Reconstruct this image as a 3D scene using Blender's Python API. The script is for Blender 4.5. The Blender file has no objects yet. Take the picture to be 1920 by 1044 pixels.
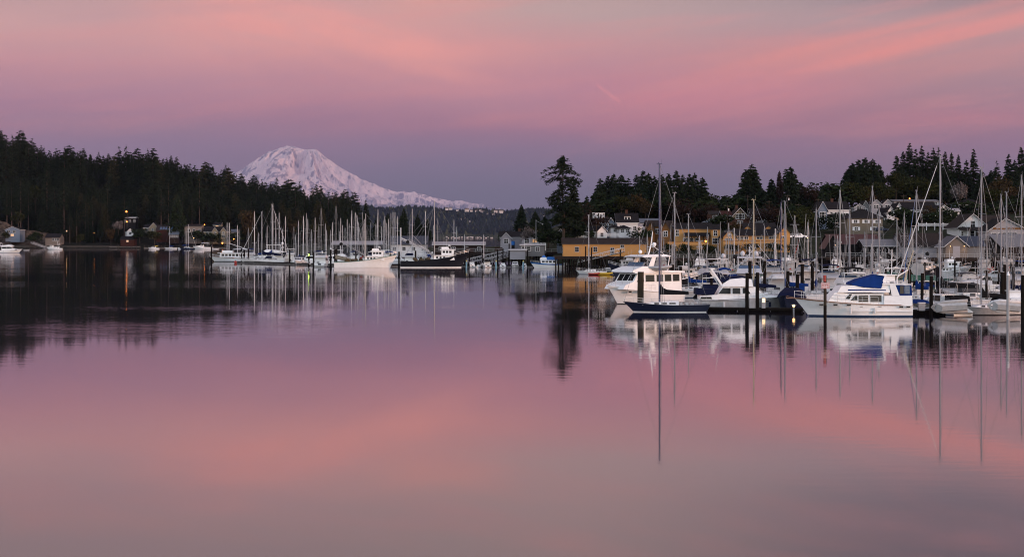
import bpy, math, random
from mathutils import Vector, Matrix, noise
SC = bpy.context.scene
COL = SC.collection
R = math.radians
HZ, F, CAMZ = 443.0, 3150.0, 9.0     # horizon row, focal length in photo pixels, eye height above the water
# ------------------------------------------------------------------ camera
cam_data = bpy.data.cameras.new('camera')
cam = bpy.data.objects.new('camera', cam_data); COL.objects.link(cam)
cam.location = (0, 0, CAMZ); cam.rotation_euler = (R(90), 0, 0)
cam_data.sensor_width = 36; cam_data.lens = F/1920*36
cam_data.shift_y = -(522-HZ)/1920
cam_data.clip_start = 1; cam_data.clip_end = 140000
SC.camera = cam
# ------------------------------------------------------------------ colour management and sampling
SC.view_settings.view_transform = 'Standard'; SC.view_settings.look = 'None'
SC.view_settings.exposure = 0; SC.view_settings.gamma = 1
SC.render.engine = 'CYCLES'
SC.cycles.use_denoising = True; SC.cycles.filter_width = 1.05
SC.cycles.max_bounces = 6; SC.cycles.diffuse_bounces = 2; SC.cycles.glossy_bounces = 3
SC.cycles.transmission_bounces = 4; SC.cycles.volume_bounces = 0; SC.cycles.transparent_max_bounces = 8
SC.cycles.caustics_reflective = False; SC.cycles.caustics_refractive = False
SC.cycles.sample_clamp_indirect = 4

def s2l(c):
    return tuple((x/255/12.92 if x/255 <= .04045 else ((x/255+.055)/1.055)**2.4) for x in c)
# ------------------------------------------------------------------ sky: dusk gradient with lit cloud bands
SUN_EL, SUN_AZ = 5.0, 122.0     # low afterglow behind the camera, to the right (azimuth clockwise from +Y)
world = bpy.data.worlds.new("World"); SC.world = world; world.use_nodes = True
N = world.node_tree.nodes; L = world.node_tree.links; N.clear()
def nd(t, **k):
    n = N.new(t)
    for a, b in k.items(): setattr(n, a, b)
    return n
def M_(op, a, b=None, clamp=False):
    n = nd('ShaderNodeMath', operation=op, use_clamp=clamp)
    for i, v in enumerate((a, b)):
        if v is None: continue
        if isinstance(v, (int, float)): n.inputs[i].default_value = v
        else: L.new(v, n.inputs[i])
    return n.outputs[0]
def ramp(fac, stops, interp='LINEAR'):
    n = nd('ShaderNodeValToRGB'); cr = n.color_ramp; cr.interpolation = interp
    while len(cr.elements) < len(stops): cr.elements.new(.5)
    for e, (p, c) in zip(cr.elements, stops):
        e.position = p; e.color = (*s2l(c), 1)
    L.new(fac, n.inputs[0]); return n.outputs[0]
def mix(f, a, b, bt='MIX'):
    n = nd('ShaderNodeMix', data_type='RGBA', blend_type=bt)
    for s, v in ((0, f), (6, a), (7, b)):
        if isinstance(v, (int, float)): n.inputs[s].default_value = v
        elif isinstance(v, tuple): n.inputs[s].default_value = (*s2l(v), 1)
        else: L.new(v, n.inputs[s])
    return n.outputs[2]
def smooth(v, a, b):
    n = nd('ShaderNodeMapRange', interpolation_type='SMOOTHSTEP')
    L.new(v, n.inputs[0]); n.inputs[1].default_value = a; n.inputs[2].default_value = b
    return n.outputs[0]
tc = nd('ShaderNodeTexCoord'); sp = nd('ShaderNodeSeparateXYZ'); L.new(tc.outputs['Generated'], sp.inputs[0])
X, Y, Z = sp.outputs
ysafe = M_('MAXIMUM', Y, .02)
u = M_('DIVIDE', X, ysafe); v = M_('DIVIDE', Z, ysafe)
# slow warping so that no band is straight
cmb = nd('ShaderNodeCombineXYZ'); L.new(M_('MULTIPLY', u, 5.0), cmb.inputs[0]); L.new(M_('MULTIPLY', v, 22.0), cmb.inputs[1])
wn = nd('ShaderNodeTexNoise'); L.new(cmb.outputs[0], wn.inputs['Vector']); wn.inputs['Scale'].default_value = 1.0; wn.inputs['Detail'].default_value = 3
warp = M_('MULTIPLY', M_('SUBTRACT', wn.outputs[0], .5), .022)
vw = M_('ADD', v, warp)
VS = 0.22
def vp(y): return max(0.0, (HZ-y)/F/VS)
vf = M_('DIVIDE', vw, VS, True)
left = ramp(vf, [(0,(118,110,134)),(vp(340),(130,115,146)),(vp(265),(148,120,152)),(vp(190),(172,128,154)),(vp(110),(202,148,158)),(vp(40),(208,162,164)),(vp(-60),(176,152,158)),(1,(158,144,148))])
mid = ramp(vf, [(0,(98,99,122)),(vp(370),(108,106,131)),(vp(310),(124,110,141)),(vp(240),(157,115,145)),(vp(165),(190,134,154)),(vp(90),(202,150,156)),(vp(20),(190,162,163)),(1,(156,144,148))])
rgt = ramp(vf, [(0,(108,102,122)),(vp(345),(128,108,134)),(vp(275),(152,110,136)),(vp(190),(168,128,142)),(vp(120),(174,138,146)),(vp(40),(168,150,158)),(vp(-60),(128,120,130)),(1,(112,106,116))])
base = mix(smooth(u, -.22, .02), left, mid); base = mix(smooth(u, .02, .26), base, rgt)
# streaks
def streak(su, sv, slope, lo, hi, seed):
    c = nd('ShaderNodeCombineXYZ')
    L.new(M_('MULTIPLY', u, su), c.inputs[0]); L.new(M_('MULTIPLY', M_('SUBTRACT', v, M_('MULTIPLY', u, slope)), sv), c.inputs[1]); c.inputs[2].default_value = seed
    t = nd('ShaderNodeTexNoise'); L.new(c.outputs[0], t.inputs['Vector']); t.inputs['Scale'].default_value = 1.0
    t.inputs['Detail'].default_value = 5; t.inputs['Roughness'].default_value = .55; t.inputs['Distortion'].default_value = .35
    return smooth(t.outputs[0], lo, hi)
def band(u0, v0, slope, wid):           # lens shaped band round the line v = v0 + slope*(u-u0)
    d = M_('SUBTRACT', vw, M_('ADD', M_('MULTIPLY', M_('SUBTRACT', u, u0), slope), v0))
    q = M_('DIVIDE', d, wid); return M_('POWER', 2.718, M_('MULTIPLY', M_('MULTIPLY', q, q), -1.0))
UP = lambda x: (x-960)/F
VP = lambda y: (HZ-y)/F
hf = smooth(v, .03, .075)
# long salmon band climbing to the right
b1 = M_('MULTIPLY', band(UP(1500), VP(128), .225, .019), smooth(u, UP(1000), UP(1550)))
b1 = M_('MULTIPLY', b1, M_('ADD', M_('MULTIPLY', streak(4.5, 75, .24, .32, .68, 3.1), .72), .28))
base = mix(M_('MULTIPLY', b1, .95), base, (234,148,140))
b3 = M_('MULTIPLY', band(UP(1300), VP(185), .06, .014), M_('MULTIPLY', smooth(u, UP(950), UP(1250)), smooth(u, UP(1800), UP(1400))))
base = mix(M_('MULTIPLY', b3, .55), base, (212,132,148))
b5 = M_('MULTIPLY', band(UP(1750), VP(232), .05, .006), smooth(u, UP(1350), UP(1800)))
base = mix(M_('MULTIPLY', b5, M_('MULTIPLY', streak(6, 80, .05, .3, .7, 1.7), .6)), base, (192,122,140))
# broad pink veil left of centre
b2 = M_('MULTIPLY', band(UP(640), VP(62), -.16, .026), M_('MULTIPLY', smooth(u, UP(150), UP(520)), smooth(u, UP(1120), UP(780))))
b2 = M_('MULTIPLY', b2, M_('ADD', M_('MULTIPLY', streak(9, 34, -.15, .36, .6, 7.7), .55), .45))
base = mix(M_('MULTIPLY', b2, .95), base, (238,162,156))
b4 = M_('MULTIPLY', band(UP(820), VP(8), .1, .010), M_('MULTIPLY', smooth(u, UP(650), UP(800)), smooth(u, UP(1000), UP(860))))
base = mix(M_('MULTIPLY', b4, .5), base, (226,160,152))
# fine streaks everywhere in the cloud deck
st = M_('MULTIPLY', streak(6, 70, .09, .45, .8, 0.4), hf)
base = mix(M_('MULTIPLY', st, .38), base, (222,148,150))
st3 = M_('MULTIPLY', streak(11, 120, .16, .48, .72, 9.4), M_('MULTIPLY', hf, smooth(u, UP(300), UP(1300))))
base = mix(M_('MULTIPLY', st3, .22), base, (226,150,150))
st2 = M_('MULTIPLY', streak(4, 40, .05, .5, .85, 5.4), hf)
base = mix(M_('MULTIPLY', st2, .35), base, (166,140,158))
ct = M_('MULTIPLY', band(UP(1143), VP(180), -.62, .0011), M_('MULTIPLY', smooth(u, UP(1112), UP(1125)), smooth(u, UP(1168), UP(1158))))
base = mix(M_('MULTIPLY', ct, .55), base, (228,150,158))
cc = nd('ShaderNodeValToRGB'); cr_ = cc.color_ramp
while len(cr_.elements) < 5: cr_.elements.new(.5)
for e_, (p_, c_) in zip(cr_.elements, ((0,(.86,.86,.70)),(.12,(.92,.90,.71)),(.30,(1.32,1.05,.82)),(.39,(1.25,1.12,.93)),(.6,(1.22,1.15,1.0)))):
    e_.position = p_; e_.color = (c_[0]/1.4, c_[1]/1.4, c_[2]/1.4, 1)
L.new(vf, cc.inputs[0])
cm = nd('ShaderNodeMix', data_type='RGBA', blend_type='MULTIPLY'); cm.inputs[0].default_value = 1; L.new(base, cm.inputs[6]); L.new(cc.outputs[0], cm.inputs[7])
cm2 = nd('ShaderNodeMix', data_type='RGBA', blend_type='MULTIPLY'); cm2.inputs[0].default_value = 1; L.new(cm.outputs[2], cm2.inputs[6]); cm2.inputs[7].default_value = (1.4, 1.4, 1.4, 1)
base = cm2.outputs[2]
# the sky behind the camera is far brighter: clear western afterglow; Nishita supplies it
sky = nd('ShaderNodeTexSky'); sky.sky_type = 'NISHITA'; sky.sun_disc = False
sky.sun_elevation = R(SUN_EL); sky.sun_rotation = R(SUN_AZ); sky.altitude = 10
skym = nd('ShaderNodeMix', data_type='RGBA', blend_type='MULTIPLY'); skym.inputs[0].default_value = 1
L.new(sky.outputs[0], skym.inputs[6]); skym.inputs[7].default_value = (.10, .10, .10, 1)
west = ramp(smooth(Z, -.05, .9), [(0,(240,236,236)),(.35,(228,234,246)),(1,(150,152,180))])
wb = nd('ShaderNodeMix', data_type='RGBA', blend_type='MULTIPLY'); wb.inputs[0].default_value = 1
L.new(west, wb.inputs[6]); wb.inputs[7].default_value = (1.54, 1.58, 1.62, 1)
wadd = nd('ShaderNodeMix', data_type='RGBA', blend_type='ADD'); wadd.inputs[0].default_value = 1
L.new(skym.outputs[2], wadd.inputs[6]); L.new(wb.outputs[2], wadd.inputs[7])
back = mix(smooth(Y, .45, -.35), base, wadd.outputs[2])
bg = nd('ShaderNodeBackground'); L.new(back, bg.inputs[0]); bg.inputs[1].default_value = 1.0
wo = nd('ShaderNodeOutputWorld'); L.new(bg.outputs[0], wo.inputs[0])
# ------------------------------------------------------------------ sun: last soft warm light from the west
sd = bpy.data.lights.new('sun', 'SUN'); sd.energy = 1.6; sd.angle = R(9); sd.color = (1.0, .53, .40)
sun = bpy.data.objects.new('sun', sd); COL.objects.link(sun)
az = R(SUN_AZ); el = R(SUN_EL)
sv = Vector((math.sin(az)*math.cos(el), math.cos(az)*math.cos(el), math.sin(el)))
sun.rotation_euler = sv.to_track_quat('Z', 'Y').to_euler()
# ------------------------------------------------------------------ helpers
def P(px, py, D): return Vector(((px-960)/F*D, D, CAMZ-(py-HZ)/F*D))
def XW(px, D): return (px-960)/F*D
def ZW(py, D): return CAMZ-(py-HZ)/F*D
def DW(py): return CAMZ*F/(py-HZ)
MATS = {}
def mat(name, col, rough=.5, var=.12, scale=3.0, metal=0.0, emit=None, es=0, spec=.5, stretch=None, kind='noise', col2=None, lo=.4, hi=.6):
    if name in MATS: return MATS[name]
    m = bpy.data.materials.new(name); m.use_nodes = True
    nt = m.node_tree; b = nt.nodes['Principled BSDF']
    b.inputs['Roughness'].default_value = rough; b.inputs['Metallic'].default_value = metal
    b.inputs['Specular IOR Level'].default_value = min(spec, .08) if rough >= .75 else spec
    t = nt.nodes.new('ShaderNodeTexCoord'); mp = nt.nodes.new('ShaderNodeMapping'); nt.links.new(t.outputs['Object'], mp.inputs[0])
    if stretch: mp.inputs['Scale'].default_value = stretch
    n = nt.nodes.new('ShaderNodeTexNoise' if kind == 'noise' else 'ShaderNodeTexWave'); n.inputs['Scale'].default_value = scale; n.inputs['Detail'].default_value = 5
    nt.links.new(mp.outputs[0], n.inputs['Vector'])
    r = nt.nodes.new('ShaderNodeValToRGB'); r.color_ramp.elements[0].position = lo if col2 else .25; r.color_ramp.elements[1].position = hi if col2 else .75
    c1 = tuple(max(0, c*(1-var)) for c in col); c2 = tuple(min(1, c*(1+var)) for c in col)
    if col2: c1, c2 = col, col2
    r.color_ramp.elements[0].color = (*c1, 1); r.color_ramp.elements[1].color = (*c2, 1)
    nt.links.new(n.outputs[0], r.inputs[0]); nt.links.new(r.outputs[0], b.inputs['Base Color'])
    if emit: b.inputs['Emission Color'].default_value = (*emit, 1); b.inputs['Emission Strength'].default_value = es
    MATS[name] = m; return m

class MB:
    def __init__(s): s.v = []; s.f = []; s.m = []
    def add(s, vs, fs, mi=0):
        o = len(s.v); s.v += [tuple(a) for a in vs]; s.f += [tuple(i+o for i in f) for f in fs]; s.m += [mi]*len(fs)
    def box(s, x0, x1, y0, y1, z0, z1, mi=0):
        s.add([(x0,y0,z0),(x1,y0,z0),(x1,y1,z0),(x0,y1,z0),(x0,y0,z1),(x1,y0,z1),(x1,y1,z1),(x0,y1,z1)],
              [(0,3,2,1),(4,5,6,7),(0,1,5,4),(1,2,6,5),(2,3,7,6),(3,0,4,7)], mi)
    def tube(s, pts, r, n=6, mi=0, r1=None):
        pts = [Vector(p) for p in pts]; k = len(pts); rings = []
        for i, p in enumerate(pts):
            d = (pts[min(i+1, k-1)]-pts[max(i-1, 0)]).normalized()
            a = d.orthogonal().normalized(); b = d.cross(a)
            if i and rings:
                pa = (Vector(rings[-1][0])-pts[i-1]); pa = (pa-d*pa.dot(d))
                if pa.length > 1e-6: a = pa.normalized(); b = d.cross(a)
            rr = r if r1 is None else r+(r1-r)*i/(k-1)
            rings.append([p+a*math.cos(2*math.pi*j/n)*rr+b*math.sin(2*math.pi*j/n)*rr for j in range(n)])
        vs = [q for g in rings for q in g]; fs = []
        for i in range(k-1):
            for j in range(n):
                fs.append((i*n+j, i*n+(j+1)%n, (i+1)*n+(j+1)%n, (i+1)*n+j))
        fs.append(tuple(range(n-1, -1, -1))); fs.append(tuple((k-1)*n+j for j in range(n)))
        s.add(vs, fs, mi)
    def ball(s, c, r, mi=0, n=8, sz=1):
        c = Vector(c); vs = [c+Vector((0,0,-r*sz))]; h = n//2
        for i in range(1, h):
            t = math.pi*i/h
            for j in range(n): vs.append(c+Vector((r*math.sin(t)*math.cos(2*math.pi*j/n), r*math.sin(t)*math.sin(2*math.pi*j/n), -r*sz*math.cos(t))))
        vs.append(c+Vector((0,0,r*sz))); fs = [(0, 1+(j+1)%n, 1+j) for j in range(n)]
        for i in range(h-2):
            for j in range(n): a = 1+i*n; fs.append((a+j, a+(j+1)%n, a+n+(j+1)%n, a+n+j))
        a = 1+(h-2)*n; fs += [(a+j, a+(j+1)%n, len(vs)-1) for j in range(n)]
        s.add(vs, fs, mi)
    def prism(s, prof, w0, w1=None, mi=0, yc=0, zlo=None, zhi=None):
        """side profile [(x,z)...] extruded across y; half width w0 at its foot, w1 at its top"""
        if w1 is None: w1 = w0
        zs = [p[1] for p in prof]; lo = min(zs) if zlo is None else zlo; hi = max(zs) if zhi is None else zhi
        W = lambda z: w0+(w1-w0)*((z-lo)/max(hi-lo, 1e-6))
        n = len(prof)
        vs = [(x, yc-W(z), z) for x, z in prof]+[(x, yc+W(z), z) for x, z in prof]
        fs = [tuple(range(n)), tuple(range(2*n-1, n-1, -1))]+[(i, i+n, (i+1)%n+n, (i+1)%n) for i in range(n)]
        s.add(vs, fs, mi)
    def prismy(s, prof, y0, y1, mi=0):
        n = len(prof); vs = [(x, y0, z) for x, z in prof]+[(x, y1, z) for x, z in prof]
        s.add(vs, [tuple(range(n)), tuple(range(2*n-1, n-1, -1))]+[(i, i+n, (i+1)%n+n, (i+1)%n) for i in range(n)], mi)
    def mesh(s, name, mats, smooth=False):
        me = bpy.data.meshes.new(name); me.from_pydata(s.v, [], s.f)
        for m in mats: me.materials.append(m)
        me.polygons.foreach_set('material_index', s.m)
        if smooth: me.polygons.foreach_set('use_smooth', [True]*len(s.f))
        me.update(); return me
    def build(s, name, mats, parent=None, smooth=False, loc=None):
        if not isinstance(mats, (list, tuple)): mats = [mats]
        return link(name, s.mesh(name, mats, smooth), parent, loc)
def link(name, me, parent=None, loc=None):
    o = bpy.data.objects.new(name, me); COL.objects.link(o)
    if parent: o.parent = parent
    if loc is not None: o.location = loc
    return o
def tag(o, label=None, cat=None, group=None, kind=None):
    if label: o['label'] = label
    if cat: o['category'] = cat
    if group: o['group'] = group
    if kind: o['kind'] = kind
    return o
def thing(name, label, cat, loc=(0,0,0), rz=0, group=None, sc=1):
    o = bpy.data.objects.new(name, None); COL.objects.link(o); o.location = loc; o.rotation_euler = (0,0,rz); o.scale = (sc,)*3
    o.empty_display_size = .5
    return tag(o, label, cat, group)
def dup(root, loc, rz=0, sc=1, label=None, group=None):
    r = root.copy(); COL.objects.link(r); r.location = loc; r.rotation_euler = (0,0,rz); r.scale = sc if isinstance(sc, tuple) else (sc,)*3
    if label: r['label'] = label
    if group: r['group'] = group
    for ch in list(root.children):
        c = ch.copy(); COL.objects.link(c); c.parent = r
        for g in list(ch.children):
            d = g.copy(); COL.objects.link(d); d.parent = c
    return r
def lerp(a, pts):
    if a <= pts[0][0]: return pts[0][1]
    for (x0, y0), (x1, y1) in zip(pts, pts[1:]):
        if a <= x1: return y0+(y1-y0)*(a-x0)/(x1-x0)
    return pts[-1][1]
def nz(x, y, z=0): return noise.noise(Vector((x, y, z)))
def fbm(x, y, z=0, o=4):
    s = 0; a = 1; t = 0
    for i in range(o): s += a*noise.noise(Vector((x, y, z+i*7.3))); t += a; a *= .5; x *= 2.03; y *= 2.03
    return s/t
# ------------------------------------------------------------------ water
def water():
    m = bpy.data.materials.new('harbour_water'); m.use_nodes = True; nt = m.node_tree; n = nt.nodes; l = nt.links; n.clear()
    out = n.new('ShaderNodeOutputMaterial'); mx = n.new('ShaderNodeMixShader')
    gl = n.new('ShaderNodeBsdfGlossy'); gl.inputs['Roughness'].default_value = .036; gl.inputs['Color'].default_value = (.97,.93,.94,1)
    df = n.new('ShaderNodeBsdfDiffuse'); df.inputs['Color'].default_value = (.012,.013,.02,1)
    fr = n.new('ShaderNodeFresnel'); fr.inputs['IOR'].default_value = 1.45
    mr = n.new('ShaderNodeMapRange'); mr.inputs[3].default_value = .39; mr.inputs[4].default_value = .94
    t = n.new('ShaderNodeTexCoord'); mp = n.new('ShaderNodeMapping'); mp.inputs['Scale'].default_value = (.35, 1.1, 1)
    l.new(t.outputs['Object'], mp.inputs[0])
    a = n.new('ShaderNodeTexNoise'); a.inputs['Scale'].default_value = .9; a.inputs['Detail'].default_value = 3; l.new(mp.outputs[0], a.inputs['Vector'])
    # breeze patches modulate the ripple
    b = n.new('ShaderNodeTexNoise'); b.inputs['Scale'].default_value = .02; b.inputs['Detail'].default_value = 4; l.new(mp.outputs[0], b.inputs['Vector'])
    q = n.new('ShaderNodeMapRange'); l.new(b.outputs[0], q.inputs[0]); q.inputs[1].default_value = .42; q.inputs[2].default_value = .62; q.inputs[3].default_value = .12; q.inputs[4].default_value = 1
    bp = n.new('ShaderNodeBump'); bp.inputs['Distance'].default_value = .03
    ml = n.new('ShaderNodeMath'); ml.operation = 'MULTIPLY'; l.new(q.outputs[0], ml.inputs[0]); ml.inputs[1].default_value = 1.0
    spy = n.new('ShaderNodeSeparateXYZ'); l.new(t.outputs['Object'], spy.inputs[0]); zy = n.new('ShaderNodeMapRange'); zy.interpolation_type = 'SMOOTHSTEP'; l.new(spy.outputs[1], zy.inputs[0]); zy.inputs[1].default_value = 55; zy.inputs[2].default_value = 190; zy.inputs[3].default_value = .07; zy.inputs[4].default_value = .6
    l.new(zy.outputs[0], ml.inputs[1])
    l.new(ml.outputs[0], bp.inputs['Strength']); l.new(a.outputs[0], bp.inputs['Height'])
    l.new(bp.outputs[0], gl.inputs['Normal'])
    l.new(fr.outputs[0], mr.inputs[0]); l.new(mr.outputs[0], mx.inputs[0]); l.new(df.outputs[0], mx.inputs[1]); l.new(gl.outputs[0], mx.inputs[2])
    l.new(mx.outputs[0], out.inputs[0])
    b_ = MB(); b_.add([(-30000,-300,0),(30000,-300,0),(30000,72000,0),(-30000,72000,0)], [(0,1,2,3)])
    tag(b_.build('water', m), kind='structure')
water()
# ------------------------------------------------------------------ mountain
def mountain():
    KM = 2.2; D0 = 30000.0; sil = [(330,354),(400,340),(440,329),(460,318),(478,302),(494,291),(503,285),(516,281),(527,276.5),(536,274),(548,274.5),(558,277.5),(570,281),(582,280),(592,279.5),(599,284),(608,293),(622,303),(640,315),(680,337),(720,353),(745,361),(780,363),(810,371),(850,379.5),(880,386),(910,393),(940,399),(1000,408),(1100,416),(1250,424)]
    nx, ny = 560, 170; vs = []; rock = []; cx = XW(566, D0)
    for j in range(ny+1):
        w = j/ny                          # 0 foot (near) .. 1 crest
        for i in range(nx+1):
            px = 330+(1250-330)*i/nx
            jag = 1.6*nz(px*.11, 5)+.9*nz(px*.33, 8)
            top = ZW(lerp(px, sil)+jag, D0); x = XW(px, D0); y = D0-4200+4200*w
            ang = math.atan2(x-cx, 4700-4200*w); rr = math.hypot(x-cx, D0-y)/1500
            g = fbm(ang*4, rr*1.3, 3, 5)
            big = 1-abs(fbm(ang*3.2+g*.5, rr*.7, 2, 3))*2.4           # main cleavers
            rdg = 1-abs(fbm(ang*10+g*1.2, rr*1.5, 9, 4))*2
            fl = fbm(x/260, y/260, 1, 4)
            h = top*(w**.86)*(1-.10*(1-w))
            fade = min(1, (1-w)*7)*min(1, w*5+.2)
            z = h+fade*((big-.5)*250*(.3+.7*w)+(rdg-.62)*110*(.35+.65*w)+g*70+fl*14)+(1-fade)*fl*9
            vs.append((x*KM, y*KM, (max(z, 0)-CAMZ)*KM+CAMZ-9*(w==0)))
            r_ = .55*big+.45*rdg+.9*fbm(ang*26, rr*5, 4, 3)+.55*fbm(x/90, y/120, 6, 3)-.25*abs(w-.55)-.12
            rock.append(max(0, min(1, (r_-.58)/.22)))
    fs = [(j*(nx+1)+i, j*(nx+1)+i+1, (j+1)*(nx+1)+i+1, (j+1)*(nx+1)+i) for j in range(ny) for i in range(nx)]
    m = bpy.data.materials.new('alpenglow_snow_and_rock'); m.use_nodes = True; nt = m.node_tree; n = nt.nodes; l = nt.links
    b = n['Principled BSDF']; b.inputs['Roughness'].default_value = .8; b.inputs['Specular IOR Level'].default_value = .1
    t = n.new('ShaderNodeTexCoord'); mp = n.new('ShaderNodeMapping'); l.new(t.outputs['Object'], mp.inputs[0]); mp.inputs['Scale'].default_value = (.016/KM, .004/KM, .007/KM)
    mp.inputs['Rotation'].default_value = (0, R(38), 0)
    a = n.new('ShaderNodeTexNoise'); a.inputs['Scale'].default_value = 1; a.inputs['Detail'].default_value = 9; a.inputs['Roughness'].default_value = .68; l.new(mp.outputs[0], a.inputs['Vector'])
    g = n.new('ShaderNodeNewGeometry'); sx = n.new('ShaderNodeSeparateXYZ'); l.new(g.outputs['Normal'], sx.inputs[0])
    ad = n.new('ShaderNodeMath'); ad.operation = 'MULTIPLY_ADD'; l.new(sx.outputs[2], ad.inputs[0]); ad.inputs[1].default_value = -.16; l.new(a.outputs[0], ad.inputs[2])
    at_ = n.new('ShaderNodeAttribute'); at_.attribute_name = 'bare_rock'
    mu = n.new('ShaderNodeMath'); mu.operation = 'MULTIPLY_ADD'; l.new(at_.outputs['Fac'], mu.inputs[0]); mu.inputs[1].default_value = .17; l.new(ad.outputs[0], mu.inputs[2])
    rp = n.new('ShaderNodeValToRGB'); rp.color_ramp.elements[0].position = .45; rp.color_ramp.elements[0].color = (.86,.65,.62,1)  # snow: pink of the alpenglow is put into its base colour
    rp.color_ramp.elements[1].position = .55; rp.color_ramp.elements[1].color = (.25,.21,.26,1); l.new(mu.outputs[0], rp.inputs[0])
    # bare dark forest and rock below the snow line, bluish haze painted in
    sp2 = n.new('ShaderNodeSeparateXYZ'); l.new(t.outputs['Object'], sp2.inputs[0])
    lw = n.new('ShaderNodeMath'); lw.operation = 'MULTIPLY_ADD'; l.new(a.outputs[0], lw.inputs[0]); lw.inputs[1].default_value = -620*KM; l.new(sp2.outputs[2], lw.inputs[2])
    sm = n.new('ShaderNodeMapRange'); sm.interpolation_type = 'SMOOTHSTEP'; l.new(lw.outputs[0], sm.inputs[0]); sm.inputs[1].default_value = 150*KM; sm.inputs[2].default_value = 330*KM
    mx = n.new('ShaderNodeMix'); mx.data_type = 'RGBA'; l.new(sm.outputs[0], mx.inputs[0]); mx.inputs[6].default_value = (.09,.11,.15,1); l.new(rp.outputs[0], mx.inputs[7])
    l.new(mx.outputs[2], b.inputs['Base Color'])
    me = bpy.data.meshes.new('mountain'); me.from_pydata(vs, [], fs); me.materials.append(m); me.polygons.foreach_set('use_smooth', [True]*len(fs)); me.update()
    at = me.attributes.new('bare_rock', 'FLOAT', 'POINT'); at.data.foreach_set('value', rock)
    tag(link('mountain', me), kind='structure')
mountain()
# ------------------------------------------------------------------ land
soil = mat('wooded_ground', (.010,.012,.008), .95, col2=(.024,.022,.015), scale=.15)
grassy = mat('bank_ground', (.014,.020,.009), .95, col2=(.030,.032,.018), scale=.25)
def land(name, pxs, ds, zf, m, step_px=12):
    xs = []; p = pxs[0]
    while p <= pxs[1]+.1: xs.append(p); p += step_px
    vs = []; nx = len(xs)
    for d in ds:
        for p in xs: vs.append((XW(p, d), d, zf(p, d)))
    fs = [(j*nx+i, j*nx+i+1, (j+1)*nx+i+1, (j+1)*nx+i) for j in range(len(ds)-1) for i in range(nx-1)]
    me = bpy.data.meshes.new(name); me.from_pydata(vs, [], fs); me.materials.append(m); me.polygons.foreach_set('use_smooth', [True]*len(fs)); me.update()
    return tag(link(name, me), kind='structure')
HILL = [(-200,70),(0,62),(60,56),(120,50),(240,52),(290,52),(340,44),(440,36),(480,28),(560,18),(640,8),(700,3),(760,1)]
def zleft(px, D):
    s = 1270+15*nz(px*.02, 2); t = D-s
    if t < 0: return max(-3, t*.12)
    a = 1.6*min(1, t/14)+min(1, max(0, t-14)/40)*2.5
    h = lerp(px, HILL); q = min(1, max(0, (t-45)/200)); q = q*q*(3-2*q)
    return a*min(1, h/12+.25)+h*q+1.5*fbm(px*.03, D*.02)*min(1, t/60)
land('hill', (-220,790), [1240,1255,1262,1268,1272,1276,1280,1286,1293,1300,1310,1325,1340,1360,1380,1400,1420,1445,1470,1500,1540,1600,1700], zleft, soil, 10)
def shoreR(px): return lerp(px, [(900,640),(960,590),(1010,520),(1040,500),(1200,486),(1500,462),(1700,446),(1950,440)])
def zright(px, D):
    t = D-shoreR(px)
    if t < 0: return max(-3, t*.15)
    k = lerp(px, [(900,.02),(960,.10),(1040,.75),(1120,1),(1500,1),(1650,1.08),(2000,1.1)])
    a = min(3.0, t*.45)
    s1 = lerp(px, [(900,.1),(1150,.15),(1250,.15),(1400,.13),(1550,.09),(2000,.10)]); s2 = lerp(px, [(1300,.03),(1400,.07),(1550,.085),(2000,.085)])
    h = a+min(52, max(0, t-8))*s1+min(90, max(0, t-60))*s2+max(0, t-150)*.03
    return h*k+.5*nz(px*.03, D*.03)*min(1, t/20)
land('ground', (890,2040), [430,438,444,450,456,462,468,474,480,486,492,498,505,512,520,530,540,550,560,575,590,605,620,640,660,680,700,730,760,800,860], zright, grassy, 10)
def zspit(px, D):
    c = lerp(px, [(560,1),(700,1),(900,.9),(980,1.2),(1100,1)])
    q = max(0, 1-abs((D-960)/90)); return -2+5*min(1, q*2)*c
land('spit', (560,1180), [860,875,890,905,920,960,1000,1015,1030,1045,1060], zspit, grassy, 14)
RID = [(560,402),(640,400),(690,388),(705,392),(735,393),(760,389),(790,390),(815,393),(835,396),(870,399),(900,395),(940,399),(980,396),(1010,394),(1060,399),(1120,402),(1250,404),(1500,400)]
def zfar(px, D):
    top = ZW(lerp(px, RID)+4, 8000); w = (D-7300)/700
    if w <= 0: return -3
    g = fbm(px*.02, D*.004, 5)
    return top*min(1, w)**.75*(1+.10*g*(1-min(1, w)))+(w > 0)*2
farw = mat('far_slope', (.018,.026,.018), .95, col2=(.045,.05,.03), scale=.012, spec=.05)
land('far_hills', (560,1500), [7290,7300,7330,7370,7420,7480,7550,7630,7720,7810,7900,8000,8200,8600], zfar, farw, 10)
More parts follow.
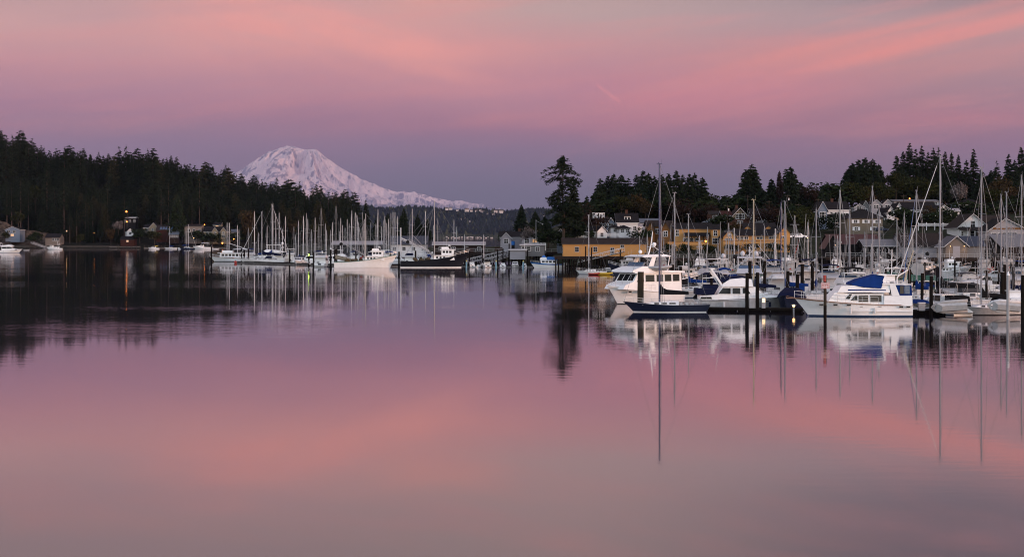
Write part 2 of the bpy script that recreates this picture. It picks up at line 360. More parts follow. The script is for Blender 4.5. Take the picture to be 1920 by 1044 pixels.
# ------------------------------------------------------------------ trees
leafD = mat('fir_needles', (.006,.010,.006), .9, col2=(.018,.025,.013), scale=.9, spec=.03)
leafB = mat('broadleaf_foliage', (.012,.016,.006), .9, col2=(.034,.036,.012), scale=1.2, spec=.03)
leafO = mat('budding_foliage', (.026,.018,.009), .9, col2=(.055,.038,.018), scale=1.2, spec=.03)
leafR = mat('red_budding_foliage', (.015,.010,.008), .9, col2=(.030,.018,.014), scale=1.2, spec=.03)
leafW = mat('pale_blossom', (.07,.058,.055), .9, col2=(.18,.15,.14), scale=1.2, spec=.03)
leafG = mat('hedge_foliage', (.009,.014,.007), .9, col2=(.022,.032,.013), scale=1.5, spec=.03)
bark = mat('bark', (.05,.038,.030), .9, .3, scale=2)
barkP = mat('pale_bark', (.085,.058,.048), .9, .3, scale=2)
def spray(mb, p, d, ln, w, rnd, mi=0):
    """a drooping leafy twig: two bent blades"""
    side = Vector((-d.y, d.x, 0)); side = side.normalized() if side.length > .01 else Vector((1,0,0))
    up = Vector((0,0,1))*w*.45*rnd.uniform(.3, 1)
    a = p; b = p+d*ln; c = p+d*ln*.45
    dr = Vector((0,0,-w*rnd.uniform(.15,.6)))
    mb.add([a, c+side*w*.5+dr, b+dr*.6, c-side*w*.5+dr, c+up], [(0,1,4),(1,2,4),(2,3,4),(3,0,4)], mi)
def conifer(seed, H, Rr, base=.2, dens=1.0, gap=.12, prof=None, shape=.85, leaf=None, sprn=4):
    """returns trunk mesh, crown mesh"""
    rnd = random.Random(seed); t = MB(); c = MB()
    lean = rnd.uniform(-.02, .02)*H
    t.tube([(0,0,-3),(lean*.2,0,H*.35),(lean*.6,0,H*.7),(lean,0,H*.98)], H*.011+.12, 6, r1=.04)
    z = H*base; dz = H*.024/dens
    while z < H*.985:
        q = (z/H-base)/(1-base)
        nb = max(3, int((4+5*(1-q))*1.0))
        a0 = rnd.uniform(0, 6.28)
        for k in range(nb):
            if rnd.random() < gap: continue
            an = a0+k*6.283/nb+rnd.uniform(-.35,.35)
            if prof: rad = prof(q, an)*Rr
            else:
                rad = Rr*(1-q)**shape*min(1, .55+q*3.2)
            rad *= rnd.uniform(.62, 1.12)
            if rad < .25: rad = .25
            d = Vector((math.cos(an), math.sin(an), 0)); ns = max(2, int(sprn*rad/Rr+1.5))
            droop = rnd.uniform(.12,.34)*(1-.6*q); x0 = lean*z/H; zk = z; z = z+rnd.uniform(-1.1,1.1)*dz
            for s in range(ns):
                f = (s+.35)/ns; p = Vector((x0,0,z))+d*rad*f+Vector((0,0,-droop*rad*f*f+.12*rad*f))
                for sg in (-1, 1):
                    da = an+sg*rnd.uniform(.25,.9); dd = Vector((math.cos(da), math.sin(da), rnd.uniform(-.35,.05)))
                    spray(c, p, dd, rad/ns*rnd.uniform(.9,1.5)+.35, rad/ns*rnd.uniform(.5,.9)+.3, rnd)
            e = Vector((x0,0,z))+d*rad*.9+Vector((0,0,-droop*rad*.8)); spray(c, e, d+Vector((0,0,.05)), rad*.18+.3, rad*.14+.25, rnd); z = zk
        z += dz*rnd.uniform(.75,1.25)
    for k in range(5):
        an = k*1.25; spray(c, Vector((lean,0,H*.955)), Vector((math.cos(an)*.25, math.sin(an)*.25, 1)), H*.03+.5, .4, rnd)
    return t.mesh('trunk', [bark]), c.mesh('crown', [leaf or leafD])
def leafy(seed, H, Rr, n, lf, limbs=7, base=.25, size=.6, squash=1.0):
    rnd = random.Random(seed); t = MB(); c = MB()
    t.tube([(0,0,-2),(0,0,H*.3),(rnd.uniform(-.1,.1)*H,0,H*.62)], H*.018+.07, 6, r1=H*.008)
    lobes = []
    for i in range(limbs):
        an = i*6.283/limbs+rnd.uniform(-.4,.4); rr = Rr*rnd.uniform(.25,.68); zz = H*rnd.uniform(base+.15,.88)
        p = Vector((math.cos(an)*rr, math.sin(an)*rr, zz)); t.tube([(0,0,H*.25), p*.55+Vector((0,0,H*.12)), p], H*.009+.03, 4, r1=.03)
        lobes.append((p, Rr*rnd.uniform(.32,.55)))
    lobes.append((Vector((0,0,H*.78)), Rr*.55))
    for i in range(n):
        p, r = rnd.choice(lobes); d = Vector((rnd.gauss(0,1), rnd.gauss(0,1), rnd.gauss(0,1)*.8)).normalized()
        q = p+d*r*rnd.uniform(.45,1.08)
        if q.z < H*base*.6: continue
        s = size*rnd.uniform(.5,1.3); a = Vector((rnd.gauss(0,1), rnd.gauss(0,1), rnd.gauss(0,1))).normalized()*s; b = d.cross(a).normalized()*s*.7
        c.add([q-a, q-b, q+a, q+b+d*s*.4], [(0,1,2),(0,2,3)])
    return t.mesh('trunk', [bark]), c.mesh('crown', [lf])
def plant(tm, name, label, cat, loc, group=None, sc=1, rz=0):
    o = thing(name, label, cat, loc, rz, group)
    o.scale = sc if isinstance(sc, tuple) else (sc,)*3
    link('trunk', tm[0], o); link('crown', tm[1], o); return o
rnd = random.Random(5)
leafE = mat('olive_fir_needles', (.014,.015,.007), .9, col2=(.036,.034,.016), scale=.9, spec=.03)
# variants for the big wood (height 40 m nominal)
FV = [conifer(11, 40, 7.6, .10, 1.1, .08, shape=.75), conifer(12, 40, 6.8, .14, 1.1, .12, shape=.7), conifer(13, 40, 8.6, .08, 1.1, .10, shape=.85),
      conifer(14, 40, 6.4, .2, 1.05, .15, shape=.6), conifer(15, 40, 7.4, .12, 1.15, .08, shape=.65), conifer(16, 40, 6.8, .26, 1.1, .14, shape=.55),
      conifer(18, 40, 8.8, .05, 1.1, .12, shape=.6, leaf=leafE), conifer(19, 40, 9.5, .04, 1.05, .16, shape=.5)]
pineP = conifer(17, 40, 4.6, .5, .9, .25, shape=.6); pineP[0].materials.clear(); pineP[0].materials.append(barkP)
SIL = [(-60,240),(0,246),(20,256),(40,243),(60,262),(75,268),(90,280),(110,282),(130,272),(150,280),(180,283),(210,280),(240,276),(265,282),(290,280),(320,292),(345,298),(370,302),(400,308),(425,312),(450,322),(470,328),(490,330),(510,334),(540,336),(560,342),(575,350),(600,348),(620,352),(640,350),(655,364),(668,362),(675,382)]
def forest():
    n = 0
    # skyline trees: one about every 7 photo pixels, tops on the ridge line
    p = -30
    while p < 672:
        D = 1440+rnd.uniform(-45, 60)-(60 if p > 520 else 0)
        top = ZW(lerp(p, SIL)+rnd.choice([-2,0,3,8,12,16])-1, D); zb = zleft(p, D)
        h = min(58, max(26, top-zb)); put(rnd.choice(FV), p, D, top-h, h); n += 1
        p += rnd.uniform(5, 10)
    p = -30
    while p < 660:
        D = 1490+rnd.uniform(-12, 12); h = rnd.uniform(38, 46); far(rnd.choice(FV[:6]), p, D, ZW(lerp(p, SIL)+rnd.uniform(6, 18), D)-h, h); p += rnd.uniform(5, 8)
    # trees down the slope
    for row, (D0, sp, hh) in enumerate(((1400,11,36),(1375,12,36),(1350,12,34),(1332,12,30),(1316,11,19))):
        p = -30+row*3
        while p < 668-row*12:
            D = D0+rnd.uniform(-12,12)
            clear = (row == 3 and (-40 < p < 60 or 232 < p < 300)) or (row == 4 and (-40 < p < 130 or 222 < p < 448))
            if not clear:
                h = hh*rnd.uniform(.72,1.15)*(1 if p < 600 else .8); z = zleft(p, D)
                if ZW(lerp(p, SIL)+12, D) > z+h: (put if row > 1 else far)(rnd.choice(FV[4:] if row > 1 else FV), p, D, z-.5, h); n += 1
            p += rnd.uniform(.7,1.4)*sp
    # slim bare-stemmed firs at the water's edge side
    for px, top, D in ((88,330,1325),(120,350,1322),(39,352,1330),(22,370,1330),(144,410,1312),(174,400,1320),(202,368,1325),(302,368,1318),(316,362,1322),(343,370,1318),(374,350,1318),(360,385,1312),(13,372,1330),(53,380,1330),(131,415,1310),(233,385,1315),(160,395,1318)):
        z = zleft(px, D); h = ZW(top-22, D)-z
        plant(pineP, 'pine_tree', 'slim tall pine with a bare pale trunk in front of the dark hillside wood', 'tree', (XW(px, D), D, z), 'slim pines at the foot of the wood', (h/40*.8, h/40*.8, h/40), rnd.uniform(0,6))
    print('forest trees', n)
FAR = []
def far(v, p, D, z, h):
    FAR.append((v[1], XW(p, D), D, z, h/40, h/40*rnd.uniform(.9,1.3), rnd.uniform(0, 6.28)))
def merge_far():
    import numpy as np
    co = []; ix = []; off = 0
    for me, x, y, z, s, sx, a in FAR:
        v = np.empty(len(me.vertices)*3); me.vertices.foreach_get('co', v); v = v.reshape(-1, 3)
        c, q = math.cos(a), math.sin(a); w = np.empty_like(v)
        w[:,0] = (v[:,0]*c-v[:,1]*q)*sx+x; w[:,1] = (v[:,0]*q+v[:,1]*c)*sx+y; w[:,2] = v[:,2]*s+z
        co.append(w); ix += [tuple(i+off for i in p.vertices) for p in me.polygons]; off += len(v)
    co = np.concatenate(co); me = bpy.data.meshes.new('hillside_wood'); me.from_pydata(co.tolist(), [], ix); me.materials.append(leafD); me.update()
    tag(link('hillside_wood', me), 'dark mass of fir crowns filling the middle of the left hillside', 'woodland', kind='stuff')
def put(v, p, D, z, h):
    s = h/40
    plant(v, 'fir_tree', 'dark fir crowded among others in the dense wood covering the left hillside', 'tree', (XW(p, D), D, z), 'firs of the left hillside wood', (s*rnd.uniform(.85,1.3),)*2+(s,), rnd.uniform(0,6.28))
forest(); merge_far()
# lighter trees by the shore on the left
LV = [leafy(31, 12, 6, 900, leafB), leafy(32, 12, 5, 700, leafO), leafy(33, 10, 5, 700, leafG), leafy(34, 12, 5.5, 650, leafR), leafy(35, 9, 4.5, 700, leafW)]
LV2 = [leafy(41, 12, 6, 1700, leafB, size=.4), leafy(42, 12, 5.6, 1500, leafO, size=.36), leafy(43, 5, 3.4, 900, leafG, size=.3, base=.05), leafy(44, 9, 5, 1400, leafR, size=.3), leafy(45, 6, 3.6, 1100, leafW, size=.28)]
def bush(v, px, pyb, D, h, name, label, cat='tree', group=None, w=1):
    H = {0:12,1:12,2:5,3:9,4:6}[v] if D < 800 else {0:12,1:12,2:10,3:12,4:9}[v]
    set_ = LV2 if D < 800 else LV
    s = h/H
    return plant(set_[v], name, label, cat, (XW(px, D), D, ZW(pyb, D)), group, (s*w, s*w, s), rnd.uniform(0,6))
bush(0, 35, 428, 1300, 12.5, 'round_tree', 'round olive green tree on the bank above the blue grey house')
bush(0, 66, 392, 1335, 18, 'broadleaf_tree', 'pale olive tree standing out high in the dark left wood', w=.6)
bush(0, 10, 452, 1288, 7, 'shrub', 'dark leafy shrub below the blue grey shore house', 'shrub')
bush(2, 66, 458, 1285, 9, 'shrub', 'dark shrub clump between the blue grey house and the low shed', 'shrub', w=1.4)
bush(0, 150, 459, 1284, 8, 'shrub', 'bright green rounded shrub on the beach right of the low shed', 'shrub', w=1.1)
bush(1, 208, 456, 1288, 11, 'budding_tree', 'brownish budding tree on the beach left of the street lamp houses')
bush(4, 222, 436, 1295, 9, 'blossom_tree', 'grey blossoming tree below the orange street lamp')
bush(1, 465, 455, 1290, 25, 'budding_tree', 'tall brown budding tree behind the left marina masts', w=.75)
bush(0, 290, 456, 1282, 9, 'shrub', 'dark green shrub bank below the brown skylight house', 'shrub', w=1.8)
bush(2, 262, 452, 1284, 9, 'shrub', 'dark shrub under the small white gabled house', 'shrub', w=1.7)
bush(2, 371, 453, 1284, 8, 'shrub', 'dark hedge clump between the beige house and the cream gabled house', 'shrub', w=1.7)
bush(2, 398, 458, 1284, 8, 'shrub', 'dark hedge below the cream gabled house', 'shrub', w=2.2)
bush(2, 440, 457, 1286, 8, 'shrub', 'dark shrubs right of the cream gabled house', 'shrub', w=2)
bush(1, 548, 445, 1300, 11, 'budding_tree', 'brown budding tree at the left of the tan house behind the masts')
bush(2, 566, 447, 1300, 9, 'broadleaf_tree', 'dark round tree at the right of the tan house behind the masts', w=1.3)
bush(0, 590, 446, 1300, 10, 'broadleaf_tree', 'olive green tree low behind the middle of the left marina', w=1.3)
o = plant(conifer(51, 34, 9, .03, 1.3, .05, shape=.75, leaf=leafG), 'cedar_tree', 'broad dark green cedar between the skylight house and the beige house', 'tree', (XW(333,1296), 1296, ZW(448,1296)))
# isolated conifers in the middle distance
def con(seed, px, top, base, D, wpx, label, b=.08, dens=1.2, gap=.12, shape=.85, name='fir_tree', leaf=None, sprn=5, prof=None, group=None):
    H = (base-top)/F*D; Rr = wpx/2/F*D*(1.3 if not prof else 1.1)
    return plant(conifer(seed, H, Rr, b, dens, gap, shape=shape, leaf=leaf, sprn=sprn, prof=prof), name, label, 'tree', (XW(px, D), D, ZW(base, D)), group, 1, rnd.uniform(0,6) if not prof else 0)
con(61, 686, 375, 452, 980, 22, 'dark fir at the right end of the left wood beside the snowy mountain')
con(62, 708, 402, 455, 960, 26, 'short dark fir behind the cluster of masts left of the blue roofed building')
con(63, 727, 400, 452, 965, 24, 'second short dark fir behind the close cluster of pale masts')
con(64, 757, 391, 452, 930, 26, 'pointed dark fir standing alone above the blue roofed dock building')
con(65, 783, 402, 452, 950, 24, 'dark fir just right of the pointed fir above the blue roof')
con(66, 800, 412, 453, 945, 20, 'shorter dark fir at the right of the three above the blue roof')
con(67, 977, 384, 440, 640, 24, 'slender pointed dark fir left of the tall ragged fir')
con(68, 1004, 397, 446, 620, 30, 'broad dark conifer behind the lamp post left of the tall ragged fir')
con(69, 1022, 406, 446, 640, 28, 'low dark conifer close to the left foot of the tall ragged fir')
def ragged(q, an):        # narrow waist, wide flag near the top, dense lower skirt
    x = math.cos(an)
    w = lerp(q, [(0,.95),(.15,1.0),(.3,.95),(.42,.8 if x > 0 else .62),(.5,.62 if x > 0 else .40),(.6,.45),(.68,.62 if x < 0 else .72),(.78,.75 if x < 0 else .92),(.86,.95 if x < 0 else .45),(.89,.55),(.95,.42),(1,.16)])
    return w*(.6+.4*abs(x))*(1+.22*math.sin(q*47+3*x))
def wildfir(seed, H, prof, leaf):
    rnd = random.Random(seed); t = MB(); c = MB()
    t.tube([(0,0,-3),(.2,0,H*.3),(-.3,0,H*.6),(.1,0,H*.97)], H*.017+.1, 8, r1=.06)
    for k in range(150):
        q = rnd.random(); z = H*(.15+.83*q); an = rnd.uniform(0, 6.283); sd_ = 1 if math.cos(an) > 0 else -1
        rad = prof(z/H, sd_)*(.35+.65*abs(math.cos(an)))*rnd.choice((.45,.7,.85,1,1.05)); up = rnd.uniform(-.25,.22)
        d = Vector((math.cos(an), math.sin(an), 0)); a = Vector((0,0,z)); m = a+d*rad*.55+Vector((0,0,rad*(up+.1))); e = a+d*rad+Vector((0,0,rad*(up-.12)))
        t.tube([a, m, e], .09, 4, r1=.03)
        for i in range(int((7+rad*7.5)*(2.3 if z/H < .56 else 1.1))):
            f = rnd.uniform(.22, 1.04)**.8; p = a.lerp(m, f/.55) if f < .55 else m.lerp(e, (f-.55)/.45)
            p = p+Vector((rnd.gauss(0,.34), rnd.gauss(0,.34), rnd.gauss(-.05,.24)))
            b = Vector((rnd.gauss(d.x,.8), rnd.gauss(d.y,.8), rnd.gauss(-.25,.45))).normalized()*rnd.uniform(.32,.7); n = b.orthogonal().normalized()*rnd.uniform(.12,.26)
            c.add([p-b*.5-n*.5, p+n, p+b, p-n], [(0,1,2,3)])
    for i in range(60):
        p = Vector((rnd.gauss(0,.25), rnd.gauss(0,.25), H*rnd.uniform(.9,1.0))); b = Vector((rnd.gauss(0,.5), rnd.gauss(0,.5), .6)).normalized()*.5; n = b.orthogonal().normalized()*.2; c.add([p-b, p+n, p+b, p-n], [(0,1,2,3)])
    return t.mesh('trunk', [bark]), c.mesh('crown', [leaf])
def ragp(q, s):       # widths in metres read off the photograph, left and right of the trunk
    L_ = [(.15,2.0),(.2,4.2),(.28,5.0),(.36,4.6),(.44,4.2),(.50,4.4),(.54,3.2),(.60,2.0),(.64,2.6),(.70,4.2),(.76,4.6),(.82,5.2),(.86,4.6),(.89,1.6),(.93,1.5),(.97,.9),(1,.2)]
    R_ = [(.15,2.5),(.2,4.4),(.28,5.4),(.36,5.0),(.44,4.4),(.50,3.4),(.56,2.6),(.62,2.8),(.68,4.2),(.74,5.2),(.80,5.4),(.84,4.0),(.88,2.6),(.92,2.4),(.96,1.2),(1,.2)]
    return 1.14*lerp(q, R_ if s > 0 else L_)
H_ = (452-293)/F*500
plant(wildfir(70, H_, ragp, leafD), 'fir_tree', 'tall ragged fir with gaps in its crown standing alone left of the white houses', 'tree', (XW(1056, 500), 500, ZW(452, 500)))
if 0: con(70, 1056, 293, 452, 500, 66, 'tall ragged fir with gaps in its crown standing alone left of the white houses', .20, 1.35, .36, prof=ragged, sprn=9)
con(71, 1076, 338, 448, 506, 36, 'narrower fir leaning against the right side of the tall ragged fir', .08, 1.3, .15)
con(72, 1100, 368, 440, 560, 34, 'dark pointed fir between the tall ragged fir and the grove')
con(73, 1088, 380, 442, 545, 30, 'small dark fir behind the tall ragged fir on its right')
# grove behind the white houses
g = [(1126,335,36),(1140,330,32),(1150,326,34),(1166,328,36),(1180,334,30),(1194,328,34),(1206,320,38),(1216,324,34),(1228,330,32),(1240,328,34),(1255,326,34),(1268,320,36),(1280,328,30),(1292,326,30),(1303,324,28),(1316,332,34),(1122,352,40),(1314,350,34),(1160,345,50),(1200,345,50),(1245,345,50),(1285,345,50)]
for i, (px, top, w) in enumerate(g):
    con(100+i, px, top, 418, 640+rnd.uniform(-20,25)-(15 if i > 17 else 0), w, 'dark fir massed in the grove on the hilltop behind the white houses', .04, 1.1, .08, .62, sprn=4, group='firs of the grove behind the white houses')
# pair of tall firs in the middle
for i, (px, top, w, lb) in enumerate([(1409,308,40,'tall dark fir forming the peak of the left clump behind the half timbered house'),(1398,318,34,'dark fir on the left shoulder of the clump behind the half timbered house'),(1416,322,34,'dark fir on the right shoulder of the clump behind the half timbered house'),
    (1482,313,30,'tall dark fir forming the peak of the clump left of the big white house'),(1474,317,26,'dark fir left of the peak in the clump left of the big white house'),(1490,326,26,'dark fir right of the peak in the clump left of the big white house'),(1447,336,30,'mid height dark fir between the two tall fir clumps'),
    (1501,342,34,'broad dark fir on the right flank of the second tall clump'),(1358,368,26,'small pointed fir left of the half timbered house'),(1540,357,18,'small lone fir beside the tall side of the big white house'),(1553,362,16,'tiny fir just right of the small lone fir'),(1385,362,46,'low dark fir at the left foot of the first tall clump'),(1430,355,46,'low dark fir at the right foot of the first tall clump'),(1515,362,40,'low dark fir at the right end of the second tall clump')]):
    con(140+i, px, top, 405, 620+rnd.uniform(-12,12), w, lb, .05, 1.15, .12, .62)
con(160, 1461, 321, 400, 615, 15, 'thin leafless brown tree between the two tall fir clumps', .1, 1.3, .1, .6, 'bare_tree', leafR)
# right hilltop
g = [(1598,306,34),(1610,300,34),(1622,296,36),(1636,298,36),(1648,308,30),(1590,318,30)]
for i, (px, top, w) in enumerate(g):
    con(170+i, px, top, 378, 690+rnd.uniform(-10,10), w, 'dark fir in the rounded clump at the left end of the right hilltop', .04, 1.15, .08, .6, group='firs of the rounded clump on the right hilltop')
g = [(1680,292,30,0),(1692,284,28,0),(1706,268,30,0),(1718,280,26,0),(1728,273,28,0),(1740,285,26,0),(1752,277,28,0),(1760,276,22,0),(1772,284,24,0),(1784,286,20,0),(1797,290,20,0),(1826,279,24,0),(1812,300,24,0),(1840,318,30,0),(1858,320,26,0),(1870,302,24,1),(1892,289,26,0),(1902,300,26,0),(1914,276,30,0),(1926,285,32,0),(1730,310,60,0),(1770,312,60,0),(1800,318,50,0),(1850,330,50,0),(1890,325,50,0),(1690,312,46,0)]
for i, (px, top, w, thin) in enumerate(g):
    if thin: con(200+i, px, top, 372, 700, w, 'thin half bare conifer on the skyline of the right hilltop', .1, .9, .5, .8)
    else: con(200+i, px, top, 380, 715+rnd.uniform(-15,15), w, 'dark fir on the wooded skyline at the right edge', .05, 1.1, .14, .7, group='firs along the right skyline')
# lighter broadleaf trees and shrubs among the houses
VEG = [(0,1598,398,640,11,'olive broadleaf tree under the rounded fir clump',1.3),(0,1650,392,650,10,'yellow green broadleaf tree left of the skyline firs',1.2),(0,1680,372,690,10,'yellow green tree top showing below the skyline firs',1.2),(1,1625,392,648,9,'brownish green tree beneath the rounded fir clump',1.3),
 (0,1725,392,660,12,'olive tree behind the white houses at the foot of the tall firs',1.3),(4,1800,381,640,8,'pale bare blossoming tree left of the low blue hilltop house',1.0),(1,1880,385,660,12,'reddish brown leafless tree at the right edge of the hill',1.3),(0,1862,402,610,9,'dark green round tree right of the low blue hilltop house',1.2),
 (1,1192,408,610,9,'brown domed leafless tree in front of the dark grove',1.25),(0,1165,405,605,7,'olive shrub tree left of the brown domed tree',1.3),(0,1330,405,630,8,'yellow green tree at the right end of the grove',1.2),(1,1210,410,605,7,'small brown leafless tree behind the white house roof',1.1),
 (3,1090,448,520,11,'dark red leafless tree right of the tall ragged fir',1.3),(3,1280,420,600,9,'reddish leafless tree behind the blue mast',1.4),(3,1330,418,600,7,'reddish leafless tree left of the brick house',1.4),(3,1440,428,560,8,'dark purple tree right of the half timbered house',1.5),(3,1522,392,615,9,'russet leafless tree behind the big white house',.9),
 (0,1508,436,540,8,'dark green tree left of the big white house',1.3),(0,1490,445,530,8,'dark tree below the red roofed house',1.6),(4,990,455,520,5,'pale blossoming bush before the white gabled cottage',1.1),(0,1002,455,521,4.6,'yellow green bush beside the pale blossoming bush',.9),
 (2,950,460,560,4.5,'dark rounded bush left of the white gabled cottage',1.5),(2,1028,456,515,4,'dark bush under the lamp post',2),(2,1060,461,505,4,'dark bush beside the trunk of the tall ragged fir',2),(2,1108,452,495,3,'small dark fan shaped bush before the little white cottage',.9),
 (2,1205,452,500,3.5,'dark hedge below the square white cottage',2),(2,1255,471,488,2.1,'dark ivy bank left of the yellow terrace wall',2.2),(2,1285,471,488,2.1,'dark ivy bank under the left end of the yellow terrace wall',2.2),(2,1330,473,486,2.1,'dark ivy bank under the middle of the yellow terrace wall',2.4),(2,1372,471,484,2.1,'dark ivy bank left of the lit street lamp',2.4),
 (2,1410,469,482,2.1,'dark ivy bank under the yellow house with the gable',2.4),(2,1450,469,478,2.1,'dark ivy bank under the long yellow terrace',2.4),(2,1490,471,474,2.1,'dark ivy bank right of the yellow terrace',2.4),(1,1380,445,500,5,'thin brown tree before the yellow building by the street lamp',1),
 (2,1700,425,545,6,'dark hedge behind the white picket fence',2),(2,1745,428,540,5,'long dark hedge right of the taupe house',2.4),(1,1740,412,556,5,'bare brown shrub in front of the white gabled house',1.4),(2,1775,418,556,5,'dark shrub before the white house with the porch',1.6),
 (2,1525,432,545,5,'dark shrub at the foot of the big white house',1.2),(2,1565,430,542,5,'dark bush at the right corner of the big white house',1.3),(2,1350,432,552,5,'dark hedge left of the half timbered house',2),(2,1475,425,575,7,'dark hedge between the roofs right of the half timbered house',2),(2,1540,385,640,8,'dark bushy mass below the small lone fir',2),(2,1570,388,640,8,'dark bushes behind the ridge of the big white house',2),
 (2,1820,410,590,6,'dark bushes under the low blue hilltop house',2.6),(2,1900,408,590,7,'dark bushes at the right edge above the white cottage',2.4),(2,1300,412,610,7,'dark bushes under the right half of the grove',2.6),(2,1130,410,610,7,'dark bushes under the left end of the grove',2.6),(2,1240,410,612,7,'dark bushes under the middle of the grove',2.6),(2,1360,405,622,7,'dark bushes left of the first tall fir clump',2.4),(2,1460,400,622,7,'dark bushes at the foot of the bare tree between the fir clumps',2.6)]
for v, px, pyb, D, h, lb, w in VEG:
    nm = {0:'broadleaf_tree',1:'budding_tree',2:'bush',3:'red_leafed_tree',4:'blossom_tree'}[v]
    if 'shrub' in lb.split(' ')[1:3]: nm = 'bush'
    bush(v, px, pyb, D, h, nm, lb, 'bush' if v == 2 else 'tree', None, w)
# far-off wood on the ridge across the water: one mass
fw = MB(); r2 = random.Random(9)
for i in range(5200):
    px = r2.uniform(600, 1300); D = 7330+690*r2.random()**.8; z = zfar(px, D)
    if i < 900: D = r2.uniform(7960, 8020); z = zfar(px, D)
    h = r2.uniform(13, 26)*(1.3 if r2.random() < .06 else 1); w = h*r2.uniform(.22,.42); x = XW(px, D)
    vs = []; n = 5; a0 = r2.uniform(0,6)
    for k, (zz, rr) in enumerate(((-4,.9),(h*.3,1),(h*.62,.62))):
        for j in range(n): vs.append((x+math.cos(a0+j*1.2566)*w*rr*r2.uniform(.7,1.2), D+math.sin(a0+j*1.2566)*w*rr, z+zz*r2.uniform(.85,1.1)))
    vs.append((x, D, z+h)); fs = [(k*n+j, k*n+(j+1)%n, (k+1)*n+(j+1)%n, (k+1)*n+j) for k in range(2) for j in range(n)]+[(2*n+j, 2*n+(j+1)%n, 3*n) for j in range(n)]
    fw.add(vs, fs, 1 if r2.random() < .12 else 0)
tag(fw.build('far_wood', [mat('haze_blue_far_fir', (.006,.013,.017), .95, col2=(.014,.024,.026), scale=.02, spec=.05), mat('far_broadleaf', (.05,.055,.03), .95, .3, scale=.02, spec=.05)]), 'dark blue wood covering the far ridge across the water', 'woodland', kind='stuff')  # fir colour is tinted blue to carry the distance haze
# ------------------------------------------------------------------ materials for built things
white = mat('white_gelcoat', (.82,.82,.81), .3, .05, scale=1.5, spec=.4)
cream = mat('cream_gelcoat', (.70,.66,.58), .35, .06, scale=1.5)
greyw = mat('weathered_white_paint', (.40,.40,.40), .6, .18, scale=2.5)
navy = mat('navy_hull_paint', (.005,.009,.028), .3, .15, spec=.25, scale=1)
blackh = mat('black_hull_paint', (.005,.005,.008), .4, .3, spec=.2, scale=1.2)
boot = mat('dark_blue_boot_stripe', (.02,.045,.10), .4)
teal = mat('green_trim_paint', (.05,.14,.10), .5)
antif = mat('dark_antifouling', (.03,.028,.03), .7)
glass = mat('dark_cabin_glass', (.006,.007,.009), .12, spec=.25)
glassb = mat('blue_sky_glass', (.05,.09,.16), .08, spec=.8)
ivory = mat('ivory_window_blinds', (.035,.027,.018), .4)
alu2 = mat('grey_mast_metal', (.24,.24,.26), .5, .1, scale=1)
alu = mat('anodised_mast_metal', (.56,.56,.57), .42, .06, metal=.1, scale=1)
alud = mat('dull_mast_metal', (.30,.30,.30), .5, .15, metal=.1, scale=1)
blum = mat('dark_blue_mast_paint', (.010,.026,.085), .4)
wood = mat('varnished_teak', (.20,.10,.05), .5, .2, scale=4)
beigem = mat('beige_mast_paint', (.45,.38,.25), .5)
steel = mat('stainless_steel', (.45,.45,.47), .3, metal=.6)
wire = mat('rigging_wire', (.20,.20,.21), .45)
cblue = mat('royal_blue_canvas', (.006,.030,.145), .85, .18, scale=2)
clblue = mat('bright_blue_canvas', (.03,.13,.38), .85, .15, scale=2)
cnavy = mat('navy_canvas', (.007,.010,.032), .85, .2, scale=2)
cblack = mat('black_canvas', (.008,.008,.009), .85, .2, scale=2)
cgrey = mat('grey_canvas', (.06,.06,.065), .85, .2, scale=2)
cwhite = mat('white_vinyl', (.6,.6,.6), .6)
piles = mat('creosoted_timber', (.010,.0075,.006), .85, .35, scale=3, stretch=(3,3,.4))
pilel = mat('weathered_piling', (.042,.032,.023), .85, .35, scale=3, stretch=(3,3,.4))
deckw = mat('weathered_dock_planks', (.07,.06,.052), .85, .3, scale=4, stretch=(4,.5,1))
conc = mat('grey_concrete_float', (.20,.19,.18), .85, .2, scale=2)
redp = mat('red_paint', (.35,.03,.02), .5); yelp = mat('yellow_paint', (.55,.38,.03), .5); grnp = mat('bright_green_paint', (.25,.5,.05), .5)
rubber = mat('dark_rubber', (.015,.015,.016), .8); gre = mat('grey_inflatable_fabric', (.38,.38,.38), .6)
netm = mat('brown_fishing_net', (.08,.06,.035), .95, .5, scale=9)
skiffm = mat('tan_skiff_paint', (.26,.23,.17), .7, .3, scale=1.5)
lampo = mat('orange_lamp', (1,.5,.15), .5, emit=(1,.26,.03), es=9)
lampw = mat('warm_white_lamp', (1,.8,.5), .5, emit=(1,.55,.2), es=6)
litw = mat('lit_window', (.5,.35,.2), .5, emit=(1,.5,.16), es=.55)
greenl = mat('green_lamp', (.5,1,.2), .5, emit=(.6,1,.12), es=7)
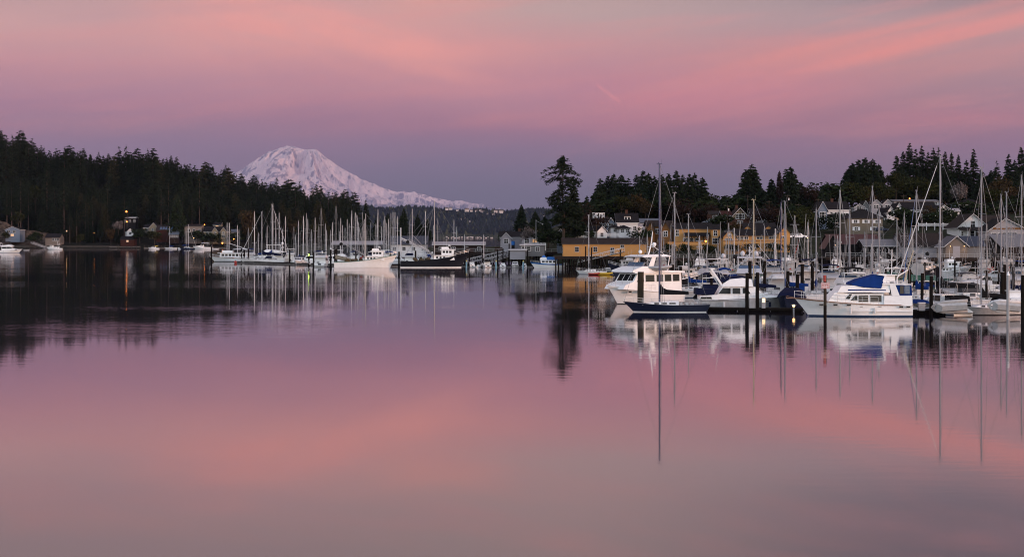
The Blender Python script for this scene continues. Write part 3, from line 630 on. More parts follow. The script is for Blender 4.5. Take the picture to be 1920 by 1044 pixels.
# ------------------------------------------------------------------ boat parts
def hull(par, L, B, hb, hs, rake=1.5, sw=.75, col=white, strip=boot, deck=cream, rail=None, sag=.25, over=0.0, bul=.0, name='hull', fine=2.2, wl=.1, tuck=.86, stripe2=None):
    """lofted hull, bow at +x; hb/hs freeboard at bow and stern"""
    n = 18; mb = MB()
    def sheer(t): return hs+(hb-hs)*t**1.6-sag*math.sin(math.pi*t)*.6
    def plan(t, p): 
        w = sw+(1-sw)*math.sin(min(1, t/.45)*math.pi/2)
        return w if t <= .45 else w*(1-((t-.45)/.55)**p)
    rows = [(-.35,.55,2.0),(0.0,tuck,1.55),(wl,tuck+.03,1.6),(.45,.93,1.8),(stripe2 or .86,.97,fine),(.93,1.02,fine),(1.0,1.0,fine)]
    vs = []; ringn = len(rows)*2
    for i in range(n+1):
        t = i/n; zs = sheer(t); ring = []
        for k, (zf, wf, p) in enumerate(rows):
            z = zf if k < 3 else zs*zf
            fr = max(0, min(1, z/zs)); x = -L/2+over*(1-fr)*(1-t)**3+t*(L-rake*(1-fr)**.85-(over*(1-fr)*(1-t)**3)*0)
            ring.append((x, max(.012, B/2*wf*plan(t, p)), z))
        vs += [(x, y, z) for x, y, z in reversed(ring)]+[(x, -y, z) for x, y, z in ring]
    m = len(rows); fs = []; ms = []
    for i in range(n):
        for j in range(2*m-1):
            a = i*2*m+j; fs.append((a, a+1, a+1+2*m, a+2*m))
            k = (m-2-j) if j < m-1 else (j-m)         # row index of the strip
            ms.append(3 if j == m-1 else (1 if k <= 1 else (2 if k == m-2 or (stripe2 and k == m-3) else 0)))
    mb.v = vs; mb.f = fs; mb.m = ms
    mb.f.append(tuple(range(2*m-1, -1, -1))); mb.m.append(0)
    for i in range(n):                                # deck
        a = i*2*m; b = (i+1)*2*m; z0 = vs[a][2]-bul-.03; z1 = vs[b][2]-bul-.03
        mb.add([(vs[a][0], vs[a][1]*.97, z0), (vs[b][0], vs[b][1]*.97, z1), (vs[b][0], -vs[b][1]*.97, z1), (vs[a][0], -vs[a][1]*.97, z0)], [(0,1,2,3)], 4)
    return mb.build(name, [col, strip, rail or col, antif, deck], par)
def win(par, x0, x1, z0, z1, y, s0=0, s1=0, m=None, fr=None, name='window', tilt=0):
    """a framed window on both... side y (sign gives the side); s0,s1 shear the ends"""
    sg = 1 if y > 0 else -1; y = abs(y); mb = MB()
    e = .04
    def quad(a, b, c, d, off, th, mi):
        pts = [(x0+a, z0+c), (x1+b, z0+c), (x1+s1+b, z1+d), (x0+s0+a, z1+d)]
        vs = []
        for dy in (off, off+th): vs += [(x, sg*(y+dy-(z-z0)*tilt), z) for x, z in pts]
        mb.add(vs, [(0,1,2,3),(7,6,5,4),(0,4,5,1),(1,5,6,2),(2,6,7,3),(3,7,4,0)], mi)
    quad(-e, e, -e, e, -.02, .032, 1); quad(0, 0, 0, 0, .012, .012, 0)
    return mb.build(name, [m or glass, fr or white], par)
def winf(par, y0, y1, z0, z1, x, slope=0, m=None, fr=None, name='windshield', e=.04):
    """window in a face that looks along +x or -x"""
    mb = MB(); sg = 1 if x >= 0 else -1
    mb.add([(x+sg*dx-slope*(z-z0), y, z) for dx in (-.02, .014) for y, z in ((y0-e,z0-e),(y1+e,z0-e),(y1+e,z1+e),(y0-e,z1+e))], [(0,1,2,3),(7,6,5,4),(0,4,5,1),(1,5,6,2),(2,6,7,3),(3,7,4,0)], 1)
    mb.add([(x+sg*dx-slope*(z-z0), y, z) for dx in (.014, .026) for y, z in ((y0,z0),(y1,z0),(y1,z1),(y0,z1))], [(0,1,2,3),(7,6,5,4),(0,4,5,1),(1,5,6,2),(2,6,7,3),(3,7,4,0)], 0)
    return mb.build(name, [m or glass, fr or white], par)
def rails(par, L, B, hb, hs, t0=.45, t1=.99, h=.62, sag=.25, sw=.75, n=8, fine=2.2, r=.016, name='railing'):
    mb = MB()
    def pt(t, sg, dz):
        w = sw+(1-sw)*math.sin(min(1, t/.45)*math.pi/2)
        if t > .45: w *= (1-((t-.45)/.55)**fine)
        return Vector((-L/2+t*L, sg*max(.02, B/2*w*.93), hs+(hb-hs)*t**1.6-sag*math.sin(math.pi*t)*.6+dz))
    for sg in (-1, 1):
        ts = [t0+(t1-t0)*i/n for i in range(n+1)]
        for hh in (h, h*.5): mb.tube([pt(t, sg, hh) for t in ts], r, 4)
        for t in ts: mb.tube([pt(t, sg, -.05), pt(t, sg, h)], r, 4)
    return mb.build(name, steel, par)
def mast(par, x, z0, z1, r=.09, m=None, spr=2, name='mast', head=True, y=0, lean=0):
    mb = MB(); mb.tube([(x,y,z0),(x+lean*(z1-z0),y,z1)], r, 8, r1=r*.8)
    for k in range(spr):
        z = z0+(z1-z0)*(k+1)/(spr+1.0); w = (z1-z0)*.055; mb.tube([(x-.1,y-w,z-.03),(x,y,z),(x-.1,y+w,z-.03)], r*.32, 4)
    if head:
        mb.tube([(x-.3,y,z1+.03),(x+.35,y,z1+.03)], r*.3, 4); mb.tube([(x-.25,y,z1),(x-.25,y,z1+.6)], .014, 4); mb.ball((x+.1,y,z1+.12), .07, n=6)
    mb.box(x-r*1.3, x+r*1.3, y-r*1.8, y-r*1.0, z0+(z1-z0)*.45, z0+(z1-z0)*.45+.25)
    return mb.build(name, m or alu, par, smooth=False)
def stays(par, x, zt, bow, stern, beam, zd, frac=1.0, r=.022, furl=None, spr=2, m=None):
    mb = MB(); h = zt
    mb.tube([(bow[0],0,bow[1]),(x,0,zd+(h-zd)*frac)], r if not furl else r, 4); mb.tube([(stern[0],0,stern[1]),(x,0,h)], r, 4)
    for sg in (-1, 1):
        w = (h-zd)*.055; z1 = zd+(h-zd)*(spr/(spr+1.0))
        mb.tube([(x-.15,sg*beam,zd),(x-.1,sg*w,z1),(x,0,h)], r, 4)
        mb.tube([(x-.5,sg*beam,zd),(x,0,zd+(h-zd)*.42)], r, 4)
    o = mb.build('rigging', m or wire, par)
    if furl:
        f = MB(); a = Vector((bow[0],0,bow[1]+.4)); b = Vector((x,0,zd+(h-zd)*frac)); f.tube([a, a.lerp(b,.1), a.lerp(b,.93)], .085, 6, r1=.04); f.build('furled_jib', furl, par)
    return o
def sailcover(par, x, z, Lb, m, h=.55, boomm=None, name='sail_cover', stack=1.3):
    b = MB(); b.tube([(x-.1,0,z),(x-Lb,0,z+.05)], .07, 6); b.build('boom', boomm or alu, par)
    c = MB(); n = 8; vs = []
    for i in range(n+1):
        t = i/n; hh = h*(1-.55*t)+stack*max(0, 1-t*5)**1.5; w = .17*(1-.4*t)*(1+.12*math.sin(t*40)); xx = x-.02-(Lb-.1)*t
        vs += [(xx,-w,z-.14),(xx,-w*1.1,z+hh*.45),(xx,-.03,z+hh),(xx,.03,z+hh),(xx,w*1.1,z+hh*.45),(xx,w,z-.14)]
    fs = [(i*6+j, i*6+(j+1)%6, (i+1)*6+(j+1)%6, (i+1)*6+j) for i in range(n) for j in range(6)]+[(5,4,3,2,1,0), tuple(n*6+j for j in range(6))]
    c.add(vs, fs); return c.build(name, m, par, smooth=False)
def canopy(par, x0, x1, w, z0, z1, m, name='bimini', drop=.18, legs=True):
    mb = MB(); n = 6; vs = []
    for i in range(n+1):
        t = i/n; x = x0+(x1-x0)*t; zz = z1-.16*(2*t-1)**2
        vs += [(x,-w,zz-drop),(x,-w*.8,zz-.03),(x,0,zz+.05),(x,w*.8,zz-.03),(x,w,zz-drop),(x,w*.96,zz-drop-.02),(x,0,zz),(x,-w*.96,zz-drop-.02)]
    fs = [(i*8+j, i*8+(j+1)%8, (i+1)*8+(j+1)%8, (i+1)*8+j) for i in range(n) for j in range(8)]+[tuple(range(7,-1,-1)), tuple(n*8+j for j in range(8))]
    mb.add(vs, fs); o = mb.build(name, m, par)
    if legs:
        f = MB()
        for sg in (-1, 1):
            for xa, xb in ((x0,x0+.2),(x1,x1-.2),(x0+.1,(x0+x1)/2)): f.tube([(xb,sg*w*.97,z0),(xa,sg*w*.97,z1-.3)], .02, 4)
        f.build('canopy_frame', steel, par)
    return o
def boat(name, label, cat, px, pyw, head, D=None, group=None, sc=1):
    """head: direction of the bow in degrees, 0 = right, 90 = away, 180 = left"""
    D = D or DW(pyw); return thing(name, label, cat, (XW(px, D), D, 0), R(head), group, sc)
# ---------------- sailing yacht
def sloop(label, px, pyw, head, L, mh, mx=.08, col=white, strip=boot, cover=cblue, mm=None, D=None, dodger=None, furl=cwhite, group=None, full=True, B=None, mast_lean=0, rail=None, name='sailboat', bow=1.25, spr=2, deck=cream, dink=False):
    o = boat(name, label, 'sailboat', px, pyw, head, D, group); B = B or L*.3; k = L/11
    mm = mm or (alu2 if D < 400 and px > 1150 else alu)
    hull(o, L, B, bow*k**.5, .95*k**.5, L*.13, .55, col, strip, deck, rail, .22, over=L*.05)
    c = MB(); zc = .95*k**.5-.1; pr = [(-L*.14,zc),(L*.28,zc),(L*.25,zc+.12),(L*.16,zc+.34),(-L*.08,zc+.50),(-L*.14,zc+.50)]
    c.prism(pr, B*.30, B*.24); c.build('cabin', white if col != cream else cream, o)
    for sg in (-1, 1):
        for a, b in ((-.1,-.03),(0,.06),(.09,.14)): win(o, L*a, L*b, zc+.14, zc+.30, sg*B*.28, fr=alu)
    x = L*mx; zt = mh; z0 = zc+.35
    mast(o, x, z0, zt, .125 if L > 10.2 else (.105 if L > 8 else .09), mm or alu, spr)
    stays(o, x, zt, (L*.48, bow*k**.5), (-L*.49, .9), B*.42, .95*k**.5, 1 if furl else .9, furl=furl, spr=spr)
    sailcover(o, x, z0+1.1*k, L*.34, cover, .45*k+.1, stack=.8*k)
    if dodger:
        d = MB(); d.prism([(-L*.20,zc+.45),(-L*.06,zc+.45),(-L*.10,zc+1.15),(-L*.13,zc+1.35),(-L*.20,zc+1.3)], B*.30, B*.24); d.build('dodger', dodger, o)
    if full:
        rails(o, L, B, bow*k**.5, .95*k**.5, .02, .98, .55, .22, .55, 9)
        w = MB(); w.tube([(-L*.36,0,.6),(-L*.36,0,1.3)], .06, 6)
        n = 12; w.tube([(-L*.365, .38*math.cos(a*6.283/n), 1.35+.38*math.sin(a*6.283/n)) for a in range(n+1)], .02, 4); w.build('steering_wheel', steel, o)
        g = MB(); 
        for kx in range(5): g.box(-L*.30+kx*.7-.2, -L*.30+kx*.7+.15, -B*.3, B*.3*(.3+.14*kx), zc+.02, zc+.25+.05*(kx%2))
        g.build('deck_gear', greyw, o)
    return o
def prof_h(pts): return pts
# ---------------- flybridge cruiser and other motor boats, described for a 12 m boat and scaled
def cruiser(label, px, pyw, head, L=11, kind='fly', col=white, strip=boot, canvas=cblue, D=None, group=None, name='motor_cruiser', cat='motorboat', top='bimini', arch=True, rail=True, mastp=0, radome=0, B=None, ant=2, winc=None, enclosure=None, body=None):
    white = body or MATS['white_gelcoat']
    o = boat(name, label, cat, px, pyw, head, D, group, L/12); B = B or 4.0; L = 12
    hb, hs = (1.9, 1.25); hull(o, L, B, hb, hs, 1.7, .86, col, strip, cream, None, .12)
    wm = winc or glass; w = B*.40
    if kind == 'fly':          # saloon with raked windscreen, flybridge above, open cockpit
        c = MB(); c.prism([(-3.3,1.2),(4.6,1.35),(3.9,1.75),(2.1,1.95),(1.1,2.95),(-3.3,2.95)], w*1.04, w*.88); c.build('cabin', white, o)
        for sg in (-1, 1):
            win(o, -3.05, -1.05, 1.98, 2.82, sg*w*1.0, m=wm, tilt=.07); win(o, -.92, .48, 1.98, 2.82, sg*w*1.0, 0, .1, wm, tilt=.07); win(o, .62, 1.85, 2.05, 2.72, sg*w*1.0, 0, -.68, wm, tilt=.07)
            win(o, 2.8, 3.9, 1.35, 1.55, sg*w*1.02, m=wm)
        for i in range(3): winf(o, -w*.85+i*w*.58, -w*.85+i*w*.58+w*.52, 2.08, 2.75, 2.06, 1.0, wm)
        f = MB(); f.prism([(-4.6,2.96),(1.5,2.96),(1.9,3.1),(.7,3.75),(-.2,3.8),(-2.6,3.55),(-4.6,3.1)], w*1.1, w*.95); f.build('flybridge', white, o)
        s = MB(); s.tube([(.75,-w*.85,3.7),(.45,-w*.8,4.1),(.45,w*.8,4.1),(.75,w*.85,3.7)], .03, 4); s.add([(.78,-w*.85,3.72),(.78,w*.85,3.72),(.48,w*.8,4.08),(.48,-w*.8,4.08)], [(0,1,2,3)]); s.build('wind_deflector', glassb, o)
        zt = 3.6; xt = (-3.6, .2)
    elif kind == 'sedan':
        c = MB(); c.prism([(-2.2,1.2),(4.4,1.4),(3.4,1.75),(2.0,1.95),(1.0,2.9),(-2.2,2.95)], w*1.02, w*.86); c.build('cabin', white, o)
        for sg in (-1, 1):
            win(o, -2.05, -.28, 1.92, 2.76, sg*w*.98, m=wm, tilt=.07); win(o, -.12, 1.3, 1.92, 2.74, sg*w*.97, 0, -.55, wm, tilt=.07); win(o, 2.4, 3.3, 1.38, 1.56, sg*w, m=wm)
        for i in range(3): winf(o, -w*.85+i*w*.58, -w*.85+i*w*.58+w*.52, 2.05, 2.7, 1.9, 1.0, wm)
        zt = 2.9; xt = (-4.6, -1.6)
    elif kind == 'express':    # low sports cruiser
        c = MB(); c.prism([(-.6,1.3),(5.0,1.5),(3.6,1.9),(1.6,2.15),(-.6,2.0)], w*1.0, w*.8); c.build('cabin', white, o)
        winf(o, -w*.8, w*.8, 2.1, 2.75, 1.5, 1.1, wm)
        for sg in (-1, 1): win(o, -.6, 1.3, 2.02, 2.6, sg*w*.86, .2, -.75, wm); win(o, 2.2, 3.4, 1.5, 1.7, sg*w*.93, m=wm)
        zt = 2.1; xt = (-3.8, .6)
    elif kind == 'pilot':      # upright wheelhouse forward with trunk cabin aft
        c = MB(); c.prism([(-3.8,1.2),(1.0,1.25),(1.0,2.3),(-3.8,2.25)], w, w*.93); c.prism([(.95,1.3),(3.3,1.45),(3.0,3.3),(2.7,3.35),(.95,3.3)], w*1.01, w*.92); c.prism([(3.0,1.4),(5.0,1.5),(4.8,2.0),(3.1,2.1)], w*.8, w*.7); c.prism([(.6,3.36),(3.6,3.36),(3.5,3.46),(.6,3.46)], w*1.08); c.build('wheelhouse', white, o)
        for sg in (-1, 1):
            for a in (-3.3,-2.0,-.7): win(o, a, a+.9, 1.55, 2.05, sg*w*.98, m=wm)
            win(o, 1.2, 1.95, 2.35, 3.0, sg*w*.97, m=wm); win(o, 2.1, 2.8, 2.35, 3.0, sg*w*.97, m=wm)
        for i in range(3): winf(o, -w*.85+i*w*.58, -w*.85+i*w*.58+w*.5, 2.4, 3.0, 3.16, .16, wm)
        zt = 3.45; xt = (-3.6, .6)
    if top == 'bimini': canopy(o, xt[0], xt[1], w*.95, zt, zt+1.75, canvas)
    elif top == 'hard':
        t = MB(); t.prism([(xt[0]-.3,zt+1.55),(xt[1]+.5,zt+1.5),(xt[1]+.5,zt+1.6),(xt[0]-.3,zt+1.68)], w)
        for sg in (-1,1):
            for xx in (xt[0], xt[1]): t.tube([(xx,sg*w*.9,zt-.1),(xx,sg*w*.9,zt+1.55)], .05, 4)
        t.build('hardtop', white, o)
    elif top == 'cover':
        t = MB(); t.prism([(xt[0],zt-.05),(xt[1]+.3,zt),(xt[1]-.4,zt+.5),((xt[0]+xt[1])/2,zt+.62),(xt[0]+.3,zt+.45)], w*.98, w*.6); t.build('canvas_cover', canvas, o)
    if enclosure:
        t = MB(); t.prism([(-5.4,1.25),(-3.4,1.25),(-3.4,2.85),(-5.1,2.7)], w*1.02, w*.95); t.build('cockpit_enclosure', enclosure, o)
        for sg in (-1, 1): win(o, -5.0, -3.6, 1.8, 2.5, sg*w*1.0, m=cgrey, fr=enclosure, name='enclosure_window')
    if arch:
        a = MB(); xa = xt[0]+.2; a.tube([(xa,-w,zt-.5),(xa-.6,-w*.92,zt+.95),(xa-.6,w*.92,zt+.95),(xa,w,zt-.5)], .07, 5); a.box(xa-.75,xa-.35,-.3,.3,zt+1.0,zt+1.12); a.build('radar_arch', white, o)
    for i in range(radome):
        r = MB(); r.ball((xt[0]-.2+.1*i, (-.9, .9, 0)[i], zt+(2.05 if top == 'hard' else 1.45)), .34, n=10, sz=1.15); r.tube([(xt[0]-.2+.1*i,(-.9,.9,0)[i],zt+1),(xt[0]-.2+.1*i,(-.9,.9,0)[i],zt+1.9)], .05, 5); r.build('radome', white, o, smooth=True)
    for i in range(ant):
        r = MB(); sg = (-1, 1)[i%2]; r.tube([(xt[0]+.3+i*.4, sg*w*.95, zt-.2),(xt[0]-.1+i*.4, sg*w*.95, zt+3.2+i*.7)], .022, 4, r1=.01); r.build('antenna', cwhite, o)
    if mastp:
        r = MB(); r.tube([(xt[0]+1.4,0,zt),(xt[0]+1.2,0,zt+mastp)], .06, 6); r.box(xt[0]+1.1,xt[0]+1.35,-.55,.55,zt+mastp*.6,zt+mastp*.6+.07); r.tube([(xt[0]+1.25,0,zt+.5),(xt[0]-2,0,zt+mastp*.55)], .035, 4); r.build('mast', white, o)
    if rail: rails(o, L, B, hb, hs, .42, .985, .65, .12, .86, 8)
    fd = MB(); fd.tube([(5.2,-B*.1,1.85),(5.7,-B*.05,1.8)], .05, 5); fd.box(4.6,5.6,-.12,.12,1.72,1.82); fd.build('bow_roller', steel, o)
    ck = MB(); ck.box(-5.2,-3.6,-1.2,1.2,1.0,1.06); ck.box(-6.02,-5.98,-.5,.5,.6,1.15); ck.box(-4.6,-4.0,.3,1.1,1.06,1.6); ck.build('cockpit', cgrey, o)
    sw = MB(); sw.box(-6.75,-6.0,-B*.36,B*.36,.28,.36); sw.build('swim_platform', deckw, o)
    for sg in (-1, 1):
        f = MB(); f.tube([(-2.2,sg*B*.5,.45),(-2.2,sg*B*.5,1.05)], .13, 6); f.build('fender', cwhite, o)
    return o
# ---------------- fishing vessel
def seiner(label, px, pyw, head, L=17, col=white, strip=teal, D=None, trim=None, poles=2, skiff=True, group=None, house=white, gear=True, sm=1.0, mastc=None, drum=False, sp2=False, mh=11.5):
    o = boat('fishing_boat', label, 'fishing boat', px, pyw, head, D, group, L/17); L = 17; B = 5.2
    mm = mastc or alud
    hull(o, L, B, 3.7, 1.55, 2.1, .80, col, strip, deckw, trim or col, .30, bul=.55, wl=.22, stripe2=None)
    # deckhouse forward, wheelhouse above
    c = MB(); c.prism([(-.3,1.6),(4.9,1.9),(4.6,3.0),(-.3,2.95)], 1.75, 1.6); c.prism([(-.5,2.96),(5.1,3.0),(5.0,3.1),(-.5,3.06)], 1.9); c.build('deckhouse', house, o)
    wh = MB(); wh.prism([(1.6,3.1),(4.5,3.1),(4.75,4.35),(1.6,4.3)], 1.45, 1.35); wh.prism([(1.2,4.36),(5.1,4.4),(4.9,4.55),(1.2,4.5)], 1.6); wh.prism([(1.6,4.52),(3.5,4.52),(3.2,5.15),(1.6,5.1)], 1.3, 1.2); wh.build('wheelhouse', house, o)
    for sg in (-1, 1):
        for a in (.3, 1.15, 2.0): win(o, a, a+.5, 2.3, 2.75, sg*1.67, fr=house, tilt=.1)
        for a in (1.9, 2.7, 3.5): win(o, a, a+.6, 3.6, 4.15, sg*1.42, fr=house, tilt=.08)
    for i in range(4): winf(o, -1.2+i*.62, -.72+i*.62, 3.65, 4.15, 4.63, -.2, fr=house)
    m1 = MB(); m1.tube([(-.2,0,1.8),(-.2,0,mh)], .15, 8, r1=.09)
    for z in (mh*.55, mh*.72, mh*.86): m1.tube([(-.2,-1.1,z),(-.2,1.1,z)], .06, 5)
    m1.tube([(-.2,-1.0,2.9),(-.2,-.3,mh*.86)], .06, 5); m1.tube([(-.2,1.0,2.9),(-.2,.3,mh*.86)], .06, 5)
    for z in range(8): m1.tube([(-.2,-.9+.07*z,3.2+.7*z),(-.2,.9-.07*z,3.2+.7*z)], .03, 4)
    m1.build('mast', mm, o)
    bm = MB(); bm.tube([(-.4,0,3.2),(-6.8,0,6.9)], .13, 6, r1=.09); bm.tube([(-.4,.15,3.5),(-6.6,.15,7.2)], .05, 5); bm.build('boom', mm, o)
    pb = MB(); pb.tube([(-6.8,-.35,6.3),(-6.8,.35,6.3)], .45, 10); pb.tube([(-6.8,0,6.9),(-6.8,0,6.3)], .06, 4); pb.build('power_block', rubber, o)
    for i in range(poles):
        p = MB(); sg = (-1, 1)[i%2]; p.tube([(-.3,sg*1.9,2.4),(-.9-2.2*(i%2),sg*2.6,mh*1.02)] if not sp2 else [(-.3,sg*1.9,2.4),(-5.5,sg*3.2,8.2)], .085, 6, r1=.05); p.build('outrigger_pole', mm, o)
    st = MB()
    for a, b in (((L*.48,0,3.7),(-.2,0,mh)),((-8.2,-2,1.7),(-.2,0,mh*.9)),((-8.2,2,1.7),(-.2,0,mh*.9)),((-.2,0,mh*.9),(-6.8,0,6.9)),((-.2,0,mh*.8),(-5,0,5.9)),((-.2,0,mh*.95),(-3,2.4,2)),((-.2,0,mh*.95),(-3,-2.4,2)),((3.2,0,5.1),(-.2,0,mh*.8))): st.tube([a, b], .022, 4)
    st.build('rigging', wire, o)
    if skiff:
        s = MB(); n = 8
        for i in range(n+1):
            t = i/n; x = -8.3+4.8*t; z = 2.9-1.25*t+.0; w = 1.25*math.sin(max(.12, min(1, t*1.3))*math.pi*.5)
            s.v += [(x,-w,z+.55),(x,-w*.7,z-.25),(x,0,z-.5),(x,w*.7,z-.25),(x,w,z+.55)]
        s.f = [(i*5+j, i*5+j+1, i*5+j+6, i*5+j+5) for i in range(n) for j in range(4)]; s.m = [0]*len(s.f); s.f += [(4,3,2,1,0), tuple(n*5+j for j in range(5))]; s.m += [0,0]
        for i in range(9): s.ball((-8.2+.55*i, -1.28*math.sin(max(.12, min(1, i/8*1.3))*math.pi*.5), 3.5-.143*i), .13, 1, 6)
        so = s.build('net_skiff', [skiffm, cwhite], o)
    if gear:
        g = MB(); rr = random.Random(hash(label) % 999); rr = random.Random(len(label)*7+int(px))
        for i in range(9): g.ball((rr.uniform(-6,-1.2), rr.uniform(-1.6,1.6), 1.7+rr.uniform(0,.5)), rr.uniform(.4,.8), n=6, sz=.7)
        g.build('net_pile', netm, o)
        b2 = MB()
        for i in range(4): b2.ball((rr.uniform(-2,-.6), rr.uniform(-1.9,1.9), rr.uniform(2.3,3.2)), .22, n=8)
        b2.build('buoys', redp if rr.random() < .6 else cblue, o)
    if drum:
        d = MB(); d.tube([(-4.6,-1.5,2.9),(-4.6,1.5,2.9)], 1.15, 12); d.build('net_drum', netm, o)
        
        for ya in (-1.62, 1.52): e = MB(); e.tube([(-4.6,ya,2.9),(-4.6,ya+.1,2.9)], 1.45, 14); e.build('drum_flange', alud, o)
    an = MB()
    for x, y, z, h in ((2.2,-.9,5.1,2.4),(2.8,.8,5.1,1.8),(3.8,0,4.5,1.1)): an.tube([(x,y,z),(x,y,z+h)], .03, 4)
    an.ball((3.4,.5,5.5), .28, n=8); an.box(3.7,3.9,-.6,.6,5.35,5.45); an.build('antennas', cwhite, o)
    rails(o, L, B, 3.7, 1.55, .62, .985, .7, .30, .8, 6, r=.025)
    return o
def dinghy(name, label, loc, rz, L=3.2, m=None, inner=None, tilt=None, cat='dinghy', group=None, outboard=False):
    o = thing(name, label, cat, loc, rz, group)
    if tilt: o.rotation_euler = tilt
    t = MB(); k = [(-L/2,-.62,.2),(L*.2,-.62,.22),(L*.42,-.35,.32),(L/2,0,.38),(L*.42,.35,.32),(L*.2,.62,.22),(-L/2,.62,.2)]
    t.tube(k, .19, 8); t.build('tube', m or gre, o, smooth=True)
    f = MB(); f.prism([(-L/2+.1,-.22),(L*.25,-.20),(L*.40,.12),(-L/2+.1,.1)], .30, .58); f.box(-.2,.1,-.5,.5,.16,.24); f.build('floor', inner or greyw, o)
    if outboard:
        b = MB(); b.box(-L/2-.35,-L/2+.0,-.16,.16,.3,.85); b.tube([(-L/2-.15,0,.35),(-L/2-.2,0,-.35)], .07, 6); b.build('outboard_motor', rubber, o)
    return o
def pile(px, top, D, r=.19, m=None, cap=None, label='', group=None, name='piling'):
    o = thing(name, label, 'piling', (XW(px, D), D, 0), 0, group)
    z = ZW(top, D); b = MB(); r *= .86; b.tube([(0,0,-3),(0,0,z*.5),(.03,0,z)], r, 9, r1=r*.92); b.build('post', m or piles, o)
    if cap: c = MB(); c.tube([(.03,0,z-.02),(.03,0,z+.22),(.03,0,z+.45)], r*1.1, 9, r1=.03); c.build('cap', cap, o)
    else: c = MB(); c.tube([(.03,0,z+.005),(.03,0,z+.05)], r*.97, 9); c.build('top_plate', alud, o)
    return o
def dock(name, label, p0, p1, w=2.2, z=.45, th=.35, posts=0, m=None, cat='dock', under=None):
    """floating walkway between two plan points"""
    a = Vector(p0); b = Vector(p1); d = b-a; Ld = d.length
    o = thing(name, label, cat, (a.x, a.y, 0), math.atan2(d.y, d.x))
    k = MB(); n = max(1, int(Ld/3.2))
    k.box(0, Ld, -w/2, w/2, z-.06, z); k.build('walkway', m or deckw, o)
    f = MB()
    for i in range(n): f.box(i*Ld/n+.15, (i+1)*Ld/n-.15, -w/2+.08, w/2-.08, z-th-.25, z-.063)
    f.build('floats', under or conc, o)
    r = MB(); r.box(0, Ld, -w/2-.1, -w/2-.003, z-.22, z+.06); r.box(0, Ld, w/2+.003, w/2+.1, z-.22, z+.06); r.build('timber_whaler', piles, o)
    return o
# ------------------------------------------------------------------ houses
paints = {
 'white': mat('white_clapboard', (.62,.61,.60), .7, .05, scale=1, stretch=(.2,.2,6)), 'grey': mat('grey_clapboard', (.14,.14,.14), .7, .1, scale=1, stretch=(.2,.2,6)),
 'yellow': mat('ochre_yellow_siding', (.42,.225,.080), .75, .08, scale=1, stretch=(.2,.2,5)), 'orange': mat('orange_brown_siding', (.17,.08,.03), .75, .12, scale=1, stretch=(.2,.2,5)),
 'taupe': mat('taupe_siding', (.16,.13,.095), .75, .08, scale=1, stretch=(.2,.2,5)), 'blue': mat('pale_blue_siding', (.13,.16,.21), .7, .1, scale=1, stretch=(.2,.2,5)),
 'brick': mat('red_brown_brick', (.07,.035,.025), .85, .25, scale=5), 'beige': mat('beige_siding', (.17,.14,.12), .75, .1, scale=1, stretch=(.2,.2,5)),
 'brown': mat('dark_brown_boards', (.025,.018,.015), .85, .3, scale=2, stretch=(4,4,.4)), 'rust': mat('rust_red_boards', (.04,.016,.012), .8, .2, scale=2), 'dark': mat('dark_weathered_boards', (.012,.011,.011), .85, .3, scale=2, stretch=(4,4,.4)),
 'cream': mat('cream_siding', (.20,.17,.12), .75, .1, scale=1, stretch=(.2,.2,5)), 'lilac': mat('pale_grey_siding', (.28,.265,.28), .7, .1, scale=1, stretch=(.2,.2,5))}
roofs = {'dark': mat('dark_shingles', (.015,.014,.015), .9, .3, scale=2.5, spec=.2), 'brown': mat('brown_shingles', (.028,.022,.02), .9, .3, scale=2.5, spec=.2), 'red': mat('dark_red_metal_roof', (.05,.014,.014), .6, .2, scale=1.5, stretch=(3,.3,.3)),
 'grey': mat('grey_metal_roof', (.15,.15,.16), .55, .15, scale=1.2, stretch=(4,.3,.3)), 'blue': mat('slate_blue_metal_roof', (.022,.034,.055), .55, .15, scale=1.2, stretch=(4,.3,.3)), 'white': mat('white_metal_roof', (.32,.30,.31), .6, .12, scale=1.2, stretch=(4,.3,.3)), 'bluegrey': mat('blue_grey_roof', (.07,.09,.115), .6, .15, scale=1.5), 'brick': mat('brick_red_roof', (.055,.02,.016), .85, .25, scale=2.5)}
trimw = mat('white_trim_paint', (.68,.67,.66), .6, .03); trimd = mat('dark_trim_paint', (.03,.025,.022), .7)
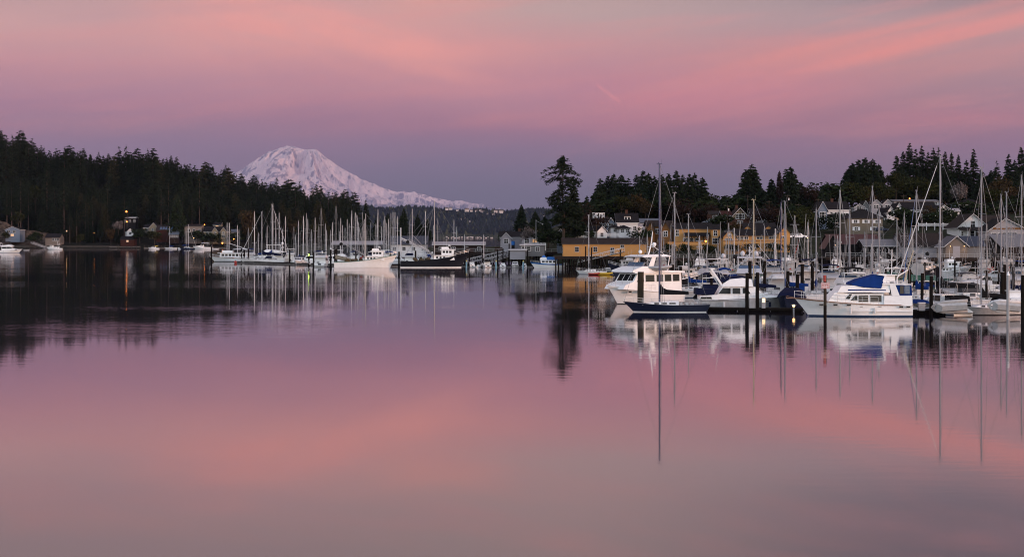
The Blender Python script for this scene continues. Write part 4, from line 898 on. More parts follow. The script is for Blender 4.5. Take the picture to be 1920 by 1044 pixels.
def house(name, label, px0, px1, yb, ye, yr, D, depth, wall, roof, gable='x', rz=0, wins=(), chim=None, trim=None, over=.45, hip=False, door=None, cat='house', foot=4, glassm=None, fr=None, plinth=None, peak=.5, backw=(), shutters=None, hipr=.0, W=None):
    """front wall spans px0..px1 at distance D; gable 'x': ridge parallel to the front, 'y': gable faces front.
    wins: (fx, fz, w, h) centre as a fraction of the wall width / of the wall height, size in metres"""
    W = W or (px1-px0)/F*D; zb = ZW(yb, D); hw = ZW(ye, D)-zb; hr = ZW(yr, D)-ZW(ye, D)
    cx = XW((px0+px1)/2, D); c = math.cos(R(rz)); s = math.sin(R(rz))
    o = thing(name, label, cat, (cx, D, zb), R(rz))
    y1 = depth; w = MB(); h2 = W/2
    if hip:
        w.box(-h2, h2, 0, y1, -foot, hw)
    elif gable == 'y':
        pk = -h2+W*peak
        w.prismy([(-h2,-foot),(h2,-foot),(h2,hw),(pk,hw+hr),(-h2,hw)], 0, y1)
    else:
        w.prism([], 0) if 0 else None
        vs = [(-h2,0,-foot),(-h2,y1,-foot),(-h2,y1,hw),(-h2,y1/2,hw+hr),(-h2,0,hw)]; vs += [(-x,y,z) for x,y,z in vs]
        w.add(vs, [(0,1,2,3,4),(9,8,7,6,5),(0,5,6,1),(1,6,7,2),(4,9,5,0),(2,7,8,3),(3,8,9,4)])
    w.build('wall', paints[wall], o)
    r = MB(); t = .16
    def slab(a, b, c_, d_):   # quad thickened upward
        vs = [Vector(q)+Vector((0,0,.02)) for q in (a,b,c_,d_)]+[Vector(q)+Vector((0,0,t)) for q in (a,b,c_,d_)]
        r.add(vs, [(3,2,1,0),(4,5,6,7)]); r.add(vs, [(0,1,5,4),(1,2,6,5),(2,3,7,6),(3,0,4,7)], 1)
    if hip:
        e = over; m0 = min(W, y1)/2*(1-hipr); z1 = hw+hr
        A = (-h2-e,-e,hw); B = (h2+e,-e,hw); C_ = (h2+e,y1+e,hw); D_ = (-h2-e,y1+e,hw)
        if W >= y1: p = (-h2+m0,y1/2,z1); q = (h2-m0,y1/2,z1); fs = [(0,1,5,4),(1,2,5),(2,3,4,5),(3,0,4)]
        else: p = (0,m0,z1); q = (0,y1-m0,z1); fs = [(0,1,4),(1,2,5,4),(2,3,5),(3,0,4,5)]
        r.add([A,B,C_,D_,p,q], fs); r.add([(x,y,z-t) for x,y,z in (A,B,C_,D_)]+[A,B,C_,D_], [(3,2,1,0),(0,1,5,4),(1,2,6,5),(2,3,7,6),(3,0,4,7)], 1)
    elif gable == 'y':
        pk = -h2+W*peak; kl = hr/(pk+h2); kr = hr/(h2-pk)
        slab((-h2-over,-over,hw-over*kl),(pk,-over,hw+hr),(pk,y1+over,hw+hr),(-h2-over,y1+over,hw-over*kl))
        slab((pk,-over,hw+hr),(h2+over,-over,hw-over*kr),(h2+over,y1+over,hw-over*kr),(pk,y1+over,hw+hr))
    else:
        k = hr/(y1/2)
        slab((-h2-over,-over,hw-over*k),(h2+over,-over,hw-over*k),(h2+over,y1/2,hw+hr),(-h2-over,y1/2,hw+hr))
        slab((-h2-over,y1/2,hw+hr),(h2+over,y1/2,hw+hr),(h2+over,y1+over,hw-over*k),(-h2-over,y1+over,hw-over*k))
    ro = r.build('roof', [roofs[roof], trim or trimd], o)
    if chim is not None:
        cb = MB(); cxx = -h2+W*chim; cb.box(cxx-.4,cxx+.4,y1*.5-.4,y1*.5+.4,hw+hr*.4,hw+hr+1.0); cb.box(cxx-.46,cxx+.46,y1*.5-.46,y1*.5+.46,hw+hr+1.0,hw+hr+1.15); cb.build('chimney', paints['brick'], ro)
    for q in wins:
        fx, fz, ww, wh = q[:4]; gm = q[4] if len(q) > 4 else (glassm or glass)
        x = -h2+W*fx; z = hw*fz if fz <= 1 else hw+hr*(fz-1); m = MB(); e = .11
        m.box(x-ww/2-e, x+ww/2+e, -.06, .05, z-wh/2-e, z+wh/2+e, 1); m.box(x-ww/2, x+ww/2, -.075, -.05, z-wh/2, z+wh/2, 0)
        m.box(x-.03, x+.03, -.09, -.05, z-wh/2, z+wh/2, 1); m.box(x-ww/2, x+ww/2, -.088, -.05, z-.03, z+.03, 1)
        if shutters:
            for sg in (-1, 1): m.box(x+sg*(ww/2+.42)-.28, x+sg*(ww/2+.42)+.28, -.07, .04, z-wh/2-.05, z+wh/2+.05, 1)
        m.build('window', [gm, fr or trimw], o)
    for q in backw:           # windows in the left/right end walls: (side, fy, fz, w, h)
        sd_, fy, fz, ww, wh = q; y = y1*fy; z = hw*fz; m = MB(); x = sd_*h2
        m.box(x-.06, x+.06, y-ww/2-.1, y+ww/2+.1, z-wh/2-.1, z+wh/2+.1, 1); m.box(x-.075, x+.075, y-ww/2, y+ww/2, z-wh/2, z+wh/2, 0); m.build('window', [glass, fr or trimw], o)
    if door is not None:
        m = MB(); x = -h2+W*door; m.box(x-.55, x+.55, -.05, .04, -.02, 2.1, 1); m.box(x-.45, x+.45, -.065, -.04, .0, 2.02, 0); m.build('door', [paints['brown'], trimw], o)
    return o
def porch(o, x0, x1, z0, z1, dep, m=trimw, roof=None, posts=4, y0=0):
    b = MB(); b.add([(x0-.3,y0-dep-.3,z1),(x1+.3,y0-dep-.3,z1),(x1+.3,y0-.01,z1+.9),(x0-.3,y0-.01,z1+.9),(x0-.3,y0-dep-.3,z1+.15),(x1+.3,y0-dep-.3,z1+.15),(x1+.3,y0-.01,z1+1.05),(x0-.3,y0-.01,z1+1.05)], [(3,2,1,0),(4,5,6,7),(0,1,5,4),(1,2,6,5),(2,3,7,6),(3,0,4,7)])
    b.build('porch_roof', roof or roofs['dark'], o)
    for i in range(posts):
        x = x0+(x1-x0)*i/(posts-1); p = MB(); p.box(x-.1,x+.1,y0-dep,y0-dep+.2,z0,z1+.05); p.build('porch_post', m, o)
def row(n, z, w, h, a=.1, b=.9, gm=None):
    return [(a+(b-a)*i/max(1, n-1), z, w, h)+((gm,) if gm else ()) for i in range(n)]
# --- right shore, from left to right
house('boat_shed', 'long low shed with a pale roof at the end of the middle pier', 812, 908, 474, 459, 454, 600, 12, 'brown', 'white', wins=row(4,.5,1.2,1.1,.15,.9), trim=trimw, foot=2, cat='shed')
house('dock_building', 'white dock building with a slate blue roof among the left marina masts', 733, 798, 477, 457.5, 443, 640, 15, 'white', 'blue', wins=row(4,.55,1.2,1.2,.1,.93), foot=1, cat='building', over=.8)
bl = house('boat_shed', 'long white roofed boat shelter left of the blue roofed dock building', 622, 716, 470, 458.5, 452.5, 660, 14, 'dark', 'white', trim=trimw, foot=1, cat='shed')
house('cottage', 'white cottage with twin front gables left of the tall ragged fir', 938, 1010, 456, 445, 434.5, 545, 12, 'lilac', 'dark', wins=[(.2,.5,1.2,1.3),(.72,.42,2.0,1.0,litw),(.9,.42,1.4,1.0,litw)], chim=.5, trim=trimw)
for px, lb in ((949,'left'),(988,'right')):
    house('gable_wing', 'pale '+lb+' hand gable wing of the twin gabled cottage', px-10, px+10, 457, 447, 436.5, 541, 6, 'lilac', 'dark', 'y', wins=[(.5,.5,1.3,1.4)], trim=trimw, cat='house wing')
house('hut', 'low grey pier building with a flat pale roof and one window', 977, 1021, 474, 460, 458.5, 505, 8, 'grey', 'white', wins=[(.22,.55,2.6,1.2),(.7,.5,1.2,1.2)], trim=trimw, foot=1, cat='building')
house('hut', 'low whitewashed shed in front of the grey pier building', 956, 985, 480, 469, 467.8, 500, 6, 'lilac', 'white', trim=trimw, foot=1, cat='shed')
h = house('cottage', 'small blue grey cottage with a steep gable right beside the ragged fir trunk', 1044, 1059, 452, 440, 429, 520, 8, 'blue', 'brown', 'y', wins=[(.5,.5,1,1.4),(.5,1.25,.7,.8)], trim=trimw, rz=-8)
house('net_shed', 'long ochre yellow net shed with a brown roof standing on pilings', 1056, 1212, 478, 457, 447, 480, 9, 'yellow', 'brown', wins=[(.165,.5,1.0,1.3),(.385,.5,1.0,1.3),(.59,.35,1.0,1.8),(.71,.75,.9,.9)], backw=[(-1,.35,.35,.8,1.5),(-1,.65,.35,.8,1.5)], foot=.6, cat='shed', fr=greyw)
house('cottage', 'little white cottage with two windows at the left of the white house group', 1119, 1138, 447, 433, 424.5, 506, 6.5, 'white', 'dark', 'y', rz=28, wins=[(.5,.5,1.0,1.1)], backw=[(-1,.35,.5,1.0,1.1)], trim=trimw)
g2 = house('grey_house', 'grey house with two white roof cupolas behind the little white cottage', 1109, 1140, 432, 417, 407.5, 532, 9, 'grey', 'brown', wins=[(.2,.65,2.0,1.0),(.45,.65,1.2,1.0)], trim=trimw)
for i in (0, 1):
    c = MB(); x = -1.2+i*2.05; c.box(x-.85,x+.85,3.6,5.4,4.0,5.5); c.box(x-1.0,x+1.0,3.5,5.5,5.5,5.62); cp = c.build('cupola', trimw, g2)
    c = MB(); c.box(x-.65,x+.65,3.55,3.6,4.35,5.2); c.build('cupola_window', greyw, cp)
c = MB(); c.box(-3.5,3.5,-1.6,-.02,.9,1.05)
for i in range(12): c.box(-3.5+i*.63,-3.44+i*.63,-1.6,-1.54,1.05,1.9)
c.box(-3.5,3.5,-1.62,-1.52,1.9,1.98); c.build('balcony', trimw, g2)
house('gable_house', 'grey gabled house with an arched window and white trim beside the cupola house', 1138, 1153, 436, 420, 408.5, 526, 8, 'blue', 'dark', 'y', wins=[(.5,.75,1.3,1.6),(.3,.3,.8,1.0)], trim=trimw)
w3 = house('white_house', 'tall white house with a steep black roof and small dormer on the knoll', 1157, 1196, 436, 417, 400, 524, 10, 'white', 'dark', wins=[(.2,.5,.9,1.2),(.85,.4,.9,1.2)], trim=trimw, chim=.5)
c = MB(); c.prism([(0,0)]*3, 0) if 0 else None
c.box(-.9,1.1,1.4,4.2,3.6,5.1); c.build('dormer', paints['white'], w3)
for x in (-.4,.55): c = MB(); c.box(x-.32,x+.32,1.33,1.42,3.95,4.85); c.build('dormer_window', glass, w3)
c = MB(); c.box(-1.2,1.4,1.0,4.2,5.1,5.28); c.build('dormer_roof', roofs['dark'], w3)
house('white_annex', 'small white annex between the grey gabled house and the square white cottage', 1145, 1160, 441, 426, 421, 517, 6, 'white', 'dark', wins=[(.55,.62,.9,.9)], hip=True)
house('white_cottage', 'square white cottage with a hipped black roof and two square windows', 1161, 1182, 443, 428, 422, 512, 5, 'white', 'dark', wins=[(.28,.68,.9,.9),(.75,.68,.9,.9)], hip=True, rz=6)
house('white_annex', 'small white porch annex at the right foot of the steep black roof', 1193, 1203, 434, 425, 421, 526, 5, 'white', 'white', wins=[(.5,.5,.8,.9)], trim=trimw)
house('long_house', 'long low house with a blue grey roof behind the tall white house', 1200, 1238, 428, 418, 410, 560, 12, 'lilac', 'bluegrey', wins=row(4,.5,1,1,.1,.9))
# yellow group
house('yellow_house', 'ochre house with dark roof at the left end of the yellow group', 1214, 1262, 450, 424, 414, 503, 10, 'orange', 'brown', wins=[(.15,.62,1,1.5),(.4,.62,1,1.5),(.62,.62,1,1.5),(.85,.5,.9,2.2)], trim=trimd)
for a, b, lb in ((1213,1226,'first'),(1240,1256,'second')):
    house('gable_wing', 'orange brown '+lb+' gabled wing on the left yellow house', a, b, 452, 430, 417, 500, 5, 'orange', 'brown', 'y', wins=[(.5,.62,1.1,1.5)], cat='house wing', rz=-12)
y2 = house('yellow_hall', 'long ochre yellow hall with a dark roof behind the glowing street lamp', 1264, 1336, 456, 429, 418.5, 500, 12, 'yellow', 'dark', wins=[(.08,.72,.9,1.8),(.3,.2,1.2,1.2),(.45,.2,1.2,1.2),(.6,.2,1.2,1.2)], trim=trimd)
porch(y2, -2.5, 4.5, -.3, 2.1, 2.2, paints['brown'], posts=5)
house('yellow_annex', 'yellow end bay with stacked white windows right of the street lamp', 1334, 1350, 458, 430, 421, 498, 9, 'yellow', 'dark', wins=[(.45,.75,1.0,1.5),(.3,.22,.9,1.5),(.7,.22,.9,1.5)])
def terrace(label, pts, D, th=.4):
    """low yellow wall: list of (px, y top, y bottom)"""
    o = thing('terrace_wall', label, 'terrace wall', (XW(pts[0][0], D), D, 0)); b = MB(); x0 = XW(pts[0][0], D)
    for (a, t0, b0), (c, t1, b1) in zip(pts, pts[1:]):
        xa, xc = XW(a, D)-x0, XW(c, D)-x0
        b.add([(xa,0,ZW(b0,D)),(xc,0,ZW(b1,D)),(xc,0,ZW(t1,D)),(xa,0,ZW(t0,D)),(xa,th,ZW(b0,D)),(xc,th,ZW(b1,D)),(xc,th,ZW(t1,D)),(xa,th,ZW(t0,D))], [(0,1,2,3),(7,6,5,4),(3,2,6,7),(0,4,5,1),(0,3,7,4),(1,5,6,2)])
    b.build('wall', paints['yellow'], o)
    c = MB(); c.box(-.1, XW(pts[-1][0],D)-x0+.1, -.1, th+.1, ZW(pts[0][1],D), ZW(pts[0][1],D)+.12); c.build('coping', paints['orange'], o); return o
terrace('sloping yellow terrace wall below the long yellow hall', [(1252,453.5,463.5),(1290,453.8,461),(1330,454,458.5)], 489)
terrace('long yellow terrace wall below the gabled yellow house', [(1356,452,458),(1400,449.5,457),(1440,449,456.5),(1472,446,455)], 478)
house('yellow_house', 'yellow house with a front gable and three white windows right of the lamp', 1356, 1380, 457, 444, 431.5, 486, 9, 'yellow', 'dark', 'y', wins=[(.3,.4,1,1.4),(.55,.4,1,1.4),(.5,1.25,.8,.7)])
house('yellow_restaurant', 'long low yellow building with dark roof and white doors above the terrace', 1380, 1468, 455, 440.5, 430, 487, 10, 'yellow', 'dark', wins=[(.1,.45,1.6,1.5,ivory),(.22,.45,1.0,1.5),(.5,.45,1.6,1.4),(.75,.5,1.2,1.2)], cat='building', over=.8)
for a, lb in ((1402,'left'),(1441,'right')):
    house('gable_wing', 'small yellow '+lb+' roof gable above the long low yellow building', a-7, a+7, 434, 429.5, 423.5, 497, 5, 'yellow', 'dark', 'y', cat='house wing', foot=1)
house('dark_roofed_hall', 'dark roofed hall behind the small yellow gables', 1398, 1456, 440, 430, 418.5, 508, 12, 'brown', 'dark', cat='building')
house('yellow_house', 'yellow house end with orange gable at the right end of the terrace', 1460, 1482, 455, 436, 425, 484, 8, 'yellow', 'dark', 'y', wins=[(.3,.4,.9,1.4)], rz=15)
# brick half timbered
bh = house('half_timbered_house', 'brick house with cream half timbered gable between the fir clumps', 1368, 1407, 424, 411, 390.5, 562, 12, 'brick', 'brown', 'y', wins=[(.5,.5,1.8,1.2),(.42,1.25,1.5,1.6),(.6,1.25,1.5,1.6)], trim=trimw, chim=.45, over=.7)
c = MB(); Wd = 39/F*562; hh = 13/F*562; hr = 20.5/F*562; c.prismy([(-Wd*.44,hh+.35),(Wd*.44,hh+.35),(0,hh+hr-.5)], -.03, 0); 
c.build('plaster_gable', paints['cream'], bh)
for i in range(7):
    t = -.36+.12*i; zt = hh+.35+(hr-1)*(1-abs(t)/.46)
    c = MB(); c.box(Wd*t-.09, Wd*t+.09, -.05, -.03, hh+.3, zt); c.build('timber', paints['brown'], bh)
house('brick_wing', 'brick wing with white windows left of the half timbered gable', 1355, 1371, 424, 404, 396, 566, 9, 'brick', 'brick', wins=[(.3,.6,1,1.3),(.55,.6,1,1.3),(.8,.6,1,1.3)], trim=trimw)
house('brick_house', 'flat brown brick house with one wide white window left of the brick wing', 1331, 1356, 424, 401, 396, 575, 8, 'brick', 'brown', wins=[(.5,.68,2.4,1.5,ivory),(.8,.3,1,1)], trim=trimd)
house('slate_roof_house', 'low house with small blue grey hipped roof below the brown brick house', 1322, 1345, 425, 417, 410, 562, 8, 'blue', 'bluegrey', hip=True)
house('dark_roof_house', 'house with a wide dark roof right of the half timbered house', 1410, 1458, 416, 408, 391, 588, 12, 'grey', 'dark', wins=row(3,.5,1,1), trim=trimw)
house('red_roof_house', 'low house with a brick red roof and white gable end', 1458, 1500, 417, 408, 393, 585, 12, 'white', 'brick', wins=row(3,.5,1,1), trim=trimw)
house('small_white_house', 'small white house with dark roof right of the red roofed house', 1506, 1532, 414, 404, 397, 592, 9, 'white', 'brown', wins=row(3,.5,1,1), trim=trimw)
b1 = house('big_white_house', 'big white house with a black roof at the centre right of the hill', 1549, 1592, 420, 393, 378, 560, 12, 'white', 'dark', wins=[(.48,.55,1.7,2.2),(.85,.6,1.7,1.4)], trim=trimw, chim=.4)
porch(b1, -3.6, 0.4, 0, 2.2, 2.2)
house('gable_wing', 'tall grey white gabled wing at the left of the big white house', 1534, 1551, 420, 393, 378, 557, 12, 'blue', 'dark', 'y', wins=[(.35,.62,.9,2),(.68,.62,.9,2),(.5,.2,1.2,1.8)], trim=trimw, cat='house wing')
th = house('taupe_house', 'square taupe house with a dark hipped roof and white shuttered windows', 1589, 1655, 440, 409, 391, 528, 13, 'taupe', 'dark', wins=[(.23,.8,1.0,1.0),(.53,.8,1.0,1.0),(.84,.8,1.0,1.0),(.25,.36,1.0,1.0),(.75,.36,1.0,1.0)], hip=True, shutters=True, hipr=.3)
house('white_trimmed_house', 'dark house with a steep white trimmed gable at the far left of the ridge row', 1614, 1632, 402, 391, 377, 605, 9, 'grey', 'dark', 'y', wins=[(.5,.6,1.2,1.4)], trim=trimw)
house('white_trimmed_house', 'dark house with two small white trimmed gables at the top of the ridge row', 1630, 1672, 400, 386, 379, 612, 9, 'lilac', 'dark', wins=row(4,.5,1.0,1.2), trim=trimw)
for a, y, lb in ((1643,374.5,'left'),(1664,374.5,'right'),(1611,383,'far left')):
    house('gable_wing', 'small white trimmed '+lb+' gable on the dark ridge house', a-9, a+9, 392, 383 if y < 380 else 389, y, 603, 5, 'lilac', 'dark', 'y', wins=[(.5,.5,1.6,1.2)], trim=trimw, cat='house wing', foot=2)
v = house('white_villa', 'white villa with small front gable and porch between the taupe house and the tall masts', 1655, 1692, 419, 404, 390, 575, 9, 'white', 'dark', wins=row(4,.4,.9,1.3), trim=trimw)
porch(v, -3.2, 3.2, 0, 2.0, 1.8)
house('gable_wing', 'small bright gable in the roof of the white villa', 1664, 1677, 407, 397, 388, 572, 5, 'white', 'dark', 'y', wins=[(.5,.55,1.4,1.1)], trim=trimw, cat='house wing', foot=1)
house('long_white_house', 'long white house with a black roof behind the tall slanted forestay', 1690, 1756, 410, 393.5, 379, 582, 11, 'white', 'dark', wins=row(7,.5,1.0,1.2,.1,.92), trim=trimw)
house('gable_wing', 'tall white gable with narrow windows at the left end of the long white house', 1678, 1693, 412, 394, 381, 578, 10, 'white', 'dark', 'y', wins=[(.35,.65,.6,1.6),(.65,.65,.6,1.6)], trim=trimw, cat='house wing')
house('white_gabled_house', 'white house with broad front gable and row of dark windows above the picket fence', 1754, 1786, 408, 396, 385, 574, 10, 'white', 'dark', 'y', wins=row(4,.7,1.0,1.4,.3,.72), trim=trimw)
house('white_annex', 'small white annex right of the broad gabled white house', 1784, 1799, 405, 396, 391, 577, 7, 'white', 'white', wins=[(.5,.5,1,1)], trim=trimw)
house('warehouse', 'long flat pale green roofed building on the ridge beneath the firs', 1676, 1762, 386, 378, 374, 640, 16, 'lilac', 'grey', wins=row(5,.5,1.5,1), cat='building')
house('hilltop_house', 'low pale blue hilltop house with a hipped dark roof', 1797, 1848, 388, 381, 372, 628, 12, 'blue', 'dark', wins=row(6,.5,1.2,1.0,.1,.9), hip=True, chim=None)
cb = house('craftsman_house', 'white front gabled house with a brown porch roof right of the picket fence', 1798, 1850, 444, 424, 401.5, 503, 14, 'white', 'brown', 'y', wins=[(.5,1.18,1.2,1.8),(.15,.82,.9,1.0),(.1,.3,.9,1.2),(.85,.3,.9,1.2,litw),(.55,.3,2.2,1.4)], trim=trimw, over=.9)
porch(cb, -4.2, 4.2, 0, 1.9, 2.4, roof=roofs['brown'], posts=5)
house('roofed_wing', 'brown roofed wing behind the white front gabled house', 1850, 1900, 436, 424, 404, 512, 12, 'lilac', 'brown', trim=trimd, cat='house wing')
rg = house('timber_gabled_hall', 'wide gabled hall with an orange timber truss at the right edge', 1855, 1925, 448, 431, 410, 490, 12, 'lilac', 'dark', 'y', peak=.42, wins=[(.12,.4,1.2,1.4),(.3,.4,1.2,1.4),(.55,.35,4,1.8)], trim=trimw, over=.8, cat='building')
c = MB(); c.box(-4.4,5.0,-.12,-.01,2.75,3.3); c.build('timber_truss', paints['orange'], rg)
for i in range(4):
    c = MB(); c.box(2.4+i*1.0,2.9+i*1.0,-.5,3.2,3.9-i*.45,3.93-i*.45+.25); c.build('skylight', glassb, rg)
# waterfront sheds
def pier(label, px0, px1, D, z, dep, dz=1.0, pl=14, name='pier', rail=True):
    W = (px1-px0)/F*D; o = thing(name, label, 'pier', (XW((px0+px1)/2, D), D, 0))
    b = MB(); b.box(-W/2, W/2, 0, dep, z-.35, z); b.build('deck', deckw, o)
    b = MB(); b.box(-W/2-.05, W/2+.05, -.25, -.003, z-.75, z+.05); b.build('edge_beam', paints['brown'], o)
    rr = random.Random(int(px0)); 
    for i in range(pl):
        x = -W/2+W*(i+.5)/pl+rr.uniform(-.3,.3); b = MB(); b.tube([(x,.3,-3),(x+rr.uniform(-.1,.1),.3,z-.34)], .2, 7); b.build('pile', piles, o)
    for i in range(int(pl*1.4)):
        b = MB(); x = -W/2+W*rr.random(); y = rr.uniform(1.5, dep-.3); b.tube([(x,y,-3),(x,y,z-.36)], .18, 5); b.build('pile', piles, o)
    if rail:
        b = MB(); n = int(W/1.8)
        for i in range(n+1): b.box(-W/2+W*i/n-.04, -W/2+W*i/n+.04, -.05, .03, z, z+1.05)
        for h_ in (.5, 1.05): b.box(-W/2, W/2, -.04, .02, z+h_-.08, z+h_)
        b.build('handrail', alud, o)
    return o
pier('long dark timber pier with pilings in the middle of the harbour', 815, 1045, 520, 4.1, 14, pl=34)
pier('piled platform under the long ochre net shed', 1040, 1262, 474, 3.3, 16, pl=40, rail=False)
pier('dark timber wharf along the shore below the yellow terrace walls', 1262, 1560, 462, 3.0, 14, pl=36)
pier('high timber wharf under the red roofed shed and open shed', 1548, 1715, 438, 3.6, 12, pl=22)
pier('timber wharf with a rust brown beam under the beige net shed', 1700, 1842, 418, 3.6, 14, pl=22)
pier('dark wharf under the big grey roofed boathouse', 1842, 1930, 430, 3.4, 12, pl=12)
house('red_roofed_shed', 'dark timber boat shed with a dark red metal roof', 1560, 1652, 482, 458, 440, 450, 16, 'dark', 'red', trim=trimd, cat='shed', foot=2, wins=[(.7,.6,1.2,1.0)])
house('gable_wing', 'black timber gable end of the red roofed boat shed', 1549, 1574, 484, 462, 441, 447, 8, 'dark', 'red', 'y', cat='house wing', foot=2)
os_ = house('open_shed', 'open work shed with a grey metal roof on white posts', 1622, 1712, 463, 461.5, 449.5, 441, 11, 'dark', 'grey', trim=trimw, cat='shed', foot=.3)
for i in range(5):
    c = MB(); x = -6.1+i*3.05; c.box(x-.1,x+.1,.2,.4,-2.9,0); c.build('post', trimw, os_)
c = MB(); c.box(-6.2,6.2,9.5,9.7,-2.9,-.3); c.build('back_wall', paints['dark'], os_)
house('brown_roofed_shed', 'long shed with brown shingle roof and white wall left of the beige net shed', 1692, 1776, 481, 462, 438, 437, 14, 'lilac', 'brown', cat='shed', foot=1)
house('white_gable_shed', 'small white gabled shed poking up behind the open work shed', 1694, 1713, 460, 448, 440.5, 460, 7, 'white', 'dark', 'y', trim=trimw, wins=[(.5,.9,.6,.8)], cat='shed')
bs = house('beige_net_shed', 'beige net shed with two lit wall lamps and a slate blue roof', 1773, 1814, 483, 460.5, 443.5, 424, 9, 'beige', 'blue', 'y', trim=trimw, cat='shed', foot=.5, over=.5)
for px in (1781.5, 1807):
    x = XW(px, 424)-XW(1793.5, 424); b = MB(); b.tube([(x,-.45,2.95),(x,-.45,3.05)], .2, 8, r1=.06); b.tube([(x,0,3.1),(x,-.45,3.1)], .03, 4); b.build('wall_lamp', trimd, bs)
    b = MB(); b.ball((x,-.42,2.88), .09, n=8); b.build('bulb', lampw, bs)
    ld = bpy.data.lights.new('wall_lamp_light', 'SPOT'); ld.energy = 45; ld.color = (1,.68,.32); ld.spot_size = R(120); ld.spot_blend = .8; ld.shadow_soft_size = .1
    lo = bpy.data.objects.new('wall_lamp_light', ld); COL.objects.link(lo); lo.parent = bs; lo.location = (x,-.4,2.75); lo.rotation_euler = (R(-8),0,0)
c = MB(); c.box(-.9,.9,-.04,-.004,0,2.9); c.build('sliding_door', paints['lilac'], bs)
house('blue_roofed_wing', 'grey boarded wing with a slate blue roof right of the beige net shed', 1811, 1846, 483, 461, 443.5, 427, 9, 'grey', 'blue', cat='house wing', foot=.5)
house('boathouse', 'big dark timber boathouse with a wide pale grey metal roof at the right edge', 1862, 1935, 480, 462.5, 439.5, 440, 16, 'brown', 'grey', cat='boathouse', foot=1, trim=trimd)
house('gable_wing', 'dark open gable frame at the left end of the big boathouse', 1836, 1876, 482, 464, 441, 437, 8, 'dark', 'grey', 'y', peak=.42, cat='house wing', foot=1)
# --- left shore houses
L0 = 1290
house('blue_grey_house', 'blue grey house with white trimmed gable on the left bank', 10, 37, 444, 430.5, 425, L0, 14, 'blue', 'dark', 'y', wins=[(.22,.75,2.2,1.6),(.62,.7,2.2,1.6),(.48,.25,2.2,1.6,litw)], trim=trimw, cat='house')
house('shore_cabin', 'low dark roofed cabin with pale posts on the beach', 85, 112, 453, 445.5, 438, 1288, 12, 'beige', 'dark', wins=[(.55,.5,1.4,1.8),(.72,.5,1.4,1.8),(.88,.5,1.4,1.8)], cat='cabin')
house('flat_roofed_house', 'dark house with a flat roof edged in white below the orange lamp', 233, 254, 420, 409, 407, 1315, 9, 'dark', 'white', trim=trimw, wins=row(3,.5,1.4,1.8))
house('small_white_house', 'small white gabled house below the flat roofed house on the left shore', 238, 250, 441, 434, 428.5, 1292, 9, 'white', 'dark', 'y', wins=[(.5,.5,1.4,1.8)], trim=trimw, rz=20)
house('shore_cabin', 'rusty red low cabin at the water left of the skylight house', 226, 252, 455, 449, 443, 1284, 9, 'rust', 'dark', wins=[(.5,.5,1.4,1.2,litw)], cat='cabin')
house('beige_gabled_house', 'pale house with a steep beige gable left of the skylight house', 280, 295, 438, 426, 418, 1298, 9, 'cream', 'brown', 'y', wins=[(.4,.6,1.2,2)], trim=trimw)
house('beige_wing', 'beige balcony wing at the left of the steep beige gable', 269, 282, 436, 427, 421, 1300, 9, 'beige', 'dark', wins=[(.5,.5,1.6,1.4)], trim=trimw)
sk = house('skylight_house', 'rust red house with glazed blue skylight roofs', 293, 322, 444, 431, 422, 1292, 12, 'rust', 'brown', wins=[(.15,.4,1.4,2),(.85,.4,1.2,2)])
for i in range(5):
    c = MB(); x = -3.2+i*2.1; c.add([(x,-.5,5.6),(x+1.5,-.5,5.6),(x+1.5,2.2,7.4),(x,2.2,7.4),(x,-.5,5.8),(x+1.5,-.5,5.8),(x+1.5,2.2,7.6),(x,2.2,7.6)], [(0,3,2,1),(4,5,6,7),(0,1,5,4),(1,2,6,5),(2,3,7,6),(3,0,4,7)]); c.build('skylight', glassb, sk)
s2 = house('glazed_annex', 'brown annex with a slanting glazed blue roof and tall white windows', 317, 335, 446, 439.5, 431, 1288, 8, 'brown', 'bluegrey', wins=row(5,.5,.9,1.9,.12,.88,ivory), cat='house wing')
house('domed_house', 'rust house with a low bluish hipped roof above the glazed annex', 310, 326, 438, 426, 419, 1300, 9, 'rust', 'bluegrey', hip=True)
house('beige_house', 'two storey beige house with a flat roof right of the broad cedar', 346, 378, 447, 424, 420.5, 1292, 12, 'beige', 'brown', wins=[(.25,.65,2,2),(.55,.6,1.6,3),(.88,.6,1.8,2.6),(.6,.2,1,2),(.75,.2,1,2),(.92,.2,1.4,2)], trim=trimd)
cg = house('cream_gabled_house', 'long cream house with a row of white trimmed gables on the left shore', 382, 428, 448, 434, 425, 1290, 12, 'cream', 'dark', wins=row(6,.3,2.0,2.2,.1,.92)+row(4,.75,1.4,1.4,.15,.85), trim=trimw)
for a, lb in ((403,'left'),(419,'right')):
    house('gable_wing', 'white trimmed '+lb+' front gable of the long cream house', a-5, a+5, 447, 433, 426.5, 1286, 4, 'cream', 'dark', 'y', wins=[(.5,.75,1.4,1.6),(.5,.3,2,2)], trim=trimw, cat='house wing')
house('lookout_house', 'small cream house with lit roof dormer above the long cream house', 400, 414, 427, 422, 417, 1312, 8, 'cream', 'dark', wins=[(.5,.5,2,1.2,litw)], trim=trimw)
house('grey_cottage', 'low grey cottage right of the long cream house', 428, 444, 442, 435, 430, 1305, 8, 'grey', 'bluegrey', wins=row(2,.5,1.4,1.4,.3,.7))
house('tan_house', 'tan house with pale balconies seen between the left marina masts', 545, 574, 440, 429, 423, 1330, 10, 'taupe', 'brown', wins=row(4,.7,1.6,1.8)+row(4,.25,1.6,1.8), trim=trimw)
